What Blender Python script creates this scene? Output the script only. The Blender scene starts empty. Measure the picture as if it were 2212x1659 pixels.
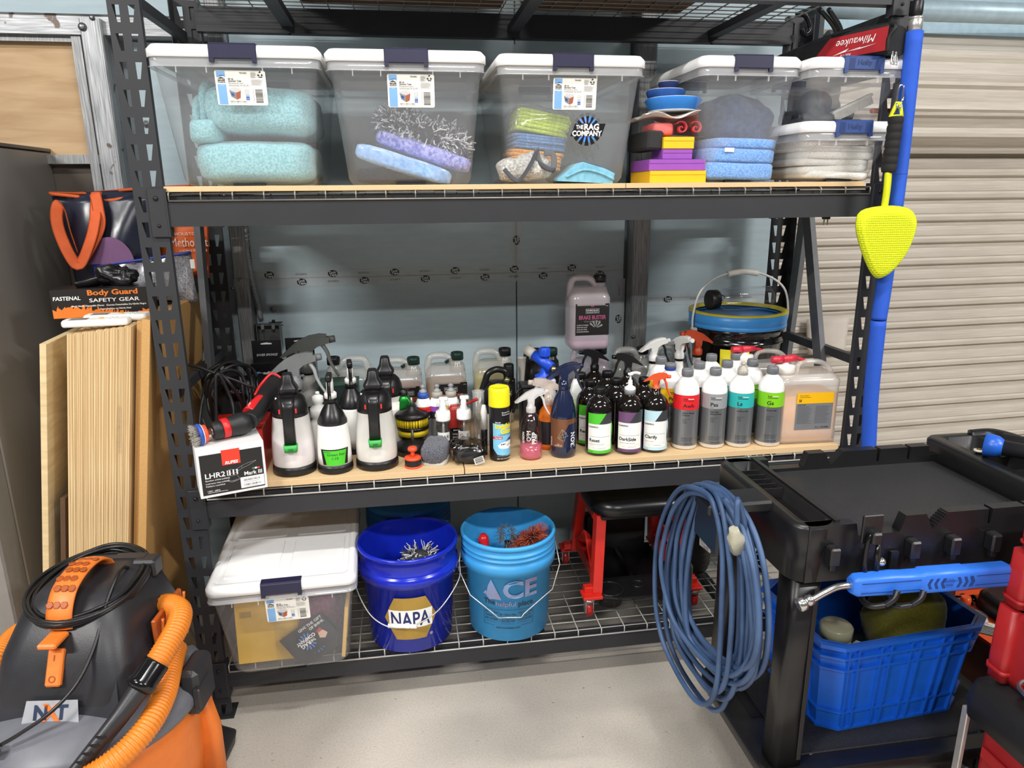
import bpy, bmesh, math, random
from mathutils import Vector, Matrix
random.seed(7)
D = bpy.data
SC = bpy.context.scene
COL = SC.collection
PI = math.pi
# ---------------------------------------------------------------- camera
FPX = 1548.626
CAM = Vector((0.70178, -2.12291, 1.66160))
R_WC = Matrix(((0.9882877, -0.1523495, -0.0087802), (-0.0477235, -0.2539058, -0.9660509), (0.1449480, 0.9551552, -0.2582027)))
cam = D.cameras.new('camera'); cam.sensor_width = 36.0; cam.lens = FPX/2212*36; cam.clip_start = .05
camo = D.objects.new('camera', cam); COL.objects.link(camo)
rw = R_WC.transposed() @ Matrix(((1,0,0),(0,-1,0),(0,0,-1)))
camo.matrix_world = Matrix.Translation(CAM) @ rw.to_4x4()
SC.camera = camo
# ---------------------------------------------------------------- world, lamps, exposure
wd = D.worlds.new('world'); SC.world = wd; wd.use_nodes = True
wd.node_tree.nodes['Background'].inputs[0].default_value = (.93, .96, 1, 1)
wd.node_tree.nodes['Background'].inputs[1].default_value = .11
def tube_light(x, y, z, lx, ly, w):
    l = D.lights.new('ceiling_tube', 'AREA'); l.shape = 'RECTANGLE'; l.size = lx; l.size_y = ly; l.energy = w; l.color = (1, .975, .94)
    o = D.objects.new('ceiling_tube', l); COL.objects.link(o); o.location = (x, y, z)
for lx_, ly_, w_ in ((-2.1,-1.3,30), (.9,-1.3,52), (3.9,-1.3,30), (-2.2,-3.2,225), (4.3,-3.2,205), (1.0,-4.4,120)):
    tube_light(lx_, ly_, 3.65, 1.25, .16, w_)
vs = SC.view_settings
vs.view_transform = 'Standard'; vs.look = 'None'; vs.gamma = 1; vs.use_curve_mapping = False; vs.exposure = .1
# ---------------------------------------------------------------- where a pixel's ray meets a real plane
def ray(px, py): return R_WC.transposed() @ Vector(((px-1106)/FPX, (py-829.5)/FPX, 1.0))
def onY(px, py, y): d = ray(px, py); return CAM + d*((y-CAM.y)/d.y)
def onZ(px, py, z): d = ray(px, py); return CAM + d*((z-CAM.z)/d.z)
def onX(px, py, x): d = ray(px, py); return CAM + d*((x-CAM.x)/d.x)
UP, MID, LOW = 1.685, .8185, .195
# ---------------------------------------------------------------- materials
MATS = {}
def S(c):   # sRGB hex -> linear
    if not isinstance(c, str): return tuple(c)+(1,)
    o = []
    for i in (0, 2, 4):
        x = int(c[i:i+2], 16)/255
        o.append(x/12.92 if x <= .04045 else ((x+.055)/1.055)**2.4)
    return tuple(o)+(1,)
def _new(key):
    m = D.materials.new(key); m.use_nodes = True; nt = m.node_tree
    return m, nt, nt.nodes['Principled BSDF'], nt.nodes['Material Output']
def N(nt, t, **kw):
    n = nt.nodes.new(t)
    for k, v in kw.items():
        if k in n.inputs: n.inputs[k].default_value = v
        else: setattr(n, k, v)
    return n
def M(c, rough=.5, metal=0., var=.06, scale=30., bump=0., bscale=200., alpha=1., emit=0, coat=0., sheen=0., stretch=None, c2=None, spec=.5):
    """solid procedural material: colour with a little noise, optional fine bump; alpha<1 = thin clear plastic"""
    key = repr((c, rough, metal, var, scale, bump, bscale, alpha, coat, sheen, stretch, c2, spec))
    if key in MATS: return MATS[key]
    m, nt, b, out = _new('m_%d' % len(MATS)); MATS[key] = m
    L = nt.links
    tc = N(nt, 'ShaderNodeTexCoord'); mp = N(nt, 'ShaderNodeMapping'); L.new(tc.outputs['Object'], mp.inputs[0])
    if stretch: mp.inputs['Scale'].default_value = stretch
    nz = N(nt, 'ShaderNodeTexNoise', Scale=scale, Detail=3.); L.new(mp.outputs[0], nz.inputs['Vector'])
    base = S(c)
    if c2: lo, hi = base, S(c2)
    else: lo = tuple(max(0, x*(1-var)) for x in base[:3])+(1,); hi = tuple(min(1, x*(1+var)) for x in base[:3])+(1,)
    r = N(nt, 'ShaderNodeValToRGB'); r.color_ramp.elements[0].color = lo; r.color_ramp.elements[1].color = hi
    r.color_ramp.elements[0].position = .35; r.color_ramp.elements[1].position = .65
    L.new(nz.outputs[0], r.inputs[0]); L.new(r.outputs[0], b.inputs['Base Color'])
    b.inputs['Roughness'].default_value = rough; b.inputs['Metallic'].default_value = metal
    b.inputs['Coat Weight'].default_value = coat; b.inputs['Sheen Weight'].default_value = sheen
    b.inputs['Specular IOR Level'].default_value = spec
    if bump:
        n2 = N(nt, 'ShaderNodeTexNoise', Scale=bscale, Detail=2.); L.new(mp.outputs[0], n2.inputs['Vector'])
        bp = N(nt, 'ShaderNodeBump', Strength=bump, Distance=.002); L.new(n2.outputs[0], bp.inputs['Height']); L.new(bp.outputs[0], b.inputs['Normal'])
    if alpha < 1:
        b.inputs['Alpha'].default_value = alpha
    return m
def sheen_fac(nt, base, edge):
    """reflectance of a thin wall: the same from both sides, rising towards grazing angles"""
    lw = N(nt, 'ShaderNodeLayerWeight', Blend=.5); pw = N(nt, 'ShaderNodeMath', operation='POWER'); pw.inputs[1].default_value = 4.
    ma = N(nt, 'ShaderNodeMath', operation='MULTIPLY_ADD'); ma.inputs[1].default_value = edge; ma.inputs[2].default_value = base
    nt.links.new(lw.outputs['Facing'], pw.inputs[0]); nt.links.new(pw.outputs[0], ma.inputs[0]); return ma
def MILK(c, a=.3, rough=.25, trans=.5):
    """translucent milky plastic wall: part clear, part scattering"""
    key = repr(('milk', c, a, rough, trans))
    if key in MATS: return MATS[key]
    m, nt, b, out = _new('milk_%d' % len(MATS)); MATS[key] = m; L = nt.links
    tr = N(nt, 'ShaderNodeBsdfTransparent'); tl = N(nt, 'ShaderNodeBsdfTranslucent', Color=S(c))
    b.inputs['Base Color'].default_value = S(c); b.inputs['Roughness'].default_value = rough
    nz = N(nt, 'ShaderNodeTexNoise', Scale=14.); tc = N(nt, 'ShaderNodeTexCoord'); L.new(tc.outputs['Object'], nz.inputs['Vector'])
    mr = N(nt, 'ShaderNodeMapRange'); mr.inputs[3].default_value = a*.9; mr.inputs[4].default_value = a*1.1
    L.new(nz.outputs[0], mr.inputs[0])
    x1 = N(nt, 'ShaderNodeMixShader', Fac=trans); L.new(b.outputs[0], x1.inputs[1]); L.new(tl.outputs[0], x1.inputs[2])
    x2 = N(nt, 'ShaderNodeMixShader'); L.new(mr.outputs[0], x2.inputs[0]); L.new(tr.outputs[0], x2.inputs[1]); L.new(x1.outputs[0], x2.inputs[2])
    fr = sheen_fac(nt, .035, .5); gl = N(nt, 'ShaderNodeBsdfGlossy', Roughness=rough*.5)
    x3 = N(nt, 'ShaderNodeMixShader'); L.new(fr.outputs[0], x3.inputs[0]); L.new(x2.outputs[0], x3.inputs[1]); L.new(gl.outputs[0], x3.inputs[2])
    L.new(x3.outputs[0], out.inputs[0])
    return m
def CLEAR(c='ffffff', ior=1.3, rough=.05):
    key = repr(('clear', c, ior, rough))
    if key in MATS: return MATS[key]
    m, nt, b, out = _new('clear_%d' % len(MATS)); MATS[key] = m; L = nt.links
    nz = N(nt, 'ShaderNodeTexNoise', Scale=9.); rr = N(nt, 'ShaderNodeMapRange'); rr.inputs[3].default_value = rough*.7; rr.inputs[4].default_value = rough*1.3
    L.new(nz.outputs[0], rr.inputs[0])
    tr = N(nt, 'ShaderNodeBsdfTransparent', Color=S(c)); gl = N(nt, 'ShaderNodeBsdfGlossy'); L.new(rr.outputs[0], gl.inputs['Roughness'])
    fr = sheen_fac(nt, .03+(ior-1.2)*.1, .6); x = N(nt, 'ShaderNodeMixShader')
    L.new(fr.outputs[0], x.inputs[0]); L.new(tr.outputs[0], x.inputs[1]); L.new(gl.outputs[0], x.inputs[2]); L.new(x.outputs[0], out.inputs[0])
    return m
# ---------------------------------------------------------------- mesh building
def crom(pts, n=6, closed=False):
    P = [Vector(p) for p in pts]; out = []; k = len(P)
    if k < 3 and not closed: return P
    for i in range(k if closed else k-1):
        a = P[(i-1) % k] if closed else P[max(i-1, 0)]; b = P[i]; c = P[(i+1) % k]; d = P[(i+2) % k] if closed else P[min(i+2, k-1)]
        for j in range(n):
            t = j/n
            out.append(.5*((2*b)+(c-a)*t+(2*a-5*b+4*c-d)*t*t+(3*b-a-3*c+d)*t**3))
    if not closed: out.append(P[-1])
    return out
def rrect(w, d, r, n=4, cx=0, cy=0):
    """rounded rectangle outline, counter-clockwise"""
    r = min(r, w/2-1e-5, d/2-1e-5); o = []
    for sx, sy, a0 in ((1,1,0), (-1,1,90), (-1,-1,180), (1,-1,270)):
        for i in range(n+1):
            a = math.radians(a0+90*i/n)
            o.append((cx+sx*(w/2-r)+r*math.cos(a), cy+sy*(d/2-r)+r*math.sin(a)))
    return o
class MB:
    def __init__(s): s.v = []; s.f = []; s.m = []; s.sm = []
    def add(s, vs, fs, mi=0, smooth=False, X=None):
        o = len(s.v)
        s.v += [tuple(X @ Vector(p)) if X else tuple(p) for p in vs]
        s.f += [tuple(i+o for i in f) for f in fs]; s.m += [mi]*len(fs); s.sm += [smooth]*len(fs)
        return s
    def box(s, c, sz, X=None, mi=0, bev=0.):
        x, y, z = c; a, b, h = sz[0]/2, sz[1]/2, sz[2]/2
        if bev > 0:
            bev = min(bev, a*.9, b*.9, h*.9)
            return s.rloft([(z-h, 2*(a-bev), 2*(b-bev), .0, x, y), (z-h+bev, 2*a, 2*b, bev, x, y), (z+h-bev, 2*a, 2*b, bev, x, y), (z+h, 2*(a-bev), 2*(b-bev), .0, x, y)], n=1, X=X, mi=mi, smooth=False)
        vs = [(x+i*a, y+j*b, z+k*h) for k in (-1, 1) for i, j in ((-1,-1), (1,-1), (1,1), (-1,1))]
        return s.add(vs, [(3,2,1,0), (4,5,6,7), (0,1,5,4), (1,2,6,5), (2,3,7,6), (3,0,4,7)], mi, False, X)
    def loft(s, secs, cap0=True, cap1=True, closed=True, mi=0, smooth=True, X=None):
        n = len(secs[0]); vs = [p for sec in secs for p in sec]; fs = []
        for k in range(len(secs)-1):
            for i in range(n if closed else n-1):
                j = (i+1) % n; fs.append((k*n+i, k*n+j, (k+1)*n+j, (k+1)*n+i))
        s.add(vs, fs, mi, smooth, X)
        if cap0: s.add(secs[0], [tuple(range(n-1, -1, -1))], mi, False, X)
        if cap1: s.add(secs[-1], [tuple(range(n))], mi, False, X)
        return s
    def rloft(s, secs, n=4, cap0=True, cap1=True, mi=0, smooth=True, X=None):
        """stack of rounded rectangles (z, w, d, r[, cx, cy])"""
        L = []
        for q in secs:
            z, w, d, r = q[:4]; cx, cy = (q[4], q[5]) if len(q) > 4 else (0, 0)
            L.append([(x, y, z) for x, y in rrect(w, d, max(r, 1e-4), n, cx, cy)])
        return s.loft(L, cap0, cap1, True, mi, smooth, X)
    def lathe(s, prof, n=24, c=(0,0,0), mi=0, smooth=True, X=None, cap=True, a0=0, a1=2*PI):
        full = abs(a1-a0-2*PI) < 1e-6; L = []
        k = n if full else n+1
        for r, z in prof:
            L.append([(c[0]+r*math.cos(a0+(a1-a0)*i/n), c[1]+r*math.sin(a0+(a1-a0)*i/n), c[2]+z) for i in range(k)])
        return s.loft(L, cap and prof[0][0] > 1e-6, cap and prof[-1][0] > 1e-6, full, mi, smooth, X)
    def cyl(s, p0, p1, r0, r1=None, n=16, mi=0, smooth=True, cap=True):
        p0, p1 = Vector(p0), Vector(p1); r1 = r0 if r1 is None else r1
        q = (p1-p0).to_track_quat('Z', 'Y').to_matrix().to_4x4(); q.translation = p0; h = (p1-p0).length
        return s.lathe([(r0, 0), (r1, h)], n, mi=mi, smooth=smooth, X=q, cap=cap)
    def tube(s, pts, r, n=8, seg=5, closed=False, mi=0, spline=True, cap=True, sq=None):
        P = crom(pts, seg, closed) if spline else [Vector(p) for p in pts]
        k = len(P); L = []; up = None
        for i in range(k):
            t = (P[(i+1) % k]-P[i-1]) if closed else (P[min(i+1, k-1)]-P[max(i-1, 0)])
            if t.length < 1e-9: t = Vector((0,0,1))
            t.normalize()
            if up is None: up = t.orthogonal().normalized() if sq is None else (Vector(sq)-t*t.dot(Vector(sq))).normalized()
            else:
                up = up-t*up.dot(t); up = up.normalized() if up.length > 1e-6 else t.orthogonal().normalized()
            b = t.cross(up); rr = r(i/(k-1)) if callable(r) else r
            ra, rb = rr if isinstance(rr, tuple) else (rr, rr)
            L.append([tuple(P[i]+up*(ra*math.cos(2*PI*j/n))+b*(rb*math.sin(2*PI*j/n))) for j in range(n)])
        if closed: L.append(L[0])
        return s.loft(L, cap and not closed, cap and not closed, True, mi, True)
    def bar(s, p0, p1, w, h, up=(0,0,1), mi=0, X=None):
        """rectangular bar between two points; w across, h along up"""
        p0, p1, up = Vector(p0), Vector(p1), Vector(up); t = (p1-p0).normalized(); sd = t.cross(up).normalized(); u = sd.cross(t)
        vs = [tuple(p+sd*(i*w/2)+u*(j*h/2)) for p in (p0, p1) for i, j in ((-1,-1), (1,-1), (1,1), (-1,1))]
        return s.add(vs, [(0,1,2,3), (7,6,5,4), (0,4,5,1), (1,5,6,2), (2,6,7,3), (3,7,4,0)], mi, False, X)
    def prism(s, poly, z0, z1, X=None, mi=0, smooth=False):
        """2-D outline extruded z0..z1 (local z)"""
        n = len(poly); vs = [(x, y, z0) for x, y in poly]+[(x, y, z1) for x, y in poly]
        fs = [tuple(range(n-1, -1, -1)), tuple(range(n, 2*n))]
        s.add(vs, fs, mi, False, X)
        s.add(vs, [(i, (i+1) % n, n+(i+1) % n, n+i) for i in range(n)], mi, smooth, X)
        return s
    def ball(s, c, r, n=16, mi=0, X=None):
        rx, ry, rz = r if isinstance(r, (tuple, list)) else (r, r, r); k = max(6, n//2); L = []
        for i in range(1, k):
            a = PI*i/k-PI/2
            L.append([(c[0]+rx*math.cos(a)*math.cos(2*PI*j/n), c[1]+ry*math.cos(a)*math.sin(2*PI*j/n), c[2]+rz*math.sin(a)) for j in range(n)])
        return s.loft(L, True, True, True, mi, True, X)
    def grid(s, fn, nu, nv, mi=0, smooth=True, X=None):
        vs = [fn(i/nu, j/nv) for j in range(nv+1) for i in range(nu+1)]; k = nu+1
        return s.add(vs, [(j*k+i, j*k+i+1, (j+1)*k+i+1, (j+1)*k+i) for j in range(nv) for i in range(nu)], mi, smooth, X)
    def mesh(s, name, mats):
        me = D.meshes.new(name); me.from_pydata(s.v, [], s.f)
        for m in (mats if isinstance(mats, (list, tuple)) else [mats]): me.materials.append(m)
        me.polygons.foreach_set('material_index', s.m); me.polygons.foreach_set('use_smooth', s.sm)
        bm = bmesh.new(); bm.from_mesh(me); bmesh.ops.remove_doubles(bm, verts=bm.verts, dist=1e-5)
        bmesh.ops.recalc_face_normals(bm, faces=bm.faces)
        bm.to_mesh(me); bm.free(); me.update()
        return me
def obj(name, mb, mats, parent=None, loc=None, rot=None, label=None):
    me = mb.mesh(name, mats) if isinstance(mb, MB) else mb
    o = D.objects.new(name, me); COL.objects.link(o)
    if parent: o.parent = parent
    if loc is not None: o.location = loc
    if rot is not None: o.rotation_euler = rot
    if label: o['label'] = label
    return o
def tag(o, label, cat, group=None, kind=None):
    o['label'] = label
    if cat: o['category'] = cat
    if group: o['group'] = group
    if kind: o['kind'] = kind
    return o
def T(name, label, cat, loc=(0,0,0), rz=0., group=None, rot=None):
    o = D.objects.new(name, None); COL.objects.link(o); o.location = loc; o.empty_display_size = .05
    o.rotation_euler = rot if rot else (0, 0, rz)
    return tag(o, label, cat, group)
def struct(o): o['kind'] = 'structure'; return o
def dup(o, label=None, loc=None, rz=None, parent=None, group=None):
    c = o.copy(); COL.objects.link(c); c.parent = parent
    if label: c['label'] = label
    if loc is not None: c.location = loc
    if rz is not None: c.rotation_euler = (0, 0, rz)
    if group: c['group'] = group
    for ch in list(o.children): dup(ch, parent=c)
    return c
def mod(o, t, **kw):
    m = o.modifiers.new(t.lower(), t)
    for k, v in kw.items(): setattr(m, k, v)
    return m
# ---------------------------------------------------------------- flat print on flat or round surfaces
class Flat:
    def __init__(s, o, x, y):
        s.o, s.x, s.y = Vector(o), Vector(x).normalized(), Vector(y).normalized(); s.n = s.x.cross(s.y)
        s.step = 9
    def p(s, u, v, h): return s.o+s.x*u+s.y*v+s.n*h
class Round:
    """print around a vertical axis; a0 = direction the print's middle faces; r may depend on height"""
    def __init__(s, r, a0=-PI/2, c=(0,0), z=0.):
        s.r = r if callable(r) else (lambda v, r=r: r); s.a0, s.c, s.z = a0, c, z; s.step = s.r(0)*.16
    def p(s, u, v, h):
        r = s.r(v); a = s.a0+u/s.r(0); q = r+h
        return Vector((s.c[0]+q*math.cos(a), s.c[1]+q*math.sin(a), s.z+v))
def clip(poly, ax, lo, hi):
    for val, sg in ((lo, 1), (hi, -1)):
        out = []
        for i in range(len(poly)):
            a, b = poly[i-1], poly[i]; da, db = (a[ax]-val)*sg, (b[ax]-val)*sg
            if (da >= 0) != (db >= 0):
                t = da/(da-db); out.append((a[0]+(b[0]-a[0])*t, a[1]+(b[1]-a[1])*t))
            if db >= 0: out.append(b)
        poly = out
        if not poly: return []
    return poly
def patch(fr, poly, mat, parent, name='print', h=.0004, label=None, mb=None, mi=0):
    """a printed shape: convex outline (u, v) laid on the frame"""
    if len(poly) == 4 and not isinstance(poly[0], (tuple, list)):
        a, b, c, d = poly; poly = [(a, b), (c, b), (c, d), (a, d)]
    own = mb is None; mb = mb or MB(); lo = min(p[0] for p in poly); hi = max(p[0] for p in poly)
    k = max(1, int(math.ceil((hi-lo)/fr.step)))
    for i in range(k):
        q = clip(poly, 0, lo+(hi-lo)*i/k, lo+(hi-lo)*(i+1)/k)
        if len(q) >= 3: mb.add([fr.p(u, v, h) for u, v in q], [tuple(range(len(q)))], mi, not isinstance(fr, Flat))
    if own: return obj(name, nodbl(mb, name, mat), None, parent, label=label)
def nodbl(mb, name, mats):
    me = D.meshes.new(name); me.from_pydata(mb.v, [], mb.f)
    for m in (mats if isinstance(mats, (list, tuple)) else [mats]): me.materials.append(m)
    me.polygons.foreach_set('material_index', mb.m); me.update(); return me
_TX = {}
def glyphs(s, size, bold=0., shear=0., res=3, sx=1.):
    key = (s, size, bold, shear, res, sx)
    if key not in _TX:
        cu = D.curves.new('t', 'FONT'); cu.body = s; cu.size = size; cu.offset = bold*size; cu.shear = shear; cu.resolution_u = res
        cu.align_x = 'CENTER'; cu.align_y = 'CENTER'
        o = D.objects.new('t', cu); me = D.meshes.new_from_object(o)
        _TX[key] = ([(v.co.x*sx, v.co.y) for v in me.vertices], [tuple(p.vertices) for p in me.polygons])
        D.objects.remove(o); D.meshes.remove(me); D.curves.remove(cu)
    return _TX[key]
def txt(fr, s, u, v, size, mat, parent=None, h=.0008, bold=0., shear=0., rot=0., sx=1., left=False, name='lettering', mb=None, mi=0, res=3, w=None):
    """lettering at (u, v); w = exact width to stretch to"""
    vs, fs = glyphs(s, size, bold, shear, res, sx)
    if not vs: return
    x0 = min(p[0] for p in vs); x1 = max(p[0] for p in vs); y0 = min(p[1] for p in vs); y1 = max(p[1] for p in vs)
    k = w/(x1-x0) if w else 1.; mx, my = (x0+x1)/2, (y0+y1)/2
    if left: mx = x0
    ca, sa = math.cos(rot), math.sin(rot); own = mb is None; mb = mb or MB(); P = []
    for x, y in vs:
        x, y = (x-mx)*k, y-my
        P.append(fr.p(u+x*ca-y*sa, v+x*sa+y*ca, h))
    mb.add(P, fs, mi)
    if own: return obj(name, nodbl(mb, name, mat), None, parent)
def prints(items, fr, parent, mats, name='lettering', h=.0008):
    """many pieces of flat print joined as one printed layer: items = ('t', s, u, v, size, mi, {...}) / ('r', (u0,v0,u1,v1), mi) / ('p', poly, mi)"""
    mb = MB()
    for it in items:
        if it[0] == 't':
            kw = dict(it[6]) if len(it) > 6 else {}
            txt(fr, it[1], it[2], it[3], it[4], None, mb=mb, mi=it[5], h=h+.0004, **kw)
        else: patch(fr, it[1], None, None, h=h, mb=mb, mi=it[2])
    return obj(name, nodbl(mb, name, mats), None, parent)
# ================================================================ SETTING
YW = .78
def tex_floor():
    m, nt, b, out = _new('concrete'); L = nt.links
    tc = N(nt, 'ShaderNodeTexCoord')
    n1 = N(nt, 'ShaderNodeTexNoise', Scale=2.2, Detail=6.); n2 = N(nt, 'ShaderNodeTexNoise', Scale=150., Detail=5.); n3 = N(nt, 'ShaderNodeTexNoise', Scale=48., Detail=2.)
    vo = N(nt, 'ShaderNodeTexVoronoi', Scale=26.)
    for n in (n1, n2, n3, vo): L.new(tc.outputs['Object'], n.inputs['Vector'])
    r1 = N(nt, 'ShaderNodeValToRGB'); e = r1.color_ramp.elements; e[0].color = S('b3ada4'); e[1].color = S('c9c2b7'); e[0].position = .3; e[1].position = .7; L.new(n1.outputs[0], r1.inputs[0])
    r2 = N(nt, 'ShaderNodeValToRGB'); e = r2.color_ramp.elements; e[0].color = (.80,.79,.78,1); e[1].color = (1,1,1,1); e[0].position = .32; e[1].position = .6; L.new(n2.outputs[0], r2.inputs[0])
    r3 = N(nt, 'ShaderNodeValToRGB'); e = r3.color_ramp.elements; e[0].color = (.55,.53,.5,1); e[1].color = (1,1,1,1); e[0].position = .035; e[1].position = .06; L.new(vo.outputs['Distance'], r3.inputs[0])
    r4 = N(nt, 'ShaderNodeValToRGB'); e = r4.color_ramp.elements; e[0].color = (.45,.43,.41,1); e[1].color = (1,1,1,1); e[0].position = .25; e[1].position = .285; L.new(n3.outputs[0], r4.inputs[0])
    prev = r1.outputs[0]
    for r, f in ((r2, .7), (r3, .6), (r4, .8)):
        mx = N(nt, 'ShaderNodeMix', data_type='RGBA', blend_type='MULTIPLY'); mx.inputs[0].default_value = f
        L.new(prev, mx.inputs[6]); L.new(r.outputs[0], mx.inputs[7]); prev = mx.outputs[2]
    L.new(prev, b.inputs['Base Color']); b.inputs['Roughness'].default_value = .62
    bp = N(nt, 'ShaderNodeBump', Strength=.12, Distance=.004); L.new(n2.outputs[0], bp.inputs['Height']); L.new(bp.outputs[0], b.inputs['Normal'])
    return m
def tex_galv(streak=(60, 60, 3), c1='7f8285', c2='c3c6c8', rust=True):
    m, nt, b, out = _new('galvanised'); L = nt.links
    tc = N(nt, 'ShaderNodeTexCoord'); mp = N(nt, 'ShaderNodeMapping'); mp.inputs['Scale'].default_value = streak; L.new(tc.outputs['Object'], mp.inputs[0])
    n1 = N(nt, 'ShaderNodeTexNoise', Scale=3., Detail=6.); L.new(mp.outputs[0], n1.inputs['Vector'])
    r1 = N(nt, 'ShaderNodeValToRGB'); e = r1.color_ramp.elements; e[0].color = S(c1); e[1].color = S(c2); e[0].position = .3; e[1].position = .68; L.new(n1.outputs[0], r1.inputs[0])
    prev = r1.outputs[0]
    if rust:
        n2 = N(nt, 'ShaderNodeTexNoise', Scale=16., Detail=5.); L.new(tc.outputs['Object'], n2.inputs['Vector'])
        r2 = N(nt, 'ShaderNodeValToRGB'); e = r2.color_ramp.elements; e[0].position = .655; e[1].position = .69; e[0].color = (0,0,0,1); e[1].color = (1,1,1,1); L.new(n2.outputs[0], r2.inputs[0])
        mx = N(nt, 'ShaderNodeMix', data_type='RGBA'); L.new(r2.outputs[0], mx.inputs[0]); L.new(prev, mx.inputs[6]); mx.inputs[7].default_value = S('6a5f58'); prev = mx.outputs[2]
    L.new(prev, b.inputs['Base Color']); b.inputs['Metallic'].default_value = .55; b.inputs['Roughness'].default_value = .45
    return m
def tex_wood(c1, c2, scale=(1, 14, 1), k=5., rough=.6):
    m, nt, b, out = _new('wood'); L = nt.links
    tc = N(nt, 'ShaderNodeTexCoord'); mp = N(nt, 'ShaderNodeMapping'); mp.inputs['Scale'].default_value = scale; L.new(tc.outputs['Object'], mp.inputs[0])
    n1 = N(nt, 'ShaderNodeTexNoise', Scale=k, Detail=6., Distortion=.6); L.new(mp.outputs[0], n1.inputs['Vector'])
    r1 = N(nt, 'ShaderNodeValToRGB'); e = r1.color_ramp.elements; e[0].color = S(c1); e[1].color = S(c2); e[0].position = .28; e[1].position = .66; L.new(n1.outputs[0], r1.inputs[0])
    L.new(r1.outputs[0], b.inputs['Base Color']); b.inputs['Roughness'].default_value = rough
    return m
FOAM = M('b7cad2', .62, var=.035, scale=9, bump=.05, bscale=40, stretch=(1, 1, 6))
GALV = tex_galv(); GALVX = tex_galv((3, 60, 60)); GALVD = tex_galv((90, 90, 4), '77797b', 'b0b2b3', False)
struct(obj('floor', MB().add([(-4,-6,0), (7,-6,0), (7,1.5,0), (-4,1.5,0)], [(0,1,2,3)]), tex_floor()))
# back wall: blue foam insulation boards between steel studs
wb = MB().box((-.855, YW+.06, 1.8), (6.29, .04, 3.6))
wall = struct(obj('wall_back', wb, M('8b949a', .7)))
def foam(x0, x1, z0, z1):
    obj('foam_panel', MB().box(((x0+x1)/2, YW+.02, (z0+z1)/2), (x1-x0-.004, .04, z1-z0-.003), bev=.003), FOAM, wall)
for x0, x1, z0, z1 in ((-.2,.08,0,2.185), (.13,1.165,0,1.345), (.13,1.165,1.345,2.6), (1.165,1.62,1.345,2.6), (1.165,1.62,0,1.345), (1.71,2.29,0,1.222), (1.71,2.29,1.222,2.6), (-1.1,.08,2.26,3.55), (-2.3,-1.1,2.26,3.55), (-4.0,-2.3,2.26,3.55)):
    foam(x0, x1, z0, z1)
# tape with printed ovals
TAPE = M('dfe6e9', .16, var=.03, alpha=.5); INK = M('131517', .5, var=0.)
TW = M('dfe6e8', .5, var=0.)
def tape(x0, z0, x1, z1, w, n0=0., both=True):
    d = Vector((x1-x0, 0, z1-z0)); ln = d.length; fr = Flat((x0, YW-.0012, z0), d, Vector((0,0,1)) if abs(d.x) > abs(d.z) else Vector((-1,0,0)))
    t = obj('tape', MB().grid(lambda u, v: fr.p(u*ln, (v-.5)*w, .0006*math.sin(u*ln*70)*math.sin(v*9)+.0002), max(8, int(ln*40)), 4), TAPE, wall)
    it = []; u = n0; k = 0
    while u < ln-.02:
        for row, off in (((w*.28, 0), (-w*.2, .5)) if both else ((0, 0),)):
            uu = u+off*.24
            if uu > ln-.025: continue
            vv = row
            it.append(('p', [(uu+.0165*math.cos(a)*1.1, vv+.0135*math.sin(a)) for a in [2*PI*i/18 for i in range(18)]], 0))
            it.append(('t', 'Tuck', uu-.001, vv+.005, .0135, 1, dict(bold=.02))); it.append(('t', 'Tape', uu+.001, vv-.006, .0135, 1, dict(bold=.02)))
            if uu+.15 < ln:
                for q in (.0025, -.0015): it.append(('t', 'CONSTRUCTION SHEATHING TAPE' if q > 0 else 'RUBAN POUR REVETEMENT CCMC', uu+.12, vv+q, .0042, 0, dict(res=1, w=.042)))
        u += .24
    prints(it, fr, t, [INK, TW], h=.0014)
tape(.135, 1.3435, 1.615, 1.3425, .062, .06)
tape(1.165, 1.375, 1.165, 2.2, .052, .10, False)
tape(1.60, 1.0, 1.60, 1.31, .05, .14, False)
tape(1.715, 1.218, 2.3, 1.214, .05, .10, False)
for p in ((590, 668, .006), (316, 268, .006)):
    q = onY(p[0], p[1], YW-.002); obj('washer_screw', MB().lathe([(.013, 0), (.012, .002), (.004, .0025), (.004, .004), (0, .0045)], 20, X=Matrix.Translation(q) @ Matrix.Rotation(PI/2, 4, 'X')), GALV, wall)
# steel studs and girt (channel sections with lips)
def channel(x, w, z0, z1, yf, dep, name, mat):
    m = MB(); o = [(-w/2, dep), (-w/2, 0.004), (-w/2+.004, 0), (w/2-.004, 0), (w/2, .004), (w/2, dep), (w/2-.003, dep), (w/2-.003, .004), (-w/2+.003, .004), (-w/2+.003, dep)]
    m.prism(o, z0, z1, Matrix.Translation((x, yf, 0)))
    for s in (-1, 1): m.box((x+s*w*.36, yf-.0006, (z0+z1)/2), (.003, .0016, z1-z0))
    return struct(obj(name, m, mat))
s1 = channel(-.287, .068, 0, 2.235, .683, .095, 'trim_1', GALV)
s2 = channel(.105, .052, 0, 2.6, .70, .08, 'trim_2', GALVD)
s3 = channel(1.664, .07, 0, 2.6, .70, .08, 'trim_3', GALVD)
def bolt(p, r, parent, ax='Y', name='bolt', mat=None):
    X = Matrix.Translation(p) @ (Matrix.Rotation(PI/2, 4, 'X') if ax == 'Y' else Matrix.Identity(4))
    return obj(name, MB().lathe([(r*1.5, 0), (r*1.5, r*.25), (r, r*.3), (r, r*.9), (r*.6, r*1.1), (0, r*1.1)], 14, X=X), mat or M('8f9295', .35, .8), parent)
bolt(onY(178, 58, .682), .009, s1); bolt(onY(199, 38, .682), .006, s1); bolt(onY(518, 605, .699), .006, s2); bolt(onY(502, 622, .699), .005, s2)
bolt(onY(1368, 727, .698), .006, s3)
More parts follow.
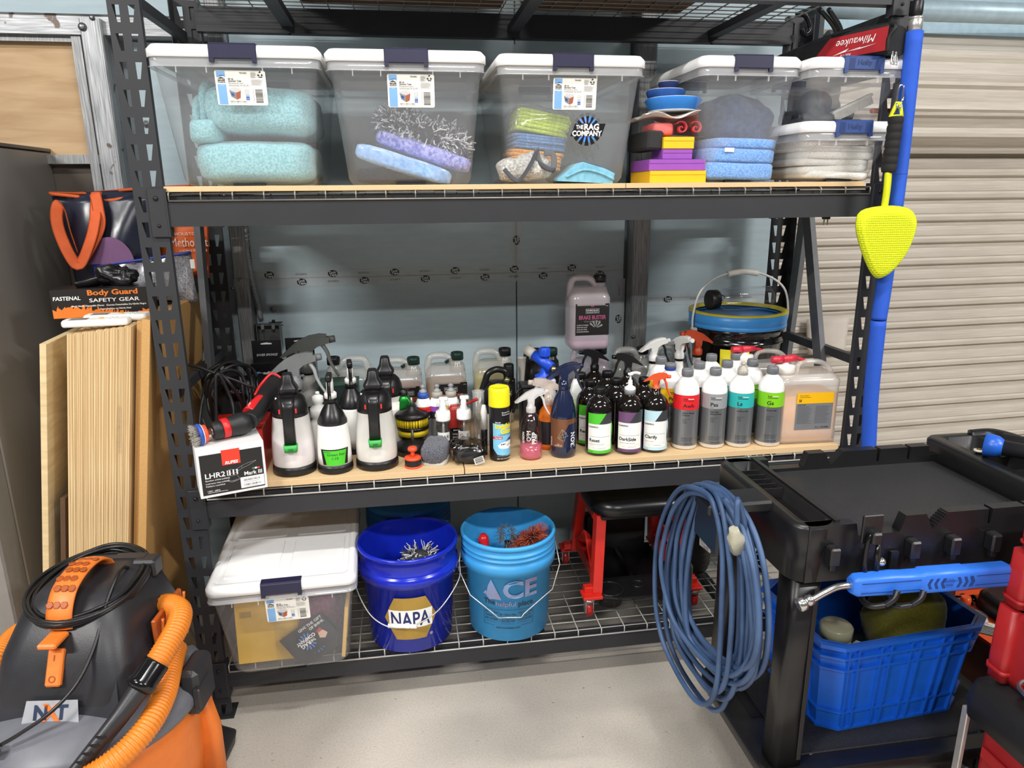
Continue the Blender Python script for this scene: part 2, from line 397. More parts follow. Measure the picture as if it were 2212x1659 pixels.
gm = MB().prism([(0, 0), (.006, .0), (.006, .058), (.0, .064), (.09, .064), (.09, .058), (.01, .05), (.01, .006), (.09, .006), (.09, 0)], -4.0, .12, Matrix.Translation((0, .70, 2.187)) @ Matrix(((0,0,1,0), (1,0,0,0), (0,1,0,0), (0,0,0,1))))
struct(obj('trim_4', gm, GALVX))
# bracket foot on the middle stud
obj('gusset_plate', MB().prism([(-.075, -.09), (-.045, -.09), (-.0, .0), (.0, .045), (-.03, -.0)], 0, .006, Matrix.Translation((1.63, .70, 1.03)) @ Matrix.Rotation(PI/2, 4, 'X')), GALVD, s3)
obj('splice_plate', MB().box((.105, .698, 1.338), (.05, .004, .04)), GALVD, s2)
# plywood sheet in the bay left of the studs, with its steel frame
pw = struct(obj('wall_left_panel', MB().box((-2.18, .757, 1.98), (3.66, .02, .42)), tex_wood('b28f66', 'cdae86', (1.2, 1, 9), 3.2)))
struct(obj('trim_5', MB().box((-2.18, .737, 1.787), (3.7, .05, .03)).box((-2.18, .742, 2.178), (3.7, .04, .02)).box((-.348, .735, 1.2), (.03, .05, 2.0)), GALVD))
struct(obj('wall_left_lower', MB().box((-2.18, .757, .9), (3.66, .02, 1.74)), M('5d544c', .7, var=.08, scale=4)))
# conduit and junction box on the wall
cd = T('electrical_box', 'grey metal junction box fed by spiral flexible conduit on blue wall', 'electrical box', (0,0,0))
cpts = [onY(*p) for p in ((527, 470, .73), (533, 540, .735), (545, 610, .74), (557, 660, .745), (563, 688, .748))]
P0 = cpts[0]+Vector((-.01, 0, .75))
mb = MB(); pp = crom([P0]+cpts, 26)
for i, p in enumerate(pp[:-1]):
    d = (pp[i+1]-p).normalized()
mb.tube([P0]+cpts, lambda t: .0095+.0018*math.sin(t*2*PI*64), 8, 52)
obj('conduit', mb, M('b4b7b9', .4, .5), cd)
jc = onY(583, 728, .745)
jb = MB(); jw, jh, jd = .085, .1, .045
jb.box((0, jd/2, 0), (jw, .003, jh))
for sx in (-1, 1): jb.box((sx*jw/2, 0, 0), (.003, jd, jh))
for sz in (-1, 1): jb.box((0, 0, sz*jh/2), (jw, jd, .003))
obj('box_body', jb, M('85888a', .4, .6), cd, jc)
for sx in (-.02, .02): obj('cover_ear', MB().box((sx, -jd/2, jh/2-.006), (.012, .003, .02), bev=.001), M('c4c6c8', .35, .6), cd, jc)
obj('ground_wire', MB().tube([(-.02, .01, .045), (-.022, -.004, .02), (-.019, 0, -.01), (-.021, .01, -.04)], .0013, 6), M('3c8a4c', .5), cd, jc)
obj('knockout', MB().lathe([(.014, 0), (.014, .002)], 18, (.01, 0, 0), X=Matrix.Translation((0, jd/2-.003, -.01)) @ Matrix.Rotation(PI/2, 4, 'X')), M('6f7274', .5, .6), cd, jc)
obj('bonding_strap', MB().box((.028, -.005, jh/2+.008), (.05, .008, .003)).cyl((.02, -.005, jh/2+.009), (.02, -.005, jh/2+.018), .006), M('27282a', .5, .3), cd, jc)
# ---------------------------------------------------------------- roll-up door on the right
DM = tex_galv((2, 40, 40), 'c3bbaf', 'd5cdc1', False); DM.node_tree.nodes['Principled BSDF'].inputs['Metallic'].default_value = .1
DA = math.radians(2.5); DX = Matrix.Translation((2.25, .93, 0)) @ Matrix.Rotation(DA, 4, 'Z')
door = struct(D.objects.new('door_1', None)); COL.objects.link(door); door.matrix_world = DX
pz = .1005; Wd = 2.4; 
prof = [(0, 0), (-.006, .004), (-.010, .020), (-.006, .030), (-.011, .036), (-.013, .060), (-.010, .078), (.016, .083), (.020, .096), (0, pz)]   # (y, z) of one slat
sl = MB(); sl.loft([[(x, y, z) for y, z in prof] for x in (.0, Wd)], False, False, False, 0, False)
slm = sl.mesh('slat', DM); 
for i in range(21):
    if i*pz+.02 < 2.05: obj('slat', slm, None, door, (0, 0, i*pz+.02-.012))
# the coil the curtain rolls up on
cr = MB(); R_ = .235; k = 120; pf = []
for i in range(k):
    a = 2*PI*i/k; w = (i % 9)/9
    pf.append((R_+(.017 if .12 < w < .62 else 0)+(.008 if .3 < w < .42 else 0), a))
ring = lambda x: [(x, r*math.cos(a), r*math.sin(a)) for r, a in pf]
cr.loft([ring(.22), ring(Wd)], True, True, True, 0, False)
obj('coil', cr, DM, door, (0, .02, 2.06))
obj('coil_bracket', MB().box((.1, -.02, 2.05), (.02, .42, .62)).box((.16, -.06, 2.2), (.14, .03, .06)), M('3a3d40', .55, .3), door)
obj('end_casting', MB().box((.2, -.2, 2.16), (.09, .06, .1), bev=.006), M('574f47', .6), door)
obj('guide_track', MB().box((.02, -.03, 1.0), (.05, .06, 2.0)).box((.06, -.05, 1.0), (.02, .03, 2.0)), M('5b5e60', .5, .4), door)
struct(obj('trim_6', MB().tube([(2.35, .72, 2.345), (4.6, .81, 2.362)], .04, 14, spline=False), M('a9bfca', .4, .2)))
struct(obj('wall_above_door', MB().box((4.6, 1.0, 2.96), (4.8, .04, 1.3)), M('b4cfdd', .6)))
struct(obj('wall_door_left', MB().box((2.34, 1.05, 2.9), (.2, .03, 1.0)), M('b4cfdd', .6)))
struct(obj('wall_door_back', MB().box((4.6, 1.35, 1.8), (4.8, .04, 3.6)), M('a5a29c', .7)))
lp = MB(); q = [onY(*p, .9) for p in ((1742, 690), (1835, 685), (1822, 758), (1742, 765))]
lp.grid(lambda u, v: tuple((q[0]*(1-u)+q[1]*u)*(1-v)+(q[3]*(1-u)+q[2]*u)*v+Vector((0, -.012*v*v-.004*math.sin(u*9), 0))), 8, 6)
lo = obj('paper_sheet', lp, M('c3b8ab', .8, c2='d8d0c6', scale=5)); mod(lo, 'SOLIDIFY', thickness=.001); tag(lo, 'stained beige paper sheet stuck on the roll-up door behind the rack', 'paper')
# ================================================================ STEEL RACK
BLK = M('33332f', .48, .35, var=.08, scale=6, bump=.04, bscale=400); BLK = M('2f3034', .5, .15, var=.07, scale=6, bump=.04, bscale=400)
rack = T('shelving_rack', 'black steel storage rack with slotted uprights and wire decks', 'rack', (0,0,0))
PZ = .0671176; H0 = 2.12863; RW = 2.247; RD = .616; FW = .078
def upright(x, y, sy, out):
    """face in the XZ plane at y; flange runs inward (sy) on the outer side"""
    m = MB(); zt = H0+2*PZ+.02; A = [(.0115, .0288), (.0492, .0665)]; B = [(.0200, .0282), (.0498, .0580)]
    def q(x0, x1, z0, z1, x2=None, x3=None): m.add([(x0, 0, z0), (x1, 0, z0), (x3 if x3 is not None else x1, 0, z1), (x2 if x2 is not None else x0, 0, z1)], [(0,1,2,3)])
    q(0, FW, H0+2*PZ, zt)
    for i in range(-2, 32):
        t = H0-PZ*i; b = t-.041; lo = max(0, t-PZ) if i < 31 else 0
        q(0, FW, lo, b)
        # beside / between the two holes (bottom narrower)
        q(0, B[0][0], b, t, 0, A[0][0]); q(B[0][1], B[1][0], b, t, A[0][1], A[1][0]); q(B[1][1], FW, b, t, A[1][1], FW)
    xo, xi = (0, FW) if out < 0 else (FW, 0)
    m.add([(xo, 0, 0), (xo, sy*.055, 0), (xo, sy*.055, zt), (xo, 0, zt)], [(0,1,2,3)])
    m.add([(xi, 0, 0), (xi, sy*.014, 0), (xi, sy*.014, zt), (xi, 0, zt)], [(0,1,2,3)])
    o = obj('upright', m, BLK, rack, (x, y, 0)); mod(o, 'SOLIDIFY', thickness=.0025, offset=0)
    obj('foot_plate', MB().box((x+FW/2, y+sy*.025, .002), (FW+.02, .075, .004)), BLK, rack)
upright(0, 0, 1, -1); upright(RW-FW, 0, 1, 1); upright(0, RD, -1, -1); upright(RW-FW, RD, -1, 1)
LV = ((2.245, 2.183), (1.645, 1.5785), (.7655, .7115), (.1645, .113))
def beam(z1, z0, y, s):
    """box beam with a step ledge behind the face"""
    d = .038; o = [(0, z0), (0, z1-.002), (.002, z1), (d*.5, z1), (d*.5, z1+.0155), (d, z1+.0155), (d, z0)]
    m = MB().prism([(s*a, b) for a, b in o], FW-.005, RW-FW+.005, Matrix.Translation((0, y, 0)) @ Matrix(((0,0,1,0), (1,0,0,0), (0,1,0,0), (0,0,0,1))))
    b = obj('beam', m, BLK, rack)
    for e, sg in ((FW, -1), (RW-FW, 1)):
        pl = MB().box((e+sg*.019, y-s*.0035, (z1+z0)/2+.004), (.044, .005, .128), bev=.0015).box((e+sg*-.004, y+s*.012, (z1+z0)/2+.004), (.006, .034, .128))
        obj('end_plate', pl, BLK, b)
        for zz, rr in ((.042, .0055), (-.03, .004)):
            obj('rivet', MB().lathe([(rr*1.2, 0), (rr, rr*.7), (0, rr)], 12, X=Matrix.Translation((e+sg*.02, y-s*.006, (z1+z0)/2+zz)) @ Matrix.Rotation(s*PI/2, 4, 'X')), M('26272a', .35, .5), b)
for z1, z0 in LV:
    beam(z1, z0, -.004, 1); beam(z1, z0, RD+.004, -1)
# wire decks with a turned-down front edge
def deck(z, c, nm='wire_deck', r=.0022, lip=True):
    m = MB(); x0, x1 = FW+.012, RW-FW-.012; y0, y1 = -.006, RD+.004
    n = int((x1-x0)/.0815)
    for i in range(n+1):
        x = x0+(x1-x0)*i/n
        m.tube([(x, y0, z-.022), (x, y0, z-.002), (x, y0+.004, z), (x, y1-.004, z), (x, y1, z-.022)], r, 6, spline=False)
    for k in range(13):
        y = y0+.012+(y1-y0-.024)*k/12; m.tube([(x0, y, z-.004), (x1, y, z-.004)], r*.9, 6, spline=False)
    m.tube([(x0, y0-.001, z-.022), (x1, y0-.001, z-.022)], r*1.2, 6, spline=False)
    m.tube([(x0, y1, z-.022), (x1, y1, z-.022)], r*1.2, 6, spline=False)
    return obj(nm, m, c, rack)
WG = M('8f8b84', .35, .6, var=.1)
deck(2.266, WG); deck(1.6715-.0025, WG); deck(.7985-.0025, M('c9c8c2', .4, .3)); deck(.1935, M('c4c3be', .4, .3))
for z1, z0 in LV:   # tie bars front to back under each deck
    for x in (.3675, 1.128, 1.864):
        obj('tie_bar', MB().box((x, RD/2, z1-.022-.012), (.04, RD-.07, .024)), BLK, rack)
        obj('tie_screw', MB().lathe([(.006, 0), (.006, -.004), (0, -.006)], 12, (x, RD-.03, z0)), M('1d1e20', .4, .4), rack)
# side frame braces
def brace(x, ya, za, yb, zb, w=.032):
    obj('brace', MB().bar((x, ya, za), (x, yb, zb), .018, w, (0, 1, 0)), BLK, rack)
for x in (.03, RW-.03):
    for z in (2.165, 1.10, .22): obj('brace', MB().box((x, RD/2, z), (.022, RD-.05, .03)), BLK, rack)
obj('brace', MB().bar(onX(425, 440, .045), onX(455, 800, .045), .02, .05, (0, 1, 0)), M('55565a', .5, .2), rack)
obj('brace', MB().bar(onX(1744, 440, 2.2), onX(1772, 790, 2.2), .02, .05, (0, 1, 0)), M('55565a', .5, .2), rack)
obj('brace', MB().bar(onX(1742, 440, 2.235), onX(1695, 790, 2.235), .02, .05, (0, 1, 0)), M('75787a', .45, .4), rack)
# particle boards lying on the decks
PB = tex_wood('cfae80', 'dcbf95', (30, 30, 30), 12., .65)
def board(x0, x1, z, label):
    h = .0143 if z > 1 else .0195
    o = obj('shelf_board', MB().box(((x0+x1)/2, .305, z-h/2), (x1-x0, .61, h), bev=.0008), PB); tag(o, label, 'shelf board')
board(.072, 1.369, UP, 'long particle board on the upper deck under the three big totes')
board(1.371, 2.14, UP, 'short particle board on the upper deck under the foam pads and small totes')
board(.072, .868, MID, 'particle board on the middle deck under the white pressure sprayers')
board(.871, 2.155, MID, 'long particle board on the middle deck under the dark and silver bottles')
# cardboard boxes lying on the top deck, seen through the wires
for a, b, z, l in ((.42, 1.08, .24, 'brown cardboard box on the top deck, left one seen through wires'), (1.15, 1.72, .3, 'brown cardboard box on the top deck, right one seen through wires')):
    bx_ = T('cardboard_box', l, 'box', ((a+b)/2, .33, 2.269)); w = b-a
    obj('carton', MB().box((0, 0, z/2), (w, .46, z), bev=.004), M('6b5340', .8), bx_)
    obj('flap', MB().box((0, -.115, z+.002), (w*.99, .22, .004)), M('705844', .8), bx_); obj('flap', MB().box((0, .115, z+.002), (w*.99, .22, .004)), M('705844', .8), bx_)
    obj('packing_tape', MB().box((0, 0, z+.0048), (w, .05, .001)), M('a08a68', .3), bx_)
# ================================================================ STORAGE TOTES
from mathutils import noise as NZ
WHT = M('f2f2f2', .38, var=.01); NAVY = M('23233f', .4, var=.05); BLUEL = M('2b4580', .4, var=.05)
TOTE = MILK('e9eff7', .15, .15, .12); RIM = MILK('f4f6fa', .34, .12, .15)
BK = M('16171a', .45, var=.05); PW = M('ecebe4', .45, var=.01); P_BLUE = M('7fb0e2', .45, var=.03); P_K = M('222225', .5, var=0.); P_G = M('85868a', .5, var=0.); P_DB = M('3c63b4', .5, var=0.); P_R = M('a85c44', .5); P_LG = M('c9cacc', .5)
def CLOTH(c, c2=None, k=220., bump=1., sheen=.3, dist=.004):
    key = repr(('cloth', c, c2, k, bump, dist))
    if key in MATS: return MATS[key]
    m, nt, b, out = _new('cloth_%d' % len(MATS)); MATS[key] = m; L = nt.links
    tc = N(nt, 'ShaderNodeTexCoord'); n1 = N(nt, 'ShaderNodeTexNoise', Scale=k, Detail=3.); L.new(tc.outputs['Object'], n1.inputs['Vector'])
    r = N(nt, 'ShaderNodeValToRGB'); e = r.color_ramp.elements; e[0].position = .36; e[1].position = .62
    e[0].color = tuple(x*.72 for x in S(c)[:3])+(1,) if not c2 else S(c2); e[1].color = S(c); L.new(n1.outputs[0], r.inputs[0]); L.new(r.outputs[0], b.inputs['Base Color'])
    bp = N(nt, 'ShaderNodeBump', Strength=bump, Distance=dist); L.new(n1.outputs[0], bp.inputs['Height']); L.new(bp.outputs[0], b.inputs['Normal'])
    b.inputs['Roughness'].default_value = .95; b.inputs['Sheen Weight'].default_value = sheen; b.inputs['Specular IOR Level'].default_value = .1
    return m
def soft(w, d, h, e=.35, nu=44, nv=22, amp=.006, k=9., seed=0., X=None, sag=0., ridge=None):
    """soft cushion-like body standing on z=0 (rounded box with gentle lumps)"""
    m = MB(); pw = lambda c, e: math.copysign(abs(c)**e, c); sec = []
    for j in range(nv+1):
        t = -PI/2+PI*j/nv; row = []
        for i in range(nu):
            a = 2*PI*i/nu; ct = pw(math.cos(t), e)
            p = Vector((w/2*ct*pw(math.cos(a), e), d/2*ct*pw(math.sin(a), e), h/2*pw(math.sin(t), e)))
            q = p*k+Vector((seed, seed*.7, seed*1.3)); n = p.normalized()
            p += n*amp*(NZ.noise(q)+.5*NZ.noise(q*2.7))
            if sag: p.z -= sag*(2*p.x/w)**2*h
            if ridge: p += n*ridge[1]*math.sin(p.x*ridge[0])*math.sin(p.z*ridge[0])
            row.append((p.x, p.y, p.z+h/2))
        sec.append(row)
    return m.loft(sec, True, True, True, 0, True, X)
def noodles(n, w, d, h, ln, r, seed, two=True):
    """shaggy strands standing off a rounded body; colours alternate between two materials"""
    R = random.Random(seed); m = MB()
    for i in range(n):
        a = R.uniform(0, 2*PI); t = math.asin(R.uniform(-.75, 1)); ct = math.cos(t)**.5
        pw = lambda c: math.copysign(abs(c)**.6, c)
        p = Vector((w/2*ct*pw(math.cos(a)), d/2*ct*pw(math.sin(a)), h/2+h/2*math.sin(t)))
        nn = Vector((p.x/w/w, p.y/d/d, (p.z-h/2)/h/h)).normalized()
        q = p+nn*ln*R.uniform(.6, 1.1)+Vector((R.uniform(-1, 1), R.uniform(-1, 1), R.uniform(-1.2, .4)))*ln*.55
        mid = (p+q)/2+Vector((R.uniform(-1, 1), R.uniform(-1, 1), R.uniform(-1, 1)))*ln*.25
        m.tube([p, mid, q], r, 4, 2, mi=(i % 2 if two else 0))
    return m
def sticker(fr, parent, w=.128, h=.085):
    """the product label on the tote's front; print runs left to right"""
    pl = patch(fr, [(u, v) for u, v in rrect(w, h, .005, 3)], PW, parent, 'product_label', .0006)
    x0, x1, y0, y1 = -w/2, w/2, -h/2, h/2; it = []
    s = w/.128
    def X(u): return x0+u*w
    def Y(v): return y0+v*h
    it.append(('r', (X(.035), Y(.02), X(.205), Y(.60)), 0)); it.append(('r', (X(.035), Y(.86), X(.205), Y(.98)), 0))
    it.append(('p', [(X(.035), Y(.86)), (X(.205), Y(.86)), (X(.205), Y(.80)), (X(.12), Y(.87)), (X(.035), Y(.80))], 0))
    it.append(('p', [(X(.05), Y(.70)), (X(.19), Y(.70)), (X(.19), Y(.77)), (X(.12), Y(.81)), (X(.05), Y(.77))], 1))
    it.append(('t', 'PROJECT', X(.12), Y(.737), .0052*s, 6, dict(w=.0165*s, bold=.02))); it.append(('t', 'SOURCE', X(.122), Y(.665), .0062*s, 1, dict(w=.0185*s, bold=.02)))
    it.append(('t', 'with lid', X(.12), Y(.565), .003*s, 6, {}))
    for q, (tx, bo) in enumerate((('66 qt.', .02), ('Storage Tote', .02), ('Recipiente para', 0), ('almacenaje de 62,45 l', 0))):
        it.append(('t', tx, X(.255), Y(.755-.062*q), .0062*s, 1 if bo else 5, dict(left=True, bold=bo)))
    it.append(('t', '*5216021', X(.56), Y(.93), .005*s, 1, dict(bold=.02)))
    # little picture of a filled tote
    it.append(('p', [(X(.24), Y(.47)), (X(.33), Y(.53)), (X(.47), Y(.50)), (X(.49), Y(.44)), (X(.38), Y(.37))], 7)); it.append(('p', [(X(.25), Y(.44)), (X(.38), Y(.36)), (X(.38), Y(.17)), (X(.28), Y(.25))], 5)); it.append(('p', [(X(.38), Y(.36)), (X(.48), Y(.42)), (X(.46), Y(.21)), (X(.38), Y(.16))], 4))
    it.append(('p', [(X(.28), Y(.37)), (X(.34), Y(.33)), (X(.34), Y(.25)), (X(.29), Y(.29))], 3))
    it.append(('r', (X(.57), Y(.15), X(.64), Y(.25)), 3)); it.append(('r', (X(.57), Y(.26), X(.64), Y(.29)), 0)); it.append(('t', 'USA', X(.605), Y(.19), .0045*s, 6, {}))
    for a, b, c, d in ((.57,.35,.575,.45), (.635,.35,.64,.45), (.57,.345,.64,.35), (.57,.445,.64,.45), (.603,.35,.606,.45), (.57,.395,.64,.399), (.56,.31,.645,.32)): it.append(('r', (X(a), Y(b), X(c), Y(d)), 5))
    it.append(('t', '16.81 in x 23.87 in x 13.85 in', X(.255), Y(.115), .0042*s, 1, dict(left=True, bold=.015, w=.041*s))); it.append(('t', '42,70 cm x 60,63 cm x 35,18 cm', X(.255), Y(.07), .0038*s, 5, dict(left=True, w=.043*s)))
    R = random.Random(3)
    for q in range(9): it.append(('r', (X(.705), Y(.94-.019*q), X(.705+R.uniform(.08, .13)), Y(.947-.019*q)), 5))
    for q in range(8): it.append(('r', (X(.705), Y(.74-.022*q), X(.705+R.uniform(.16, .24)), Y(.747-.022*q)), 5))
    for q in range(3):
        a = PI/2+q*2*PI/3; cx, cy = X(.895), Y(.90); it.append(('p', [(cx+.006*s*math.cos(a-.6), cy+.006*s*math.sin(a-.6)), (cx+.008*s*math.cos(a), cy+.008*s*math.sin(a)), (cx+.005*s*math.cos(a+.8), cy+.005*s*math.sin(a+.8)), (cx+.003*s*math.cos(a), cy+.003*s*math.sin(a))], 1))
    it.append(('r', (X(.86), Y(.80), X(.935), Y(.825)), 1))
    v = .08
    while v < .47:
        t = R.uniform(.006, .022); it.append(('r', (X(.765), Y(v), X(.91), Y(v+t)), 1)); v += t+R.uniform(.008, .018)
    it.append(('r', (X(.725), Y(.10), X(.73), Y(.48)), 5)); it.append(('r', (X(.94), Y(.2), X(.945), Y(.38)), 5))
    prints(it, fr, pl, [P_BLUE, P_K, P_K, P_DB, P_R, P_G, PW, P_LG], 'label_print', .001)
    return pl
def lid_mesh(w, d, panels):
    m = MB(); m.rloft([(-.034, w-.004, d-.004, .03), (-.033, w, d, .032), (-.014, w, d, .032), (-.006, w-.014, d-.014, .027), (-.002, w-.022, d-.022, .024), (-.002, w-.05, d-.05, .02), (-.006, w-.056, d-.056, .018)], 5, cap0=False)
    if panels:
        pw_, pd = (w-.115)/2, (d-.15)/2
        for sx in (-1, 1):
            for sy in (-1, 1):
                cx, cy = sx*(pw_/2+.016), sy*(pd/2+.016)
                m.rloft([(-.0062, pw_, pd, .012, cx, cy), (-.0025, pw_-.006, pd-.006, .01, cx, cy)], 4, cap0=False)
    return m
_lids = {}
def tote(label, x, yf, z, w=.438, d=.60, h=.354, rz=0., latch=None, stick=True, text=None, lidc=None, group=None, lat_w=.118, body=None):
    t = T('storage_tote', label, 'storage bin', (0, 0, 0), rz, group)
    t.location = Vector((x, yf, z))+Matrix.Rotation(rz, 3, 'Z') @ Vector((0, d/2, 0))
    b0, b1 = (w-.082, d-.105), (w-.026, d-.03); zt = h-.052
    bm = MB(); bm.rloft([(.0, b0[0]-.05, b0[1]-.05, .03), (.004, b0[0]-.02, b0[1]-.02, .04), (.018, b0[0], b0[1], .045), (zt, b1[0], b1[1], .03)], 5, cap1=False)
    bo = obj('tub', bm, body or TOTE, t)
    obj('foot_recess', MB().box((0, -(d-.115)/2, .003), (.085, .012, .006)), BK, bo)
    rm = MB(); rm.rloft([(zt-.0, b1[0], b1[1], .03), (zt-.006, w-.002, d-.002, .032), (zt-.004, w, d, .033), (zt-.002, w-.008, d-.008, .03), (h-.03, w-.01, d-.01, .03)], 5, cap0=False, cap1=False)
    for s in (-1, 1):
        for q in (.16, .33): rm.box((s*w*q, -d/2+.005, zt-.011), (.0025, .006, .016))
    obj('rim', rm, RIM, t)
    key = (w, d)
    if key not in _lids: _lids[key] = lid_mesh(w, d, True).mesh('lid', lidc or WHT)
    ld = obj('lid', _lids[key], None, t, (0, 0, h))
    for s in (-1, 1):
        lt = obj('latch', MB().box((0, s*(d/2+.001), h-.020), (lat_w, .010, .036), bev=.002).box((0, s*(d/2-.012), h-.0025), (lat_w, .03, .006), bev=.001).box((-lat_w/2+.006, s*(d/2+.001), h-.041), (.012, .009, .01)).box((lat_w/2-.006, s*(d/2+.001), h-.041), (.012, .009, .01)), latch or NAVY, t)
        if text and s < 0:
            fr = Flat((0, -d/2-.0062, h-.02), (1,0,0), (0,0,1)); it = [('t', text, 0, 0, .021, 0, dict(bold=.02))]
            for k in range(5):
                for sg in (-1, 1): it.append(('p', [(sg*(.034+.004*k)-.001, -.014), (sg*(.034+.004*k)+.001, -.014), (sg*(.034+.004*k)+.003, .014), (sg*(.034+.004*k)+.001, .014)], 0))
            prints(it, fr, lt, [M('22376a', .5)], 'embossed_print', .0006)
    if stick:
        sl = math.atan2((b1[1]-b0[1])/2, zt-.018); zc = h-.105
        yc = -(b0[1]/2+(b1[1]-b0[1])/2*(zc-.018)/(zt-.018))
        sticker(Flat((.01, yc-.0008, zc), (1,0,0), (0,-math.sin(sl),math.cos(sl))), t)
    return t
tA = tote('clear lidded tote of folded teal towels on the upper shelf, leftmost', .298, -.03, UP)
tB = tote('clear lidded tote with shaggy grey mitt and blue pads on the upper shelf', .742, -.01, UP)
tC = tote('clear lidded tote with a round black and blue sticker and bagged towels', 1.21, .015, UP)
tD = tote('tall narrow clear tote with a blue towel beside the foam pads', 1.745, .0, UP, .322, .47, .357, 0., stick=False, lat_w=.118)
tF = tote('low clear tote with dark blue latch full of grey cloths', 2.055, -.045, UP, .318, .42, .175, 0., latch=BLUEL, stick=False, text='Hefty', lat_w=.118)
tE = tote('low clear tote stacked on top of the tote of grey cloths', 2.065, -.045, UP+.176, .318, .42, .175, 0., latch=BLUEL, stick=False, text='Hefty', lat_w=.125)
# round sticker on tote C
def rag_logo(fr, parent, R, name='round_sticker', flip=False):
    it = []; P = lambda r, a: (r*math.cos(a), r*math.sin(a))
    n = 14
    it.append(('p', [P(R*.80, 2*PI*i/28) for i in range(28)], 0))
    for i in range(n):
        a = 2*PI*i/n+PI/2; w = .13; it.append(('p', [P(R*.6, a-w), P(R, a-w*1.05), P(R, a+w*1.05), P(R*.6, a+w)], 0))
    for i in range(n):
        a = 2*PI*(i+.5)/n+PI/2; it.append(('p', [P(R*.42, a-.16), P(R*.8, a-.075), P(R*.8, a+.075), P(R*.42, a+.16)], 1))
    for i in range(n):
        a = 2*PI*i/n+PI/2; it.append(('p', [P(R*.2, a-.16), P(R*.8, a-.10), P(R*.8, a+.10), P(R*.2, a+.16)], 0))
    it.append(('p', [(-R*1.1, -R*.42), (R*.95, -R*.42), (R*1.2, R*.35), (-R*.8, R*.35), (-R*.95, -R*.1)], 0))
    it += [('t', 'THE', -R*.5, R*.14, R*.34, 2, dict(bold=.03, w=R*.48)), ('t', 'RAG', R*.28, R*.15, R*.5, 2, dict(bold=.04, w=R*.98)), ('t', 'COMPANY', R*.0, -R*.24, R*.44, 2, dict(bold=.04, w=R*1.95))]
    mb = MB()
    for k, i_ in enumerate(it):
        hh = .0006+.00003*k
        if i_[0] == 't': txt(fr, i_[1], i_[2], i_[3], i_[4], None, mb=mb, mi=i_[5], h=.0026, **i_[6])
        else: patch(fr, i_[1], None, None, h=hh, mb=mb, mi=i_[2])
    return obj(name, nodbl(mb, name, [M('0d0d10', .4, var=0.), M('4c8fe6', .4, var=0.), M('f4f4f4', .4, var=0.)]), None, parent)
rag_logo(Flat((.052, -.2645, .154), (1,0,0), (0,-.12,.99)), tC, .046)
# ---------------------------------------------------------------- what is in the totes (each its own thing)
TEAL = CLOTH('a3d3da', '7ab7c1', 170., .6, .4, .005)
def thing1(name, label, cat, mb, mat, loc, rot=(0,0,0), group=None):
    o = obj(name, mb, mat, None, loc, rot); return tag(o, label, cat, group)
def towel(label, loc, layers, mat, rot=(0,0,0), name='folded_towel', amp=.007, group=None, e=.3, k=9.):
    t = T(name, label, 'towel', loc, 0, group, rot); z = 0
    for i, (w, d, h, dx, dy) in enumerate(layers):
        obj('fold', soft(w, d, h*1.12, e, 48, 22, amp, k, i*3.1+loc[0]*7), mat, t, (dx, dy, z)); z += h
    return t
lA = tA.location
towel('fluffy teal towel, lower of the two in the leftmost tote', (lA.x, lA.y-.01, UP+.006), ((.325, .43, .108, .008, .0), (.09, .4, .062, -.115, -.010)), TEAL, amp=.011, e=.42, k=11.)
towel('fluffy teal towel, upper of the two in the leftmost tote', (lA.x+.002, lA.y-.012, UP+.139), ((.30, .44, .118, .028, -.008), ), TEAL, (0, .03, 0), amp=.013, e=.42, k=11.)
for i_, (dx, h_) in enumerate(((-.135, .12), (-.118, .155))): thing1('towel_roll', 'teal towel edge standing in the leftmost tote, %s' % ('outer' if i_ == 0 else 'inner'), 'towel', soft(.035, .40, h_, .6, 24, 16, .006, 12, i_*3.), TEAL, (lA.x+dx, lA.y-.012, UP+.135), (0, .08, 0))
thing1('dark_bag', 'dark cloth bag behind the teal towels in the leftmost tote', 'bag', soft(.25, .16, .275, .6, 36, 18, .02, 8, 2.), CLOTH('2e3a44', '1d262d', 90., .6), (lA.x+.03, lA.y+.165, UP+.008))
lB = tB.location
t = T('wash_mitt', 'shaggy grey and black wash mitt in the second tote', 'mitt', (lB.x+.035, lB.y-.10, UP+.115), 0, rot=(.1, .30, .1))
obj('mitt_body', soft(.25, .17, .075, .6, 30, 14, .006, 8), M('3a3b3f', .9), t)
s_ = obj('strands', noodles(1500, .25, .17, .075, .026, .0021, 4), [M('dcdde2', .9, var=.1), M('5a5c66', .9, var=.1)], t); s_['kind'] = 'stuff'
t = T('wash_pad', 'purple speckled wash pad under the shaggy grey mitt', 'wash pad', (lB.x+.036, lB.y-.11, UP+.078), 0, rot=(.08, .33, 0))
obj('pad', soft(.29, .2, .05, .45, 40, 14, .006, 20), CLOTH('b3b5ea', '6d6fc0', 95., .7, .3, .005), t)
t = T('bagged_wash_pad', 'light blue ribbed wash pad in a clear bag in the second tote', 'wash pad', (lB.x-.025, lB.y-.165, UP+.036), 0, rot=(.05, .30, 0))
obj('pad', soft(.285, .17, .05, .45, 90, 30, .003, 15, ridge=(330, .0022)), CLOTH('b9d6f2', '93b9e2', 60., .5), t)
obj('clear_bag', soft(.305, .18, .058, .4, 30, 14, .006, 30, 5.), CLEAR('f4f8ff', 1.25, .12), t)
thing1('dark_pad', 'dark blue folded pad at the bottom of the second tote', 'wash pad', soft(.30, .3, .05, .4, 30, 12, .005, 9), CLOTH('26324c', '1a2236', 80.), (lB.x-.02, lB.y+.08, UP+.008))
lC = tC.location
YG, SB, OR = CLOTH('cbe05a', 'a9c23e', 110., .6), CLOTH('6f98d2', '4f78b4', 110., .6), CLOTH('eaa452', 'cb8638', 110., .6)
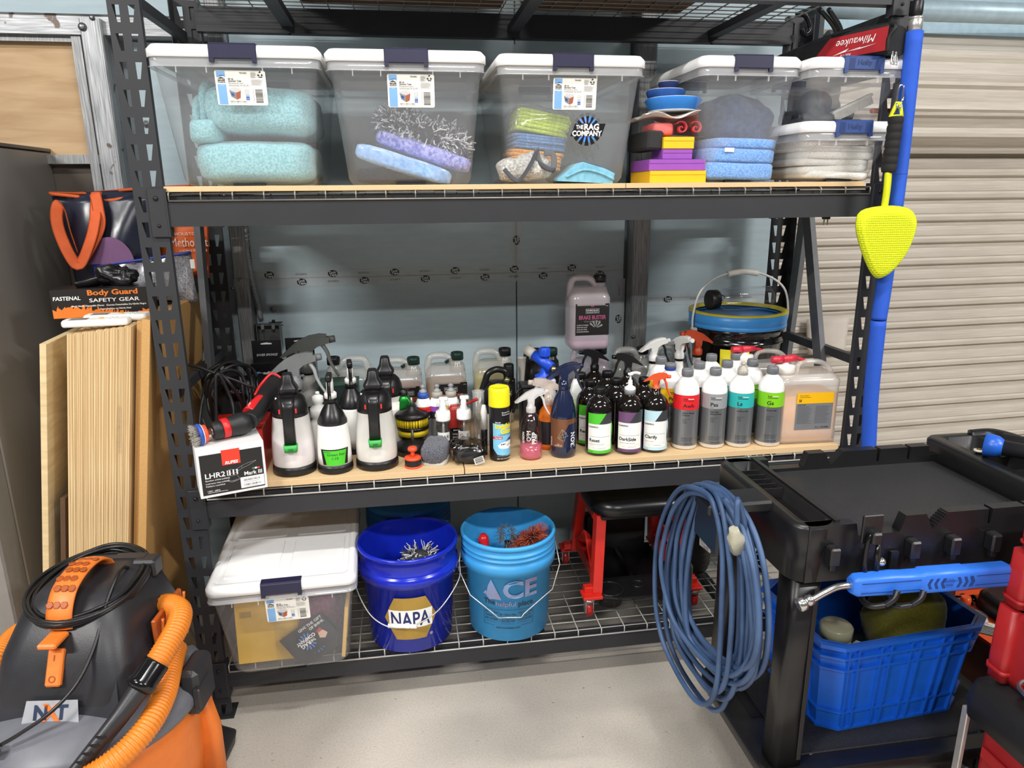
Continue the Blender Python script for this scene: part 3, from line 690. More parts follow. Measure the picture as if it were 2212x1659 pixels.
def stackpack(label, loc, col, n, w, d, h, rot=(0,0,0)):
    t = T('towel_stack', label, 'towels', loc, 0, rot=rot); z = 0
    for i in range(n):
        hh = h/n; obj('towel', soft(w+random.uniform(-.008, .008), d, hh*1.3, .3, 36, 8, .003, 30, i*2.3), col, t, (random.uniform(-.003, .003), random.uniform(-.004, .004), z)); z += hh
    return t
stackpack('stack of orange microfibre towels in the tote with the round sticker', (lC.x-.09, lC.y-.11, UP+.045), OR, 5, .17, .2, .05, (0, .1, 0))
stackpack('stack of blue microfibre towels on the orange ones in the tote', (lC.x-.075, lC.y-.11, UP+.1), SB, 5, .165, .2, .04, (0, .1, 0))
stackpack('stack of lime green microfibre towels on top in the tote', (lC.x-.07, lC.y-.11, UP+.145), YG, 6, .165, .2, .062, (0, .18, 0))
tp = T('clear_towel_bag', 'crumpled clear bag around the coloured microfibre stacks', 'plastic bag', (lC.x-.075, lC.y-.11, UP+.04), 0, rot=(0, .1, 0))
obj('film', soft(.215, .235, .185, .35, 40, 24, .013, 26, 3.), CLEAR('fbfcf8', 1.22, .1), tp)
obj('film_tail', MB().grid(lambda u, v: (.09+.09*u, -.09+.16*v, .10-.03*u+.02*math.sin(v*11+u*7)+.01*math.sin(u*23)), 14, 12), CLEAR('fbfcf8', 1.22, .1), tp)
t = T('grey_towel', 'grey pebbled towel with charcoal edging in the tote', 'towel', (lC.x-.115, lC.y-.20, UP+.006), 0, rot=(0, -.1, 0))
obj('folded_cloth', soft(.155, .1, .082, .7, 40, 16, .016, 22, 4.), CLOTH('d4d4ce', '9c9c9a', 160., .8), t)
obj('edging', MB().tube([(-.075, -.05, .045), (-.04, -.058, .008), (.0, -.060, .045), (.025, -.056, .085), (.028, -.045, .088), (.035, -.052, .05), (.07, -.05, .03), (.078, -.04, .07), (.05, -.045, .078)], lambda t: (.009, .003), 6, 8), M('4a4d55', .9), t)
t = T('teal_cloth', 'light blue folded suede cloth in the tote with the round sticker', 'cloth', (lC.x+.05, lC.y-.19, UP+.004), 0, rot=(0, .05, 0))
q_ = [(-.085, 0), (.085, 0), (.09, .03), (.06, .042), (-.01, .058), (-.03, .05), (-.05, .03), (-.08, .008)]
obj('folded_cloth', MB().prism(q_, -.07, .07, Matrix.Rotation(PI/2, 4, 'X'), smooth=True), CLOTH('86bfd6', '72aec8', 60., .3), t)
obj('fold_line', MB().tube([(-.06, -.072, .012), (-.01, -.073, .035), (.04, -.073, .03), (.088, -.073, .012)], .0035, 6), CLOTH('86bfd6', '72aec8', 60., .3), t)
thing1('plum_cloth', 'dark plum cloth behind the light blue cloth in the tote', 'cloth', soft(.15, .16, .06, .6, 30, 12, .012, 14), CLOTH('4a3c50', '33293a', 70.), (lC.x+.085, lC.y-.04, UP+.008))
thing1('green_cloth', 'pale green cloth end behind the plum cloth', 'cloth', soft(.1, .09, .08, .7, 24, 10, .012, 18), CLOTH('7fae9c', '5d8f7c', 70.), (lC.x+.04, lC.y+.10, UP+.008))
lD = tD.location
t = towel('bright blue plush towel at the bottom of the tall narrow tote', (lD.x+.005, lD.y-.055, UP+.006), ((.232, .28, .05, .0, .0), (.23, .28, .042, .004, -.004), (.21, .27, .03, .012, -.006)), CLOTH('86b2ea', '6894d6', 200., .6, .4, .005), (0, .03, 0), amp=.007)
obj('care_label', MB().box((-.05, -.146, .088), (.03, .002, .012)), M('e8eaf0', .6), t)
thing1('navy_jacket', 'dark navy crumpled garment above the blue towel', 'garment', soft(.22, .25, .15, .7, 40, 18, .022, 11, 6.), CLOTH('4c5a78', '3c4862', 60., .5), (lD.x+.02, lD.y-.02, UP+.115), (0, .25, 0))
thing1('orange_pad', 'orange applicator at the back of the tall narrow tote', 'pad', soft(.13, .2, .085, .55, 30, 14, .008, 10), CLOTH('c9784f', 'b0623c', 60., .4), (lD.x-.06, lD.y+.08, UP+.16))
lE, lF = tE.location, tF.location
t = T('grey_cloth_stack', 'stack of folded pale grey cloths in the lower small tote', 'cloths', (lF.x, lF.y-.01, UP+.006), 0)
GC = CLOTH('f0eee8', 'dcdad2', 260., .3)
for i in range(6): obj('cloth', soft(.232+.006*i, .30, .026, .3, 56, 10, .0045, 24, i*5.), GC, t, (random.uniform(-.004, .004), random.uniform(-.006, .006), .0195*i), (0, random.uniform(-.05, .05), random.uniform(-.03, .03)))
t = T('black_holder', 'black round plastic fitting in the upper small tote', 'fitting', (lE.x-.07, lE.y-.06, UP+.185), 0)
obj('disc', MB().lathe([(.0, 0), (.045, 0), (.045, .02), (.036, .026), (.036, .06), (.0, .06)], 24, X=Matrix.Translation((0, 0, .045)) @ Matrix.Rotation(PI/2, 4, 'X')), M('23262e', .5), t)
obj('bracket', MB().box((.0, -.02, .01), (.12, .05, .018), bev=.004), M('23262e', .5), t)
t = T('detail_brush', 'pale bristled brush with an orange handle in the upper small tote', 'brush', (lE.x+.05, lE.y-.10, UP+.215), 0, rot=(0, -.42, 0))
br = MB()
for i in range(30):
    for j in range(4): br.box((-.065+i*.0044, -.008+j*.005, .004), (.0032, .004, .024))
b_ = obj('bristles', br, M('cfc9bb', .8), t); b_['kind'] = 'stuff'
obj('block', MB().box((0, 0, .019), (.14, .024, .008), bev=.002), M('d8d4c8', .5), t)
t2 = obj('handle', MB().box((.105, 0, -.002), (.085, .022, .014), Matrix.Rotation(.42, 4, 'Y'), bev=.004), M('d8693c', .5), t)
thing1('dark_cloth', 'dark blue cloth lying at the bottom of the upper small tote', 'cloth', soft(.2, .2, .05, .5, 30, 12, .01, 14), CLOTH('2c3548', '20283a', 80.), (lE.x+.02, lE.y+.06, UP+.182))
# ---------------------------------------------------------------- foam pads and card boxes between the totes
FB = M('2a78c8', .9, var=.05, bump=.4, bscale=500); FD = M('1e4f96', .9, bump=.3, bscale=500); FN = M('16295e', .85, bump=.3, bscale=500)
YB, PB_ = M('f0bf1f', .42, var=.02), M('9650b4', .42, var=.03)
def cardbox(label, x0, x1, y0, z0, h, d, mat):
    t = T('card_box', label, 'box', ((x0+x1)/2, y0+d/2, z0)); w = x1-x0
    obj('carton', MB().box((0, 0, h/2), (w, d, h), bev=.0012), mat, t)
    obj('lid_flap', MB().box((0, -d/2-.0008, h-.006), (w*.98, .0016, .011)), mat, t)
    return t
z = UP
cardbox('wide yellow card box lying on the board, bottom of the stack', 1.462, 1.642, .055, z, .036, .19, YB); z += .0365
cardbox('wide purple card box on the wide yellow box', 1.46, 1.641, .06, z, .033, .18, PB_); z += .0335
cardbox('small purple card box in the middle of the stack', 1.503, 1.598, .065, z, .03, .10, PB_); z += .0305
cardbox('small yellow card box under the pink pad packs', 1.503, 1.60, .06, z, .034, .10, YB); z += .0345
pk = T('pad_pack', 'clear pack of rolled pink finishing pads on the yellow box', 'pad pack', (1.56, .11, z))
obj('clear_case', MB().box((.028, -.005, .029), (.1, .07, .055), bev=.001), CLEAR('fff2f2', 1.3, .06), pk)
for sx in (0, 1):
    sp = [(.008+.0045*a*1.0*math.cos(a*1.9), 0, .027+.0045*a*math.sin(a*1.9)) for a in [i*.22 for i in range(22)]]
    obj('rolled_pad', MB().tube([(p[0]-.0+sx*.046, -.015, p[2]) for p in sp], lambda t: (.0022, .016), 6, 2, sq=(0,0,1)), M('d65a66', .85), pk)
obj('pink_pad', soft(.07, .12, .04, .4, 24, 10, .002, 9), M('e2716e', .9, bump=.3), pk, (-.05, .03, .004))
bp_ = T('mesh_pad', 'black mesh covered pad leaning beside the pink pads', 'pad', (1.478, .17, UP+.066), 0, rot=(0, .05, 0))
obj('pad', MB().box((0, 0, .06), (.05, .2, .055), bev=.006), M('2a2a2b', .85, bump=.8, bscale=300), bp_)
z2 = z+.0565
pp_ = T('pad_sleeve', 'crumpled printed white paper sleeve under the blue foam pads', 'paper sleeve', (1.53, .15, z2))
obj('sleeve', MB().grid(lambda u, v: (-.085+.17*u, -.09+.18*v, .006+.009*math.sin(u*8+v*5)*math.cos(v*6)+.014*max(0, u-.6)), 18, 18), M('ddd6cf', .7), pp_)
mod(pp_.children[0], 'SOLIDIFY', thickness=.002)
prints([('t', t_, -.03, -.003*i, .004, 0, dict(w=.05)) for i, t_ in enumerate(('FINISHING PAD', 'USE WITH POLISH', 'WASH BEFORE USE'))], Flat((1.51-1.53, -.092, .012), (1,0,0), (0,-.3,.95)), pp_, [P_G], 'sleeve_print')
def fpad(label, x, y, z, r0, r1, h, mat, top=None):
    t = T('foam_pad', label, 'polishing pad', (x, y, z)); obj('foam', MB().lathe([(0, 0), (r0*.96, 0), (r0, .003), (r1, h-.006), (r1*.96, h), (0, h)], 40), mat, t)
    obj('velcro_back', MB().lathe([(r1*.9, 0), (r1*.9, .002), (0, .002)], 32, (0, 0, h)), top or M('cfd6de', .9), t)
    return t
obj('velcro_disc', MB().lathe([(0, -.001), (.075, -.001), (.075, .001), (0, .001)], 32), M('dfe0dd', .9), fpad('wide bright blue foam pad at the bottom of the three blue pads', 1.555, .135, z2+.022, .07, .0875, .036, FB))
fpad('middle sized blue foam pad in the blue pad pile', 1.53, .135, z2+.0605, .055, .06, .022, FD); fpad('small navy foam pad on top of the blue pad pile', 1.538, .135, z2+.085, .026, .032, .021, FN)
# ================================================================ BOTTLES ON THE MIDDLE SHELF
def away(p): d = Vector((p.x-CAM.x, p.y-CAM.y, 0)); return d.normalized()
def spot(px, py, r, z=MID):
    """centre on the shelf of a round thing of radius r whose front foot is seen at the pixel"""
    p = onZ(px, py, z); return p+away(p)*r
def top(px, py, c): return onY(px, py, c.y).z-c.z
def FACE(c): return math.atan2(CAM.y-c.y, CAM.x-c.x)
GL = lambda c, r=.16: M(c, r, var=.03, coat=.4)
KB = M('131315', .38, var=.05); GREY = M('7d8084', .42, var=.04); WPL = M('efefec', .35, var=.01); REDP = M('d5342c', .4, var=.03); ORP = M('ea5a2a', .4, var=.03)
ACC = []
def trigger(parent, z, col, lever=None, s=1., rz=0., name='trigger_head', tube=True):
    """trigger sprayer head on a neck at height z; nozzle towards local +x"""
    X = Matrix.Translation((0, 0, z)) @ Matrix.Rotation(rz, 4, 'Z') @ Matrix.Scale(s, 4)
    m = MB(); m.lathe([(.0145, 0), (.0155, .002), (.0155, .017), (.0125, .02), (.011, .03)], 20, X=X, cap=True)
    out = [(-.010, .028), (.010, .028), (.011, .044), (.022, .053), (.046, .060), (.047, .071), (.030, .0725), (.006, .069), (-.018, .060), (-.040, .045), (-.052, .034), (-.044, .034), (-.028, .041), (-.012, .046)]
    Y = X @ Matrix.Rotation(PI/2, 4, 'X')
    m.prism(out, -.0095, .0095, Y); m.prism([(x*.86, y+.0055) for x, y in out], -.006, .006, Y)
    m.cyl(X @ Vector((.044, 0, .0655)), X @ Vector((.057, 0, .067)), .0075*s, .007*s, 12)
    h = obj(name, m, col, parent)
    lv = MB(); lv.tube([X @ Vector(p) for p in ((.030, 0, .058), (.040, 0, .040), (.044, 0, .022), (.052, 0, .004), (.060, 0, -.010))], lambda t: ((.0045-.002*t)*s, (.0075-.002*t)*s), 8, 4, sq=(1,0,0))
    obj('lever', lv, lever or col, h)
    return h
def disc_cap(parent, z, r, h, mat, ribs=True, name='cap'):
    m = MB().lathe([(r, 0), (r, h*.85), (r*.93, h), (r*.55, h), (r*.5, h*.93), (0, h*.93)], 28, (0, 0, z))
    if ribs:
        for i in range(24):
            a = 2*PI*i/24; m.box((r*math.cos(a), r*math.sin(a), z+h*.42), (.0012, .0012, h*.75), None)
    return obj(name, m, mat, parent)
# ---- dark detail bottles (rounded shoulders)
DKG = GL('15110f', .1)
def dark_bottle(label, px, py, col, title=None, capk='cap', r=.0445, loc=None, tc=None, grp=None, c2=None):
    c = loc or spot(px, py, r); t = T('detail_bottle', label, 'bottle', c, group=grp)
    H = .192
    obj('bottle_body', MB().lathe([(0, .003), (r*.8, .002), (r*.97, .006), (r, .014), (r, .150), (r*.97, .162), (r*.85, .176), (r*.62, .189), (r*.42, .196), (.0155, .200), (.0155, .215)], 32), DKG, t)
    if capk == 'cap': disc_cap(t, .205, .0185, .021, KB)
    elif capk == 'pump':
        p = obj('pump', MB().lathe([(.017, .2), (.018, .205), (.018, .222), (.012, .226), (.007, .23), (.007, .246), (.0035, .248), (.0035, .262), (.009, .264), (.009, .27), (0, .271)], 20), M('f2f2f2', .35), t)
        obj('spout', MB().tube([(0, 0, .268), (.018, 0, .270), (.032, 0, .266)], lambda q: (.0045, .006), 8, 4), M('f2f2f2', .35), p); obj('pump_collar', MB().lathe([(.0185, .2), (.0185, .216), (.013, .22)], 24), M('8c9094', .4), p)
    elif capk == 'trig': trigger(t, .203, KB, rz=tc if tc is not None else PI, s=1.05)
    elif capk == 'otrig': trigger(t, .203, ORP, rz=tc if tc is not None else .3, s=.85)
    if title:
        a = FACE(c)+.12; fr = Round(r, a); W = r*.97
        lb = patch(fr, (-W, .022, W, .112), M('f1f1ee', .45, var=0.), t, 'label', .0006)
        pr = [('p', [(-W, .112), (-W, .148), (W*.45, .148), (-W*.1, .112)], 0), ('p', [(-W*.1, .112), (W*.45, .148), (W, .148), (W, .112)], 1), ('r', (-W, .012, W, .022), 0), ('p', [(W, .012), (W*1.2, .012), (W*1.2, .1), (W, .12)], 0), ('p', [(W, .05), (W*1.2, .03), (W*1.2, .06), (W, .09)], 1),
              ('t', 'CARPRO', -W*.55, .102, .007, 1, dict(bold=.03, sx=1.25)), ('r', (-W*.82, .0685, W*.8, .0692), 1), ('t', title, -W*.84, .0565, .0155, 2, dict(left=True, bold=.02)),
              ('t', {'Reset': 'INTENSIVE CAR SHAMPOO', 'DarkSide': 'TIRE AND RUBBER SEALANT', 'Clarify': 'GLASS CLEANER'}.get(title, ''), -W*.84, .043, .0042, 3, dict(left=True)), ('t', '1 L      33.8 fl.oz      PLEASE RECYCLE', -W*.84, .030, .0036, 3, dict(left=True)), ('r', (-W*.82, .0365, W*.8, .0368), 3), ('t', '1 L / 34oz', -W*.7, .0165, .0036, 2, {})]
        prints(pr, fr, lb, [M(col, .45, var=0.), M('3a3b40', .5, var=0.), M('17171a', .5, var=0.), P_G], 'label_print', .001)
    return t
dark_bottle('glossy black capped bottle with bright green and white label', 1292, 987, '4fc531', 'Reset')
dark_bottle('glossy black bottle with white pump and purple label', 1356, 984, '6d4a72', 'DarkSide', 'pump')
dark_bottle('glossy black bottle with orange trigger and pale blue label', 1411, 980, 'bfe0ea', 'Clarify', 'otrig', tc=-.75)
def behind(px, py_cap, yb, capz=.226): p = onY(px, py_cap, yb); return Vector((p.x, yb, MID))
def b2(label, px, yb, **k): 
    c = behind(px, 815, yb); return dark_bottle(label, 0, 0, k.pop('col', '4fc531'), k.pop('title', None), loc=c, **k)
b2('capped black bottle with a green label strip behind the green labelled bottle', 1274, .165, title='Reset')
b2('capped black bottle between green and purple labelled bottles, second row', 1331, .17)
b2('capped black bottle right behind the white pump bottle', 1392, .165)
b2('capped black bottle in the third row behind the green labelled bottle', 1312, .275)
b2('black bottle with black trigger pointing left, left one of two', 1284, .385, capk='trig', tc=PI)
b2('black bottle with black trigger pointing left, right one behind the white pump', 1356, .29, capk='trig', tc=PI)
b2('capped black bottle at the left end of the dark back row', 1254, .27)
# ---- silver-grey wrapped bottles with white shoulders
SIL = M('84878a', .3, .55, var=.03, scale=3, stretch=(1, 1, .2))
def koch(label, px, py, col, code=None, name1=None, cap='grey', r=.0425, loc=None, h=.285, rot=.28, lines=True):
    c = loc or spot(px, py, r); t = T('care_bottle', label, 'bottle', c, group='silver labelled litre bottles')
    obj('bottle_body', MB().lathe([(0, .002), (r*.85, .001), (r, .006), (r, .205), (r*.985, .218), (r*.9, .235), (r*.72, .25), (r*.46, .262), (.0150, .266), (.0150, .272)], 32), M('f3f3f1', .25, var=.01, coat=.2), t)
    a = FACE(c)+rot; fr = Round(r, a)
    w = r*2.2
    lb = patch(fr, (-w, .017, w, .206), SIL, t, 'label', .0005)
    pr = [('r', (-w+.006, .152, w, .2055), 0), ('r', (-w, .017, -w+.0025, .206), 3)]
    if code:
        pr += [('t', 'Koch', -.020, .193, .0062, 1, dict(left=True, bold=.03)), ('t', 'Chemie', -.005, .193, .0062, 3, dict(left=True, bold=.03)), ('t', 'ExcellenceForExperts.', -.020, .1865, .0056, 1, dict(left=True, bold=.02, w=.034)),
               ('t', code, -.021, .168, .0195, 1, dict(left=True, bold=.02)), ('t', '500000', -.021, .156, .003, 1, dict(left=True))]
        for i, ln in enumerate(name1): pr.append(('t', ln, -.021, .141-.008*i, .0075, 1, dict(left=True, bold=.012)))
        for i, ln in enumerate(('Intensive cleaner', 'Reiniger', 'Nettoyant', 'Limpiador')): pr.append(('t', ln, -.019, .119-.0052*i, .0035, 1, dict(left=True)))
        pr += [('t', 'DANGER! Causes severe', -.022, .047, .0042, 1, dict(left=True)), ('t', 'skin burns and eye damage', -.022, .041, .0036, 1, dict(left=True)), ('t', 'Keep away from children', -.022, .036, .0036, 1, dict(left=True)), ('t', '1 L / 33.8 FL. OZ.', -.024, .025, .0062, 1, dict(left=True))]
    prints(pr, fr, lb, [M(col, .4, var=0.), M('222326', .5, var=0.), P_G, M('f4f4f2', .5, var=0.)], 'label_print', .0009)
    if cap == 'grey': disc_cap(t, .268, .0188, .025, GREY)
    elif cap == 'blue': disc_cap(t, .268, .0188, .012, M('2b459c', .4)); disc_cap(t, .280, .0188, .012, GREY)
    elif cap == 'push':
        obj('push_cap', MB().lathe([(.0175, .266), (.0175, .284), (.0135, .288), (.0135, .293), (.006, .297), (.006, .302), (.0095, .305), (.008, .309), (.003, .312), (0, .3125)], 24), M('b8b3a8', .4), t)
    t.scale = (1, 1, .93); return t
koch('white and silver bottle with bright red band in the front row', 1476, 973, 'e5242c', 'Awh', ('Alkali Wheel', 'Cleaner'))
koch('white and silver bottle with plain grey band in the front row', 1535, 970, '9a9c9f', 'Pss', ('Plast Star', 'silicone-free'))
koch('white and silver push-cap bottle with turquoise band in the front row', 1592, 968, '2fb6b4', 'Ls', ('Leather Star',), 'push')
koch('white and silver bottle with lime band beside the amber can', 1655, 966, '86d31c', 'Gs', ('Green Star',))
def k2(label, px, yb, col, cap='grey', code=None): p = onY(px, 775, yb); return koch(label, 0, 0, col, code, ('Star',) if code else None, cap, loc=Vector((p.x, yb, MID)), rot=.5)
k2('white care bottle with yellow band and blue ringed cap', 1449, .165, 'f2c21c', 'blue', 'Po')
k2('white care bottle, grey cap left of the blue ringed one', 1428, .26, 'f2c21c')
k2('white grey-capped bottle behind the red and grey banded bottles', 1512, .165, '3a3c40'); k2('white grey-capped bottle behind the grey and turquoise banded bottles', 1572, .165, '2fb6b4'); k2('white bottle with lime band behind the front lime banded one', 1627, .165, '86d31c', code='F')
k2('white grey-capped bottle in the third row behind the grey banded bottle', 1537, .27, '9a9c9f'); k2('white care bottle in the third row in front of the black bucket', 1590, .27, '9a9c9f')
# ---- gallon jugs
def jug(label, x, y, w, d, h, liquid, fill, capc, flip=1, z=MID, lab=None, body='e9e7e2', hd=.0, rz=0., a=.42, capd=None, name='gallon_jug'):
    t = T(name, label, 'jug', (x, y, z), rz)
    zs = h*.70
    wall = MILK(body, a, .3, .2) if liquid else M(body, .35, var=.05)
    m = MB(); m.rloft([(.0, w*.86, d*.86, .02), (.006, w*.95, d*.95, .025), (.016, w, d, .028), (h*.16, w, d, .028), (h*.175, w*.975, d*.975, .026), (h*.60, w*.975, d*.975, .026), (h*.615, w, d, .028), (zs, w, d, .03), (h*.80, w*.90, d*.80, .03), (h*.845, w*.78, d*.5, .025, flip*w*.06, 0)], 6)
    b = obj('jug_body', m, wall, t)
    hm = MB(); hx = -flip
    hm.tube([(hx*w*.43, 0, h*.70), (hx*w*.43, 0, h*.84), (hx*w*.36, 0, h*.945), (hx*w*.20, 0, h*.965), (-hx*w*.02, 0, h*.955), (-hx*w*.15, 0, h*.89), (-hx*w*.20, 0, h*.80)], lambda q: (.0125, .015), 10, 5, sq=(1,0,0))
    obj('handle', hm, wall, t)
    nx = flip*w*.30
    obj('neck', MB().lathe([(.03, h*.74), (.028, h*.82), (.0195, h*.86), (.0195, h*.93)], 20, (nx, 0, 0)), wall, t)
    cp = obj('cap', MB().lathe([(.0235, h*.90), (.0235, h*.985), (.021, h), (.012, h), (.011, h*.99), (0, h*.99)], 24, (nx, 0, 0)), capc, t)
    if capd: obj('cap_tab', MB().tube([(nx, 0, h*.915), (nx-flip*.025, -.005, h*.90), (nx-flip*.045, -.008, h*.865)], lambda q: (.004, .012), 8, 3), capc, cp)
    if liquid: obj('liquid', MB().rloft([(.006, w*.86, d*.86, .02), (.016, w*.945, d*.945, .024), (min(fill, .69)*h, w*.945, d*.945, .024)], 5), liquid, t)
    if lab: lab(t, w, d, h)
    return t
def ps_label(title, col, sub='', x=.0, zc=.42, lw=.8, lh=.42):
    def f(t, w, d, h):
        W, H = w*lw, h*lh; fr = Flat((x*w, -d/2*.975-.0006, h*zc), (1,0,0), (0,0,1))
        lb = patch(fr, (-W/2, -H/2, W/2, H/2), M('1d1b1d', .4, var=.03), t, 'label', .0004); wt, g = M('e6e6e6', .5, var=0.), M('9a9a9a', .5, var=0.)
        pr = [('r', (-W*.2, H*.34, W*.2, H*.345), 1), ('r', (-W*.2, H*.2, W*.2, H*.205), 1), ('r', (-W*.2, H*.2, -W*.195, H*.345), 1), ('r', (W*.195, H*.2, W*.2, H*.345), 1), ('t', 'P&S', 0, H*.42, .008, 0, {}), ('t', 'DOUBLE BLACK', 0, H*.295, .0075, 1, dict(bold=.02, w=W*.36)), ('t', 'COLLECTION', 0, H*.235, .006, 1, dict(w=W*.34)),
              ('t', title, 0, H*.07, .021, 0, dict(bold=.01, w=W*.8)), ('t', sub, 0, -H*.06, .008, 2, dict(w=W*.5 if sub else None))]
        for i, s_ in enumerate(('CLEANS WHEELS', 'REMOVES RUST', 'SAFE ON TIRES', 'BIODEGRADABLE')): pr.append(('t', s_, -W*.46, -H*(.17+.07*i), .0058, 1, dict(left=True)))
        for k in range(5):
            a0, a1 = .3+k*.5, .55+k*.5; pr.append(('p', [(W*.1+.012*math.cos(a0)*.5, -H*.28+.012*math.sin(a0)*.5), (W*.1+.028*math.cos(a0), -H*.28+.03*math.sin(a0)), (W*.1+.028*math.cos(a1), -H*.28+.03*math.sin(a1)), (W*.1+.012*math.cos(a1)*.5, -H*.28+.012*math.sin(a1)*.5)], 2))
        pr += [('t', '1 GAL', W*.42, H*.43, .0045, 1, {})]
        prints(pr, fr, lb, [M(col, .5, var=0.), wt, g], 'label_print', .0009)
    return f
DG = M('17352e', .4); YJ = .475
jx = lambda px, yb=YJ: onY(px, 800, yb).x
jug('translucent gallon jug of teal liquid with black cap at its left', jx(752), YJ, .165, .125, .275, M('6fb5b8', .4), .66, KB, -1)
jug('translucent gallon jug of salmon liquid with dark green flip cap', jx(868), YJ, .145, .115, .262, M('c4704f', .4), .6, DG, 1, lab=ps_label('RED EMBER', 'b5503a', 'PAINT CLEANSER', .12), capd=1)
jug('translucent gallon jug of tan liquid with dark green flip cap', jx(962), YJ, .15, .115, .274, M('c49a6c', .4), .62, DG, 1, lab=ps_label('FINISHER', 'c25a4c', 'DETAIL SPRAY', .1), capd=1)
jug('translucent gallon jug of yellow-green liquid with black cap', jx(1065), YJ, .15, .115, .282, M('cfc24e', .4), .69, KB, 1, lab=ps_label('TRUE VUE', 'd8d8c8', 'GLASS CLEANER', .1))
jug('black opaque gallon jug with dark green cap', jx(1168), YJ, .135, .11, .275, None, 0, DG, 1, body='1b1b1d')
pj_ = jug('pink liquid gallon jug standing under another pale pink jug', jx(1272), YJ, .15, .115, .272, M('9c4a8c', .4), .5, KB, 1, body='d9c8d4')
jug('upper pale pink gallon jug with black label, stacked on another jug', jx(1266), YJ-.0, .155, .12, .272, M('d6a6c6', .4), .12, KB, 1, z=MID+.2735, lab=ps_label('BRAKE BUSTER', 'c8608c', 'TOTAL WHEEL CLEANER', .03, .42, .82, .43), body='e6dce2', a=.55)
jug('clear empty-looking gallon jug with black cap behind dark bottles', jx(1362), YJ, .15, .115, .265, M('a8a9a6', .4), .3, KB, 1, body='c9cac6')
jug('grey translucent gallon jug beside the black bucket', jx(1446, .5), .5, .13, .11, .262, M('9a9590', .4), .4, KB, 1, body='bdb9b4')
# white funnel standing between the jugs
t = T('funnel', 'tall narrow white funnel tube between yellow jug and black jug', 'funnel', (jx(1127, .40), .40, MID)); obj('cone', MB().lathe([(.007, 0), (.008, .16), (.0165, .258), (.018, .26), (.0165, .26), (.0145, .25), (.006, .16), (.005, 0)], 20, cap=False), MILK('f2f0ea', .8, .3), t)
obj('tip_sleeve', MB().lathe([(.009, .0), (.009, .03), (.0085, .032)], 16), M('4a3a36', .5), t)
# ---- five litre jerry cans with red taps
def jerry(label, x, y, z=MID, lab=True, liquid=True, rz=0.):
    t = T('jerry_can', label, 'jerry can', (x, y, z), rz); w, d, h = .215, .15, .245
    wall = MILK('f6f2ec', .4, .22, .15)
    obj('can_body', MB().rloft([(0, w*.9, d*.9, .02), (.008, w, d, .026), (.045, w, d, .026), (.05, w*.985, d*.985, .026), (.20, w*.985, d*.985, .026), (.205, w, d, .028), (.222, w, d, .03), (.238, w*.9, d*.85, .028), (.243, w*.8, d*.7, .02)], 6), wall, t)
    obj('handle', MB().tube([(-w*.12, 0, .23), (-w*.10, 0, .262), (.0, 0, .274), (w*.28, 0, .27), (w*.44, 0, .245), (w*.45, 0, .215)], lambda q: (.009, .016), 10, 5, sq=(0,0,1)), wall, t)
    if liquid: obj('liquid', MB().rloft([(.008, w*.9, d*.9, .02), (.012, w*.96, d*.96, .024), (.172, w*.96, d*.96, .024)], 5), M('dc9c50', .4), t)
    sx = -w*.31
    obj('screw_collar', MB().lathe([(.034, .222), (.034, .236), (.031, .238), (.0335, .239), (.0335, .262), (.030, .266), (.012, .268), (.012, .274)], 28, (sx, 0, 0)), M('eeeae2', .4, var=.02), t)
    obj('seal_ring', MB().lathe([(.0345, .2345), (.0345, .238), (.03, .238)], 28, (sx, 0, 0)), BK, t)
    tp = obj('tap_body', MB().cyl((sx-.05, -.004, .284), (sx-.012, -.004, .285), .0125, .0125, 16).cyl((sx-.012, -.004, .285), (sx+.036, -.004, .288), .0135, .012, 16).cyl((sx, 0, .27), (sx, 0, .285), .008, .008, 12), M('d8374a', .35, var=.04), t)
    obj('tap_spout', MB().tube([(sx+.034, -.004, .287), (sx+.052, -.004, .283), (sx+.074, -.004, .275)], lambda q: .008-.003*q, 10, 4), M('c62b33', .35), tp)
    if lab:
        fr = Flat((.014, -d/2*.985-.0006, .118), (1,0,0), (0,0,1)); lw, lh = .13, .13
        lb = patch(fr, (-lw/2, -lh/2, lw/2, lh/2), M('77797c', .45, var=.03), t, 'label', .0004)
        pr = [('r', (-lw/2, lh*.21, lw/2, lh/2), 0), ('t', 'Koch Chemie', -lw*.42, lh*.43, .0055, 1, dict(left=True)), ('t', 'ExcellenceForExperts.', -lw*.42, lh*.38, .0045, 1, dict(left=True)), ('t', 'Sf', -lw*.44, lh*.29, .0135, 1, dict(left=True, bold=.02)), ('t', 'Super Foam', -lw*.45, lh*.175, .0055, 1, dict(left=True, bold=.01)), ('t', '5 L / 1.32 GAL', lw*.25, -lh*.44, .008, 1, dict(bold=.01))]
        R = random.Random(9)
        for q in range(22):
            for cx in (-.46, .03): pr.append(('r', (lw*cx, lh*(.13-.022*q), lw*(cx+R.uniform(.3, .42)), lh*(.136-.022*q)), 2))
        prints(pr, fr, lb, [M('f3b90d', .45, var=0.), M('1d1d20', .5, var=0.), M('5b5d60', .5, var=0.)], 'label_print', .0009)
    return t
jerry('five litre can of amber liquid with yellow and grey label', 2.052, .095, rz=-.05)
jerry('five litre pale can with red tap behind the amber can', 1.99, .275, lab=False, liquid=False)
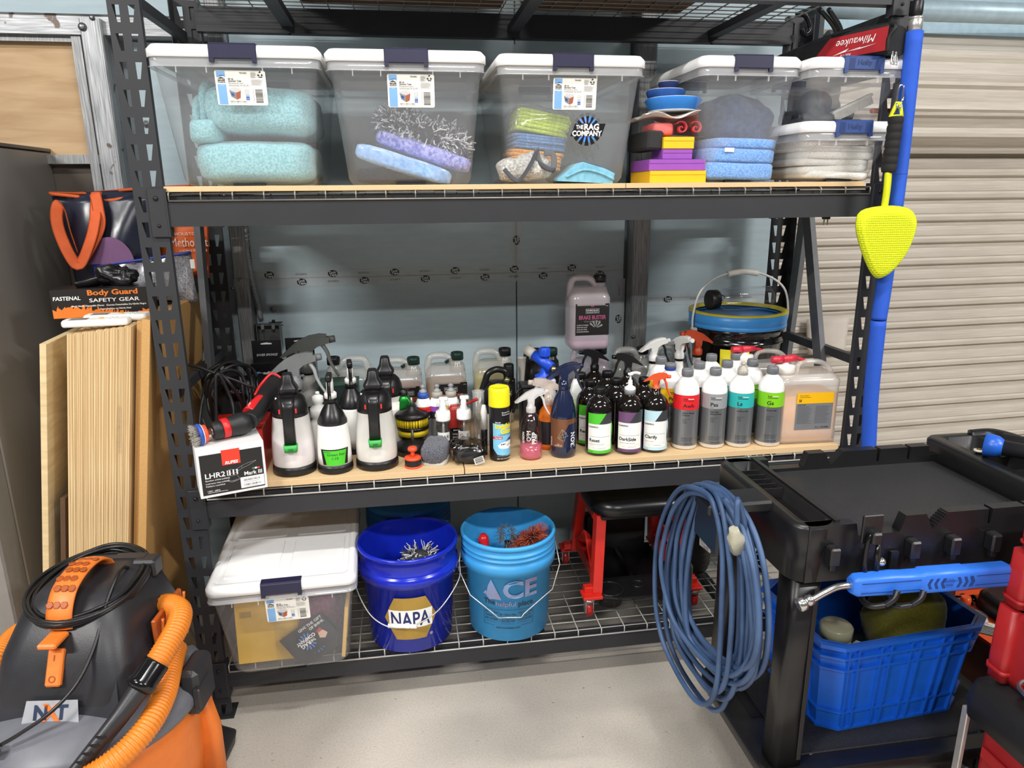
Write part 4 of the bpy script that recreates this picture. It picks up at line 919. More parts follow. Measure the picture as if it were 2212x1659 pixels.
# ---- pressure sprayers
def psprayer(label, c, liquid, fill, s=1., rz=0., name='pressure_sprayer'):
    t = T(name, label, 'sprayer', c, rz); rb = .066*s
    obj('base_ring', MB().lathe([(0, 0), (rb*.97, 0), (rb*1.02, .006), (rb*1.02, .022), (rb*.98, .036), (rb*.9, .038)], 36), KB, t)
    R = lambda v: (rb*.985-(v-.036)*.115*s*0+0)-(.21*(max(0, v-.10)))*.0
    pf = [(rb*.97, .034), (rb*.985, .06), (rb*.975, .1), (rb*.93, .15), (rb*.84, .21), (rb*.80, .235)]
    obj('tank', MB().lathe(pf, 36, cap=False), MILK('f8f6f2', .72, .3, .12), t)
    k = [p for p in pf if p[1] < fill]; 
    obj('liquid', MB().lathe([(0, .036)]+[(r*.97, z) for r, z in k]+[(k[-1][0]*.965, fill), (0, fill)], 36), liquid, t)
    obj('collar', MB().lathe([(rb*.83, .222), (rb*.835, .236), (rb*.80, .262), (rb*.70, .285), (rb*.52, .30), (rb*.3, .306)], 32), KB, t)
    # lance handle hanging down the front with green clip
    hn = obj('spray_handle', MB().rloft([(.115, .036, .022, .008, 0, -rb*1.02), (.20, .034, .024, .008, 0, -rb*.97), (.262, .036, .03, .01, 0, -rb*.88), (.30, .044, .05, .012, 0, -rb*.62)], 5), M('1a1a1c', .28, var=.04), t)
    obj('lock_clip', MB().rloft([(.103, .038, .026, .006, 0, -rb*1.03), (.130, .042, .028, .006, 0, -rb*1.015)], 4), M('35a847', .4), hn)
    obj('clip_window', MB().box((0, -rb*1.03-.0135, .113), (.014, .002, .008)), M('1f6b2c', .5), hn)
    for sx in (-1, 1): obj('red_button', MB().box((sx*.024, -rb*.98, .255), (.005, .008, .016), bev=.001), REDP, hn)
    # pump grip on top
    obj('pump_grip', MB().rloft([(.300, .042, .046, .01), (.318, .060, .06, .014), (.326, .056, .055, .014), (.345, .038, .046, .012), (.372, .030, .042, .01), (.378, .024, .036, .008)], 5), M('1b1b1d', .35, var=.04), t)
    obj('relief_lever', MB().box((-rb*.5, -.01, .29), (.012, .026, .006), Matrix.Identity(4), bev=.001), M('e9e9e6', .4), t)
    t.scale = (1, 1, .835); return t
c1 = spot(640, 1031, .066); psprayer('pressure sprayer with pale pink liquid beside the polisher box', c1, M('e6cfe2', .5), .135, 1., .05)
c2 = spot(817, 1019, .066); psprayer('pressure sprayer with white liquid next to the yellow brushes', c2, M('ecebe2', .5), .11, 1., 0.)
psprayer('pressure sprayer half hidden behind the white one', Vector((c2.x+.035, c2.y+.175, MID)), M('ecebe2', .5), .2, 1., 0.)
def ssprayer(label, c, lab=True, rz=0.):
    t = T('spray_bottle', label, 'sprayer', c, rz); rb = .054
    obj('base_ring', MB().lathe([(0, 0), (rb*.97, 0), (rb*1.02, .005), (rb*1.02, .018), (rb*.98, .03), (rb*.9, .032)], 32), KB, t)
    obj('tank', MB().lathe([(rb*.96, .03), (rb*.97, .06), (rb*.94, .11), (rb*.86, .165), (rb*.82, .178)], 32), M('efefec', .35, var=.01), t)
    obj('shoulder', MB().lathe([(rb*.84, .172), (rb*.84, .182), (rb*.6, .215), (rb*.34, .242), (.0165, .246)], 32), M('19191b', .3, var=.04), t)
    obj('neck_ring', MB().lathe([(.0185, .244), (.0185, .262), (.016, .264)], 24), KB, t)
    h = obj('trigger_head', MB().lathe([(.019, .262), (.019, .278), (.013, .284)], 20).rloft([(.28, .022, .03, .006), (.31, .020, .034, .006, .0, .002), (.328, .018, .03, .006, 0, .0)], 4), M('f1f1ee', .35), t)
    obj('nozzle', MB().rloft([(.326, .017, .05, .005, 0, -.01), (.342, .018, .056, .006, 0, -.012), (.349, .014, .05, .005, 0, -.012)], 4), KB, h)
    obj('lever', MB().tube([(0, -.026, .328), (0, -.034, .305), (0, -.031, .28), (0, -.038, .262)], lambda q: (.004, .007), 8, 4), KB, h)
    if lab:
        fr = Round(lambda v: rb*.98-.0, FACE(c)-rz, z=0.); 
        lb = patch(fr, [(-.040, .036), (.040, .036), (.046, .092), (-.046, .092)], KB, t, 'label', .0008)
        prints([('p', [(-.027, .034), (.028, .034), (.037, .088), (-.037, .088)], 0), ('t', 'PRODUCT:', -.034, .083, .0045, 1, dict(left=True)), ('t', 'Green Star', .004, .074, .0125, 1, dict(shear=.15)), ('t', '1:10', 0, .060, .0125, 1, dict(shear=.1))], fr, lb, [M('4cc92c', .45, var=0.), M('16301a', .5, var=0.)], 'label_print', .0013)
    t.scale = (1, 1, .9); return t
c3 = spot(727, 1026, .054); ssprayer('white spray bottle with green handwritten label on a black base', c3)
ssprayer('white spray bottle behind the one with the green handwritten label', Vector((c3.x+.05, c3.y+.17, MID)), False, .1)
# ================================================================ OTHER THINGS ON THE MIDDLE SHELF
def barcode(fr, u0, v0, u1, v1, mi, R, vert=True):
    it = []; u = u0
    while u < u1:
        w = R.uniform(.0006, .0022)*(u1-u0)/.04; it.append(('r', (u, v0, min(u+w, u1), v1), mi)); u += w+R.uniform(.0006, .0014)*(u1-u0)/.04
    return it
# ---- polisher box: white sleeve printed black
pb = T('polisher_box', 'white box with black print and red square hanging over the shelf edge', 'box', (.103, -.108, MID), math.radians(19))
bw, bd, bh = .185, .15, .148
obj('carton', MB().box((bw/2, bd/2, bh/2), (bw, bd, bh), bev=.0015), M('e9e9e8', .5, var=.02), pb)
fr = Flat((bw/2, -.0006, bh/2), (1,0,0), (0,0,1)); kp = patch(fr, (-bw*.46, -bh*.44, bw*.46, bh*.38), M('17171a', .3, var=.03), pb, 'black_print', .0004)
W_ = M('f2f2f2', .5, var=0.); it = [('r', (-bw*.14, bh*.12, bw*.13, bh*.43), 0), ('t', 'RUPES', -bw*.0, bh*.165, .0125, 1, dict(bold=.03, shear=.25)), ('t', 'LHR21', -bw*.405, -bh*.05, .0215, 1, dict(left=True, bold=.015, w=.062)), ('t', 'III', -bw*.055, -bh*.05, .0225, 1, dict(left=True, w=.024)), ('t', 'Mark III', bw*.30, -bh*.12, .0165, 1, dict(bold=.015))]
for i, s_ in enumerate(('Random orbital polisher', 'Lustreuse roto-orbitale', 'Pulidora rotorbital')): it.append(('t', s_, -bw*.405, -bh*(.15+.055*i), .0068, 1, dict(left=True)))
it += [('t', '120V - 60Hz', -bw*.39, -bh*.365, .0068, 1, dict(left=True)), ('r', (-bw*.39, -bh*.402, -bw*.1, -bh*.396), 1), ('r', (bw*.10, -bh*.415, bw*.455, -bh*.19), 1)]
R = random.Random(5)
for v0, v1 in ((-.275, -.235), (-.375, -.335)): it += [('r', (a[1][0], a[1][1], a[1][2], a[1][3]), 2) for a in barcode(fr, bw*.15, bh*v0, bw*.40, bh*v1, 2, R)]
it += [('r', (bw*.12, -bh*.222, bw*.36, -bh*.218), 2), ('r', (bw*.15, -bh*.305, bw*.38, -bh*.298), 2), ('r', (bw*.17, -bh*.40, bw*.36, -bh*.394), 2), ('r', (bw*.29, -bh*.055, bw*.325, -bh*.02), 3), ('r', (bw*.33, -bh*.055, bw*.365, -bh*.02), 1), ('r', (bw*.37, -bh*.055, bw*.405, -bh*.02), 0)]
prints(it, fr, kp, [M('dd3b26', .5, var=0.), W_, M('333', .5, var=0.) if 0 else P_K, M('3b8a58', .5)], 'label_print', .0009)
# line drawing of the polisher
ld = MB(); dr = lambda pts: [fr.p(bw*u, bh*v, .0014) for u, v in pts]
for pts in (((-.08,-.02), (-.06,-.15), (-.07,-.20), (.02,-.235), (.09,-.20), (.07,-.15), (.05,-.06)), ((-.09,-.0), (-.02,.02), (.05,.0), (.15,.06), (.26,.10), (.36,.12)), ((-.09,-.04), (.03,-.07), (.12,-.01), (.25,.05), (.36,.115)), ((-.10,-.19), (-.02,-.225), (.06,-.2)), ((-.10,-.21), (-.02,-.25), (.09,-.215)), ((.05,.0), (.05,-.04)), ((.14,.05), (.14,.0)), ((-.08,-.1), (.0,-.12), (.06,-.1))):
    ld.tube(dr(pts), .0004, 4, 4)
obj('line_drawing', ld, M('a9a9ab', .5, var=0.), kp)
prints([('r', (.004+.0022*i, -.055+.004*(j % 20), .0052+.0022*i, -.053+.004*(j % 20)), 0) for i in range(6) for j in range(27)], Flat((bw+.0006, .02, bh/2), (0,1,0), (0,0,1)), pb, [M('8d8d8d', .5)], 'fine_print', .0004)
rb_ = T('red_box', 'glossy red cardboard box behind the white polisher box', 'box', (.168, .165, MID), .03)
obj('carton', MB().box((0, 0, .072), (.165, .19, .144), bev=.0015), M('c22a22', .3, var=.1, scale=12), rb_)
obj('tape_strip', MB().box((0, -.03, .1445), (.166, .012, .0008)), M('d94a3c', .25), rb_)
# ---- red and black angle polisher lying on the boxes
pl = T('angle_polisher', 'red and black cordless angle polisher with wire brush lying on the boxes', 'power tool', (0,0,0))
zt = MID+.186
A0, A1, A2, A3 = Vector((.100, -.060, zt-.008)), Vector((.135, -.035, zt-.005)), Vector((.215, .012, zt)), Vector((.236, .018, zt+.004))
B1, B2 = Vector((.252, .10, zt+.03)), Vector((.272, .19, zt+.062))
ax = (A2-A0).normalized()
def along(p, d, prof, n=24, mi=0):
    q = d.to_track_quat('Z', 'Y').to_matrix().to_4x4(); q.translation = p; return MB().lathe(prof, n, X=q, mi=mi)
RED = M('cf2326', .38, var=.04); RUB = M('1c1c1e', .5, var=.06, bump=.15, bscale=300)
bm_ = MB(); q = ax.to_track_quat('Z', 'Y').to_matrix().to_4x4(); q.translation = A0; R = random.Random(1)
for i in range(260):
    a = R.uniform(0, 2*PI); rr = R.uniform(.012, .029); p = q @ Vector((rr*math.cos(a), rr*math.sin(a), .004)); e = q @ Vector((rr*1.18*math.cos(a+.1), rr*1.18*math.sin(a+.1), -.012-R.uniform(0, .004))); bm_.tube([p, e], .0007, 4, spline=False)
w_ = obj('wire_bristles', bm_, M('a7a39a', .5, .4), pl); w_['kind'] = 'stuff'
obj('pad_disc', along(A0, ax, [(0, .002), (.031, .002), (.033, .008), (.030, .012), (0, .012)]), M('2b4fb0', .5), pl)
obj('backing_plate', along(A0, ax, [(.030, .011), (.029, .015), (.0, .015)]), M('e6e6ea', .4), pl)
obj('orange_hub', along(A0, ax, [(.026, .015), (.025, .026), (.016, .028), (0, .028)]), M('e8532e', .5), pl)
obj('spindle', along(A0, ax, [(.008, .026), (.008, .04), (.011, .04), (.011, .046)]), M('b4b0a6', .3, .9), pl)
obj('lock_collar', along(A0, ax, [(.02, .042), (.0265, .045), (.0275, .068), (.025, .072)], 12), RUB, pl)
obj('red_ring', along(A0, ax, [(.0265, .07), (.029, .073), (.0295, .088), (.027, .091)]), RED, pl)
hd = obj('gear_head', along(A0, ax, [(.027, .088), (.029, .094), (.031, .1), (.030, .106), (.0325, .112), (.0315, .118), (.034, .124), (.033, .135), (.031, .148), (.022, .158), (0, .161)]), RUB, pl)
hdv = (B2-A3).normalized()
g = MB().tube([A3+Vector((-.004, -.01, 0)), A3+hdv*.03, A3+hdv*.09, A3+hdv*.15, A3+hdv*.205], lambda t: (.028+.004*t, .026+.003*t), 16, 5)
hg = obj('grip', g, RUB, pl)
obj('red_panel', MB().tube([A3+hdv*.02+Vector((-.010, -.004, .012)), A3+hdv*.06+Vector((-.008, -.004, .013)), A3+hdv*.095+Vector((-.004, -.004, .013))], lambda t: (.020, .022-.008*t), 12, 4), RED, hg)
obj('red_accent', MB().tube([A3+hdv*.12+Vector((-.028, 0, .010)), A3+hdv*.16+Vector((-.022, 0, .022)), A3+hdv*.20+Vector((0, -.004, .035)), A3+hdv*.205+Vector((.026, -.008, .018))], .0045, 8, 5), RED, hg)
obj('battery_cap', along(A3+hdv*.203, hdv, [(.032, 0), (.033, .006), (.028, .014), (0, .015)]), M('151517', .45), hg)
prints([('t', 'M12', 0, .004, .011, 0, dict(bold=.03)), ('t', 'FUEL', 0, -.008, .008, 1, dict(bold=.02))], Flat(A3+hdv*.05+Vector((-.012, -.024, .026)), hdv*-1+Vector((0, 0, 0)), Vector((-.3, -.5, .8))), hg, [M('f2f2f2', .4), M('111', .4) if 0 else P_K], 'lettering', .001)
# ---- bundle of black cable
cb = T('cable_bundle', 'tangled loops of black power cable beside the left upright', 'cable', (.115, .30, MID))
cm = MB(); R = random.Random(12)
for k in range(7):
    pts = []; ph = R.uniform(0, 6); rx, rz_ = R.uniform(.05, .085), R.uniform(.10, .15); cx, cy, cz = R.uniform(-.02, .025), R.uniform(-.06, .06), .165+R.uniform(-.015, .02)
    for i in range(9):
        a = 2*PI*i/9+ph; pts.append((cx+rx*math.cos(a)*(1+R.uniform(-.15, .15)), cy+.05*math.sin(a*2+ph), cz+rz_*math.sin(a)*(1+R.uniform(-.12, .12))))
    cm.tube(pts, .0055, 8, 6, closed=True)
obj('loops', cm, M('1e1e20', .5, var=.08), cb)
obj('lead', MB().tube([(-.11, -.04, .315), (-.07, -.06, .31), (-.02, -.07, .29), (.06, -.06, .25), (.12, -.03, .2), (.13, -.02, .12), (.10, 0, .05)], .005, 8, 6), M('1e1e20', .5), cb)
obj('tail', MB().tube([(-.06, -.13, .16), (-.02, -.16, .08), (.0, -.14, .30), (.03, -.12, .22), (.04, -.14, .165)], .0055, 8, 7), M('1e1e20', .5), cb)
mt = T('rotary_tool', 'black machine body half hidden under the cable loops', 'power tool', (.10, .42, MID))
obj('housing', MB().rloft([(0, .15, .13, .03), (.05, .16, .14, .04), (.16, .13, .12, .04), (.2, .08, .08, .03)], 5), M('17181a', .4), mt)
obj('motor_barrel', MB().cyl((.0, -.05, .20), (.105, -.06, .205), .042, .044, 24), M('17181a', .4), mt)
obj('vent_ring', MB().cyl((.104, -.06, .205), (.112, -.061, .2055), .047, .047, 24), KB, mt)
prints([('t', 'HERCULES', 0, 0, .018, 0, dict(shear=.2))], Flat((.05, -.1035, .205), (1,-.02,0), (0,0,1)), mt, [M('8d8d8d', .5)], 'lettering', .0006)
tg = T('paper_tag', 'white paper tag roll with pink end cap beside the pink sprayer', 'tag', (.285, .30, MID))
obj('roll', MB().cyl((-.03, 0, .16), (-.022, 0, .16), .043, .043, 24), M('dcdccc', .5), tg); obj('rim_ring', MB().lathe([(.038, 0), (.045, 0), (.045, .006), (.038, .006)], 24, X=Matrix.Translation((-.02, 0, .16)) @ Matrix.Rotation(PI/2, 4, 'Y')), KB, tg)
obj('tag', MB().box((.025, -.02, .15), (.075, .002, .06)), M('d8d8d8', .7), tg); obj('pink_tip', MB().ball((.0, .0, .19), (.022, .02, .014)), M('b84a92', .5), tg); obj('stand', MB().box((.0, .02, .055), (.08, .04, .11), bev=.004), M('2a2a2c', .5), tg)
prints([('t', 'TL SELECT+', .0, .008, .010, 0, dict(bold=.01)), ('t', '[mm]', .0, -.006, .008, 0, {}), ('t', '5/', .02, -.02, .012, 0, {})], Flat((.025, -.0212, .15), (1,0,0), (0,0,1)), tg, [P_K], 'lettering', .0006)
# ---- two black hanging boxes
def hangbox(label, x, y):
    t = T('sponge_box', label, 'box', (x, y, MID)); w, h, d = .108, .262, .07
    obj('carton', MB().box((0, 0, h/2), (w, d, h), bev=.001), M('0f1013', .32, var=.05), t)
    obj('hang_tab', MB().box((0, d*.1, h+.037), (w*.94, .0015, .078)), M('0c0d10', .35), t)
    fr = Flat((0, -d/2-.0006, h*.72), (1,0,0), (0,0,1)); W_ = M('e9e9ee', .5, var=0.)
    prints([('t', 'autofiber', .004, .040, .014, 0, dict(bold=.02)), ('r', (-.034, .033, -.022, .045), 1), ('t', 'SAVER', -.025, .016, .0155, 2, dict(shear=.3, bold=.02, w=.036)), ('t', 'APPLICATOR', .022, .016, .0155, 0, dict(shear=.3, bold=.02, w=.056)), ('t', 'MINI', .0, .0, .013, 0, dict(shear=.3)), ('t', 'MICROFIBER COATING SPONGE', 0, -.019, .0085, 0, dict(bold=.02, w=.082)), ('t', 'WITH PLASTIC BARRIER', 0, -.029, .0055, 0, dict(w=.036))], fr, t, [W_, M('5b93cf', .5, var=0.), M('3a56b8', .5, var=0.)], 'lettering', .0004)
    prints([('t', 'SAVER SPONGE', 0, .0, .012, 0, dict(shear=.3, bold=.01, w=.074))], Flat((0, d*.1-.0014, h+.024), (1,0,0), (0,0,1)), t, [M('b9b9bd', .5, var=0.)], 'tab_lettering', .0006)
    patch(Flat((0, d*.1-.0014, h+.024), (1,0,0), (0,0,1)), [(-.019, .038), (.019, .038), (.019, .042), (.0, .045), (-.019, .042)], M('b9b9bd', .5, var=0.), t, 'hang_slot', .0006)
    return t
hangbox('black hanging sponge box with white lettering, left of the two', onY(576, 760, .5).x, .5); hangbox('black hanging sponge box, right of the two, behind grey triggers', onY(648, 760, .53).x, .53)
# ---- grey trigger sprayers behind the pressure sprayer
def tbottle(label, x, y, h, bc, head, lever=None, r=.04, hs=1.5, rz=0., name='spray_bottle', dark=None, z=MID):
    t = T(name, label, 'spray bottle', (x, y, z))
    obj('bottle_body', MB().lathe([(0, 0), (r*.95, 0), (r, .006), (r, h*.55), (r*.8, h*.7), (r*.5, h*.82), (r*.42, h*.93), (.0145, h*.95), (.0145, h)], 28), bc, t)
    if dark:
        fr = Round(r, FACE(Vector((x, y, z)))); lb = patch(fr, (-r*1.4, h*.06, r*1.4, h*.52), M(dark, .45), t, 'label', .0006); prints([('t', 'APEX', 0, h*.44, .014, 0, {}), ('p', [(-.006, h*.36), (0, h*.40), (.006, h*.36), (0, h*.32)], 0)], fr, lb, [M('a9a9ac', .5)], 'lettering', .001)
    obj('neck_ring', MB().lathe([(.0165, h-.008), (.0165, h+.008), (.014, h+.01)], 20), KB if head is not ORP else ORP, t)
    trigger(t, h, head, lever, hs, rz); return t
g1 = onY(645, 800, .40); tbottle('grey bottle with dark grey trigger pointing right, rear one', g1.x+.03, .42, .235, M('9c9c98', .5), M('4f514f', .45), M('6c6e6c', .45), .048, 1.75, 0, dark='151517')
tbottle('grey bottle with light grey trigger pointing right, front one', g1.x+.005, .27, .215, M('9a9a97', .5), M('76797a', .45), M('a9acac', .4), .04, 1.6, 0)
# white pegs seen beside the sprayer
wp = T('white_bottle_pair', 'white rounded bottle tops stacked beside the pink sprayer', 'bottle', (c1.x+.075, c1.y+.085, MID)); obj('bottle_body', MB().lathe([(0, 0), (.026, 0), (.028, .01), (.028, .13), (.02, .145), (.027, .15), (.027, .175), (.012, .19), (.018, .195), (.018, .215), (0, .225)], 20), WPL, wp); obj('cap_dot', MB().lathe([(.008, .222), (.006, .230), (0, .231)], 12), WPL, wp)
gb = T('dark_green_box', 'dark green box with white side lettering behind the small sprayers', 'box', (onY(735, 860, .36).x, .36, MID)); obj('carton', MB().box((0, 0, .105), (.13, .09, .21), bev=.0015), M('1c2a2a', .4), gb); obj('lid_edge', MB().box((0, 0, .212), (.134, .094, .008)), M('2c4a3c', .4), gb)
prints([('t', 'S S', 0, 0, .02, 0, dict(rot=PI/2))], Flat((-.035, -.0456, .16), (1,0,0), (0,0,1)), gb, [W_], 'lettering', .0005)
# ---- turtle logo chrome polish
tw = T('chrome_polish_bottle', 'metallic green bottle with oval logo and black and white label', 'bottle', (onY(873, 900, .24).x, .24, MID)); GR = M('1f8a34', .25, .6, var=.08)
obj('bottle_body', MB().rloft([(0, .07, .04, .015), (.005, .074, .044, .018), (.14, .074, .044, .018), (.165, .06, .04, .016), (.18, .036, .032, .014), (.186, .026, .026, .012)], 6), GR, tw)
obj('cap', MB().lathe([(.015, .182), (.016, .186), (.015, .205), (0, .206)], 20), KB, tw)
fr = Flat((0, -.0226, .09), (1,0,0), (0,0,1)); lb = patch(fr, (-.033, -.06, .033, .042), M('eeeeea', .4, var=0.), tw, 'label', .0004)
prints([('p', [(.016*math.cos(a)-.006, .022+.012*math.sin(a)) for a in [2*PI*i/20 for i in range(20)]], 0), ('p', [(.007*math.cos(a)-.006, .022+.004*math.sin(a)+.003*math.cos(a)) for a in [2*PI*i/12 for i in range(12)]], 1), ('r', (-.033, -.06, .033, .0), 2), ('r', (.012, .0, .033, .006), 3), ('t', 'CHROME', .0, -.014, .015, 1, dict(shear=.15, bold=.01, w=.052)), ('t', 'POLISH', -.006, -.027, .013, 1, dict(shear=.15, w=.04))], fr, lb, [M('1c6a3a', .4, var=0.), M('f0f0ee', .4, var=0.), P_K, M('d8b32a', .4, var=0.)], 'label_print', .0008)
# ---- three small polish bottles
def spol(label, px, y, band, code, capc):
    x = onY(px, 880, y).x; t = T('polish_bottle', label, 'bottle', (x, y, MID), group='small silver polish bottles'); r = .028
    obj('bottle_body', MB().lathe([(0, 0), (r*.95, 0), (r, .005), (r, .145), (r*.97, .155), (r*.7, .172), (.0155, .176), (.0155, .18)], 28), M('f2f2f0', .3, var=.01), t)
    fr = Round(r, FACE(Vector((x, y, 0)))+.15); lb = patch(fr, (-r*1.6, .01, r*1.6, .148), SIL, t, 'label', .0005)
    prints([('r', (-r*1.6, .13, r*1.6, .1475), 0), ('r', (-r*1.6, .105, r*1.6, .13), 1), ('t', code[0], -.005, .117, .0145, 2, dict(bold=.02)), ('t', code[1], .012, .114, .008, 2, dict(bold=.02)), ('t', 'Heavy Cut', -.012, .092, .006, 1, dict(left=True)), ('t', 'Koch Chemie', -.010, .139, .005, 1, dict(left=True))]+[('r', (-.012, .08-.006*i, .008+.003*(i % 2), .0812-.006*i), 1) for i in range(4)], fr, lb, [M(band, .4, var=0.), M('1b1b1e', .4, var=0.), M('f2f2f2', .4, var=0.)], 'label_print', .0009)
    obj('cap_ring', MB().lathe([(.0185, .174), (.0185, .19), (.014, .194)], 24), capc, t); obj('push_cap', MB().lathe([(.013, .19), (.013, .2), (.007, .203), (.007, .21), (.0105, .213), (.004, .22), (0, .2205)], 20), M('8f9294', .4), t)
spol('small polish bottle with red band and blue collar', 915, .23, 'e03028', ('H9', '02'), M('2b50a8', .4)); spol('small polish bottle with purple band behind the foam pump', 945, .23, '8a45b0', ('M3', '02'), M('a29d92', .4)); spol('small polish bottle with yellow band behind the foam pump', 975, .23, 'f2b81c', ('F6', '01'), M('a29d92', .4))
# ---- red spray bottle, measuring cylinder
rd = T('red_bottle', 'red bottle with black printed label between the two foam pumps', 'bottle', (onY(985, 920, .19).x, .19, MID)); obj('bottle_body', MB().rloft([(0, .05, .035, .01), (.004, .054, .038, .012), (.1, .054, .038, .012), (.14, .05, .03, .01), (.155, .034, .02, .008)], 5), M('b3251f', .35), rd)
obj('straw_tube', MB().tube([(.02, 0, .15), (.05, -.01, .165), (.075, -.012, .175)], .0055, 8), M('b3251f', .35), rd)
prints([('r', (-.026, .0, .026, .07), 0), ('p', [(.018*math.cos(a), .062+.006*math.sin(a)) for a in [2*PI*i/16 for i in range(16)]], 1), ('t', 'ADAMS', 0, .062, .007, 2, {}), ('t', 'VITAMIN', 0, .048, .007, 2, {}), ('t', 'Advanced', 0, .038, .007, 2, {}), ('t', 'Restoring', 0, .029, .007, 2, {}), ('t', 'Foam', 0, .02, .007, 2, {})], Flat((0, -.0195, .01), (1,0,0), (0,0,1)), rd, [M('1b1718', .4), M('c0282a', .4), M('e8e4e0', .4)], 'label_print', .0006)
mc = T('measuring_cylinder', 'frosted plastic measuring cylinder with black graduations', 'measuring cup', (onY(1034, 900, .20).x, .20, MID)); obj('cylinder', MB().lathe([(0, 0), (.017, 0), (.0205, .195), (.022, .197), (.0205, .197)], 24, cap=False), MILK('e8eef2', .35, .2, .2), mc)
prints([('r', (-.006, .05+.012*i, .002 if i % 2 else .006, .051+.012*i), 0) for i in range(11)]+[('t', str(20*(i+1)), .010, .062+.024*i, .005, 0, {}) for i in range(5)], Round(.0205, FACE(mc.location)), mc, [P_G], 'graduations', .0005)
# ---- foam pump bottles
def fpump(label, px, y, s):
    x = onY(px, 900, y).x; t = T('foam_pump_bottle', label, 'pump bottle', (x, y, MID)); r = .0225
    obj('bottle_body', MB().lathe([(0, 0), (r, 0), (r*1.02, .004), (r*1.02, .115), (r*.9, .128)], 24), CLEAR('eef0ee', 1.4, .05), t)
    obj('dip_tube', MB().cyl((0, 0, .01), (0, 0, .13), .004, .004, 10), MILK('f2f2f2', .6), t)
    pm = obj('pump_collar', MB().lathe([(r*1.06, .122), (r*1.08, .126), (r*1.08, .146), (r*.95, .155), (.012, .158), (.012, .165), (.0095, .168), (.0095, .19)], 24), M('f4f4f4', .35), t)
    obj('actuator', MB().box((.003, 0, .194), (.03, .017, .013), bev=.003), M('f4f4f4', .35), pm)
    obj('dust_cover', MB().lathe([(r*.93, .152), (r*.9, .196), (r*.8, .202), (0, .203)], 24), CLEAR('f6f8f8', 1.4, .06), t)
    lb = patch(Round(r*1.02, FACE(Vector((x, y, 0)))), (-.022, .055, .022, .085), M('e6e6e2', .6), t, 'label', .0006); txt(Round(r*1.02, FACE(Vector((x, y, 0)))), s, 0, .070, .016, P_K, lb, h=.0012)
fpump('clear foam pump bottle with white handwritten label, left of the two', 957, .135, 'STAR'); fpump('clear foam pump bottle with white handwritten label, right of the two', 1002, .14, 'G  S')
# ---- yellow drill brushes
def dbrush(label, c, r, h):
    t = T('drill_brush', label, 'brush', c); z = h; m = MB(); R = random.Random(int(r*1e4))
    for i in range(34):
        a = 2*PI*i/34
        for k in range(5):
            rr = r*(.93+.03*R.random()); b = a+R.uniform(-.06, .06); m.tube([(rr*math.cos(b), rr*math.sin(b), 0), (rr*1.0*math.cos(b), rr*1.0*math.sin(b), z)], .0016, 4, spline=False)
    b_ = obj('bristles', m, M('ead01e', .6, var=.1), t); b_['kind'] = 'stuff'
    obj('bristle_core', MB().lathe([(0, .004), (r*.86, .004), (r*.86, z), (0, z)], 24), M('d8bd18', .7), t)
    obj('plate', MB().lathe([(r*1.05, z-.004), (r*1.06, z+.006), (r*.9, z+.014), (r*.32, z+.024), (r*.3, z+.034), (0, z+.034)], 32), KB, t)
    obj('shank', MB().cyl((0, 0, z+.034), (0, 0, z+.062), .0045, .0045, 6), M('a8a49a', .35, .8), t)
cbr = spot(893, 988, .05)
t = T('black_pad_plate', 'black domed backing plate with steel shank under the yellow brushes', 'backing plate', cbr); obj('plate', MB().lathe([(0, 0), (.056, 0), (.058, .03), (.03, .046), (.012, .05), (.012, .055)], 30), KB, t); obj('hub', MB().cyl((0, -.03, .03), (0, -.03, .09), .0045, .0045, 6), M('5f5d58', .4, .7), t)
dbrush('yellow bristle drill brush under the upper one', Vector((cbr.x, cbr.y+.012, MID+.0555)), .048, .02) if 0 else None
dbrush('yellow bristle drill brush with black plate and steel shank', Vector((cbr.x+.002, cbr.y+.03, MID+.09)), .055, .032)
t = T('lower_drill_brush', 'lower yellow bristle drill brush below the upper one', 'brush', (cbr.x+.004, cbr.y+.035, MID+.056)); obj('bristle_core', MB().lathe([(0, 0), (.052, 0), (.052, .022), (0, .022)], 30), M('e0c61c', .7, bump=.6), t); obj('plate', MB().lathe([(.054, .02), (.054, .03), (.0, .032)], 30), KB, t)
# ---- orange tool
oc = spot(893, 1014, .026); t = T('knobbed_tool', 'small orange tool with round knob and black band at the shelf edge', 'tool', oc); OT = M('e8502c', .35, var=.03)
obj('cup', MB().lathe([(.0265, 0), (.0275, .003), (.0265, .006), (.0245, .006), (.0245, .026), (.0265, .027), (.0265, .033), (.02, .035), (0, .035)], 30), OT, t); obj('black_band', MB().lathe([(.0255, .007), (.0255, .026)], 30, cap=False), BK, t)
obj('stem', MB().lathe([(.009, .033), (.006, .045), (.007, .052)], 16), OT, t); obj('knob', MB().lathe([(.006, .05), (.014, .054), (.0155, .06), (.013, .066), (.006, .068), (0, .0675)], 24), OT, t)
# ---- grey applicator sponge
sc_ = onZ(945, 1005, MID); t = T('sponge_applicator', 'charcoal fuzzy applicator sponge with ribbed grey base leaning at shelf front', 'sponge', (sc_.x+.0, sc_.y+.045, MID), 0, rot=(.25, .0, -.35))
obj('fuzzy_top', soft(.085, .105, .062, .6, 40, 20, .004, 60, 2.), CLOTH('7c7f8c', '34363f', 420., 1., .3, .006), t, (0, 0, .010)); obj('ribbed_base', soft(.086, .108, .026, .5, 60, 12, .001, 20, ridge=(900, .0008)), M('b9b4a8', .8), t)
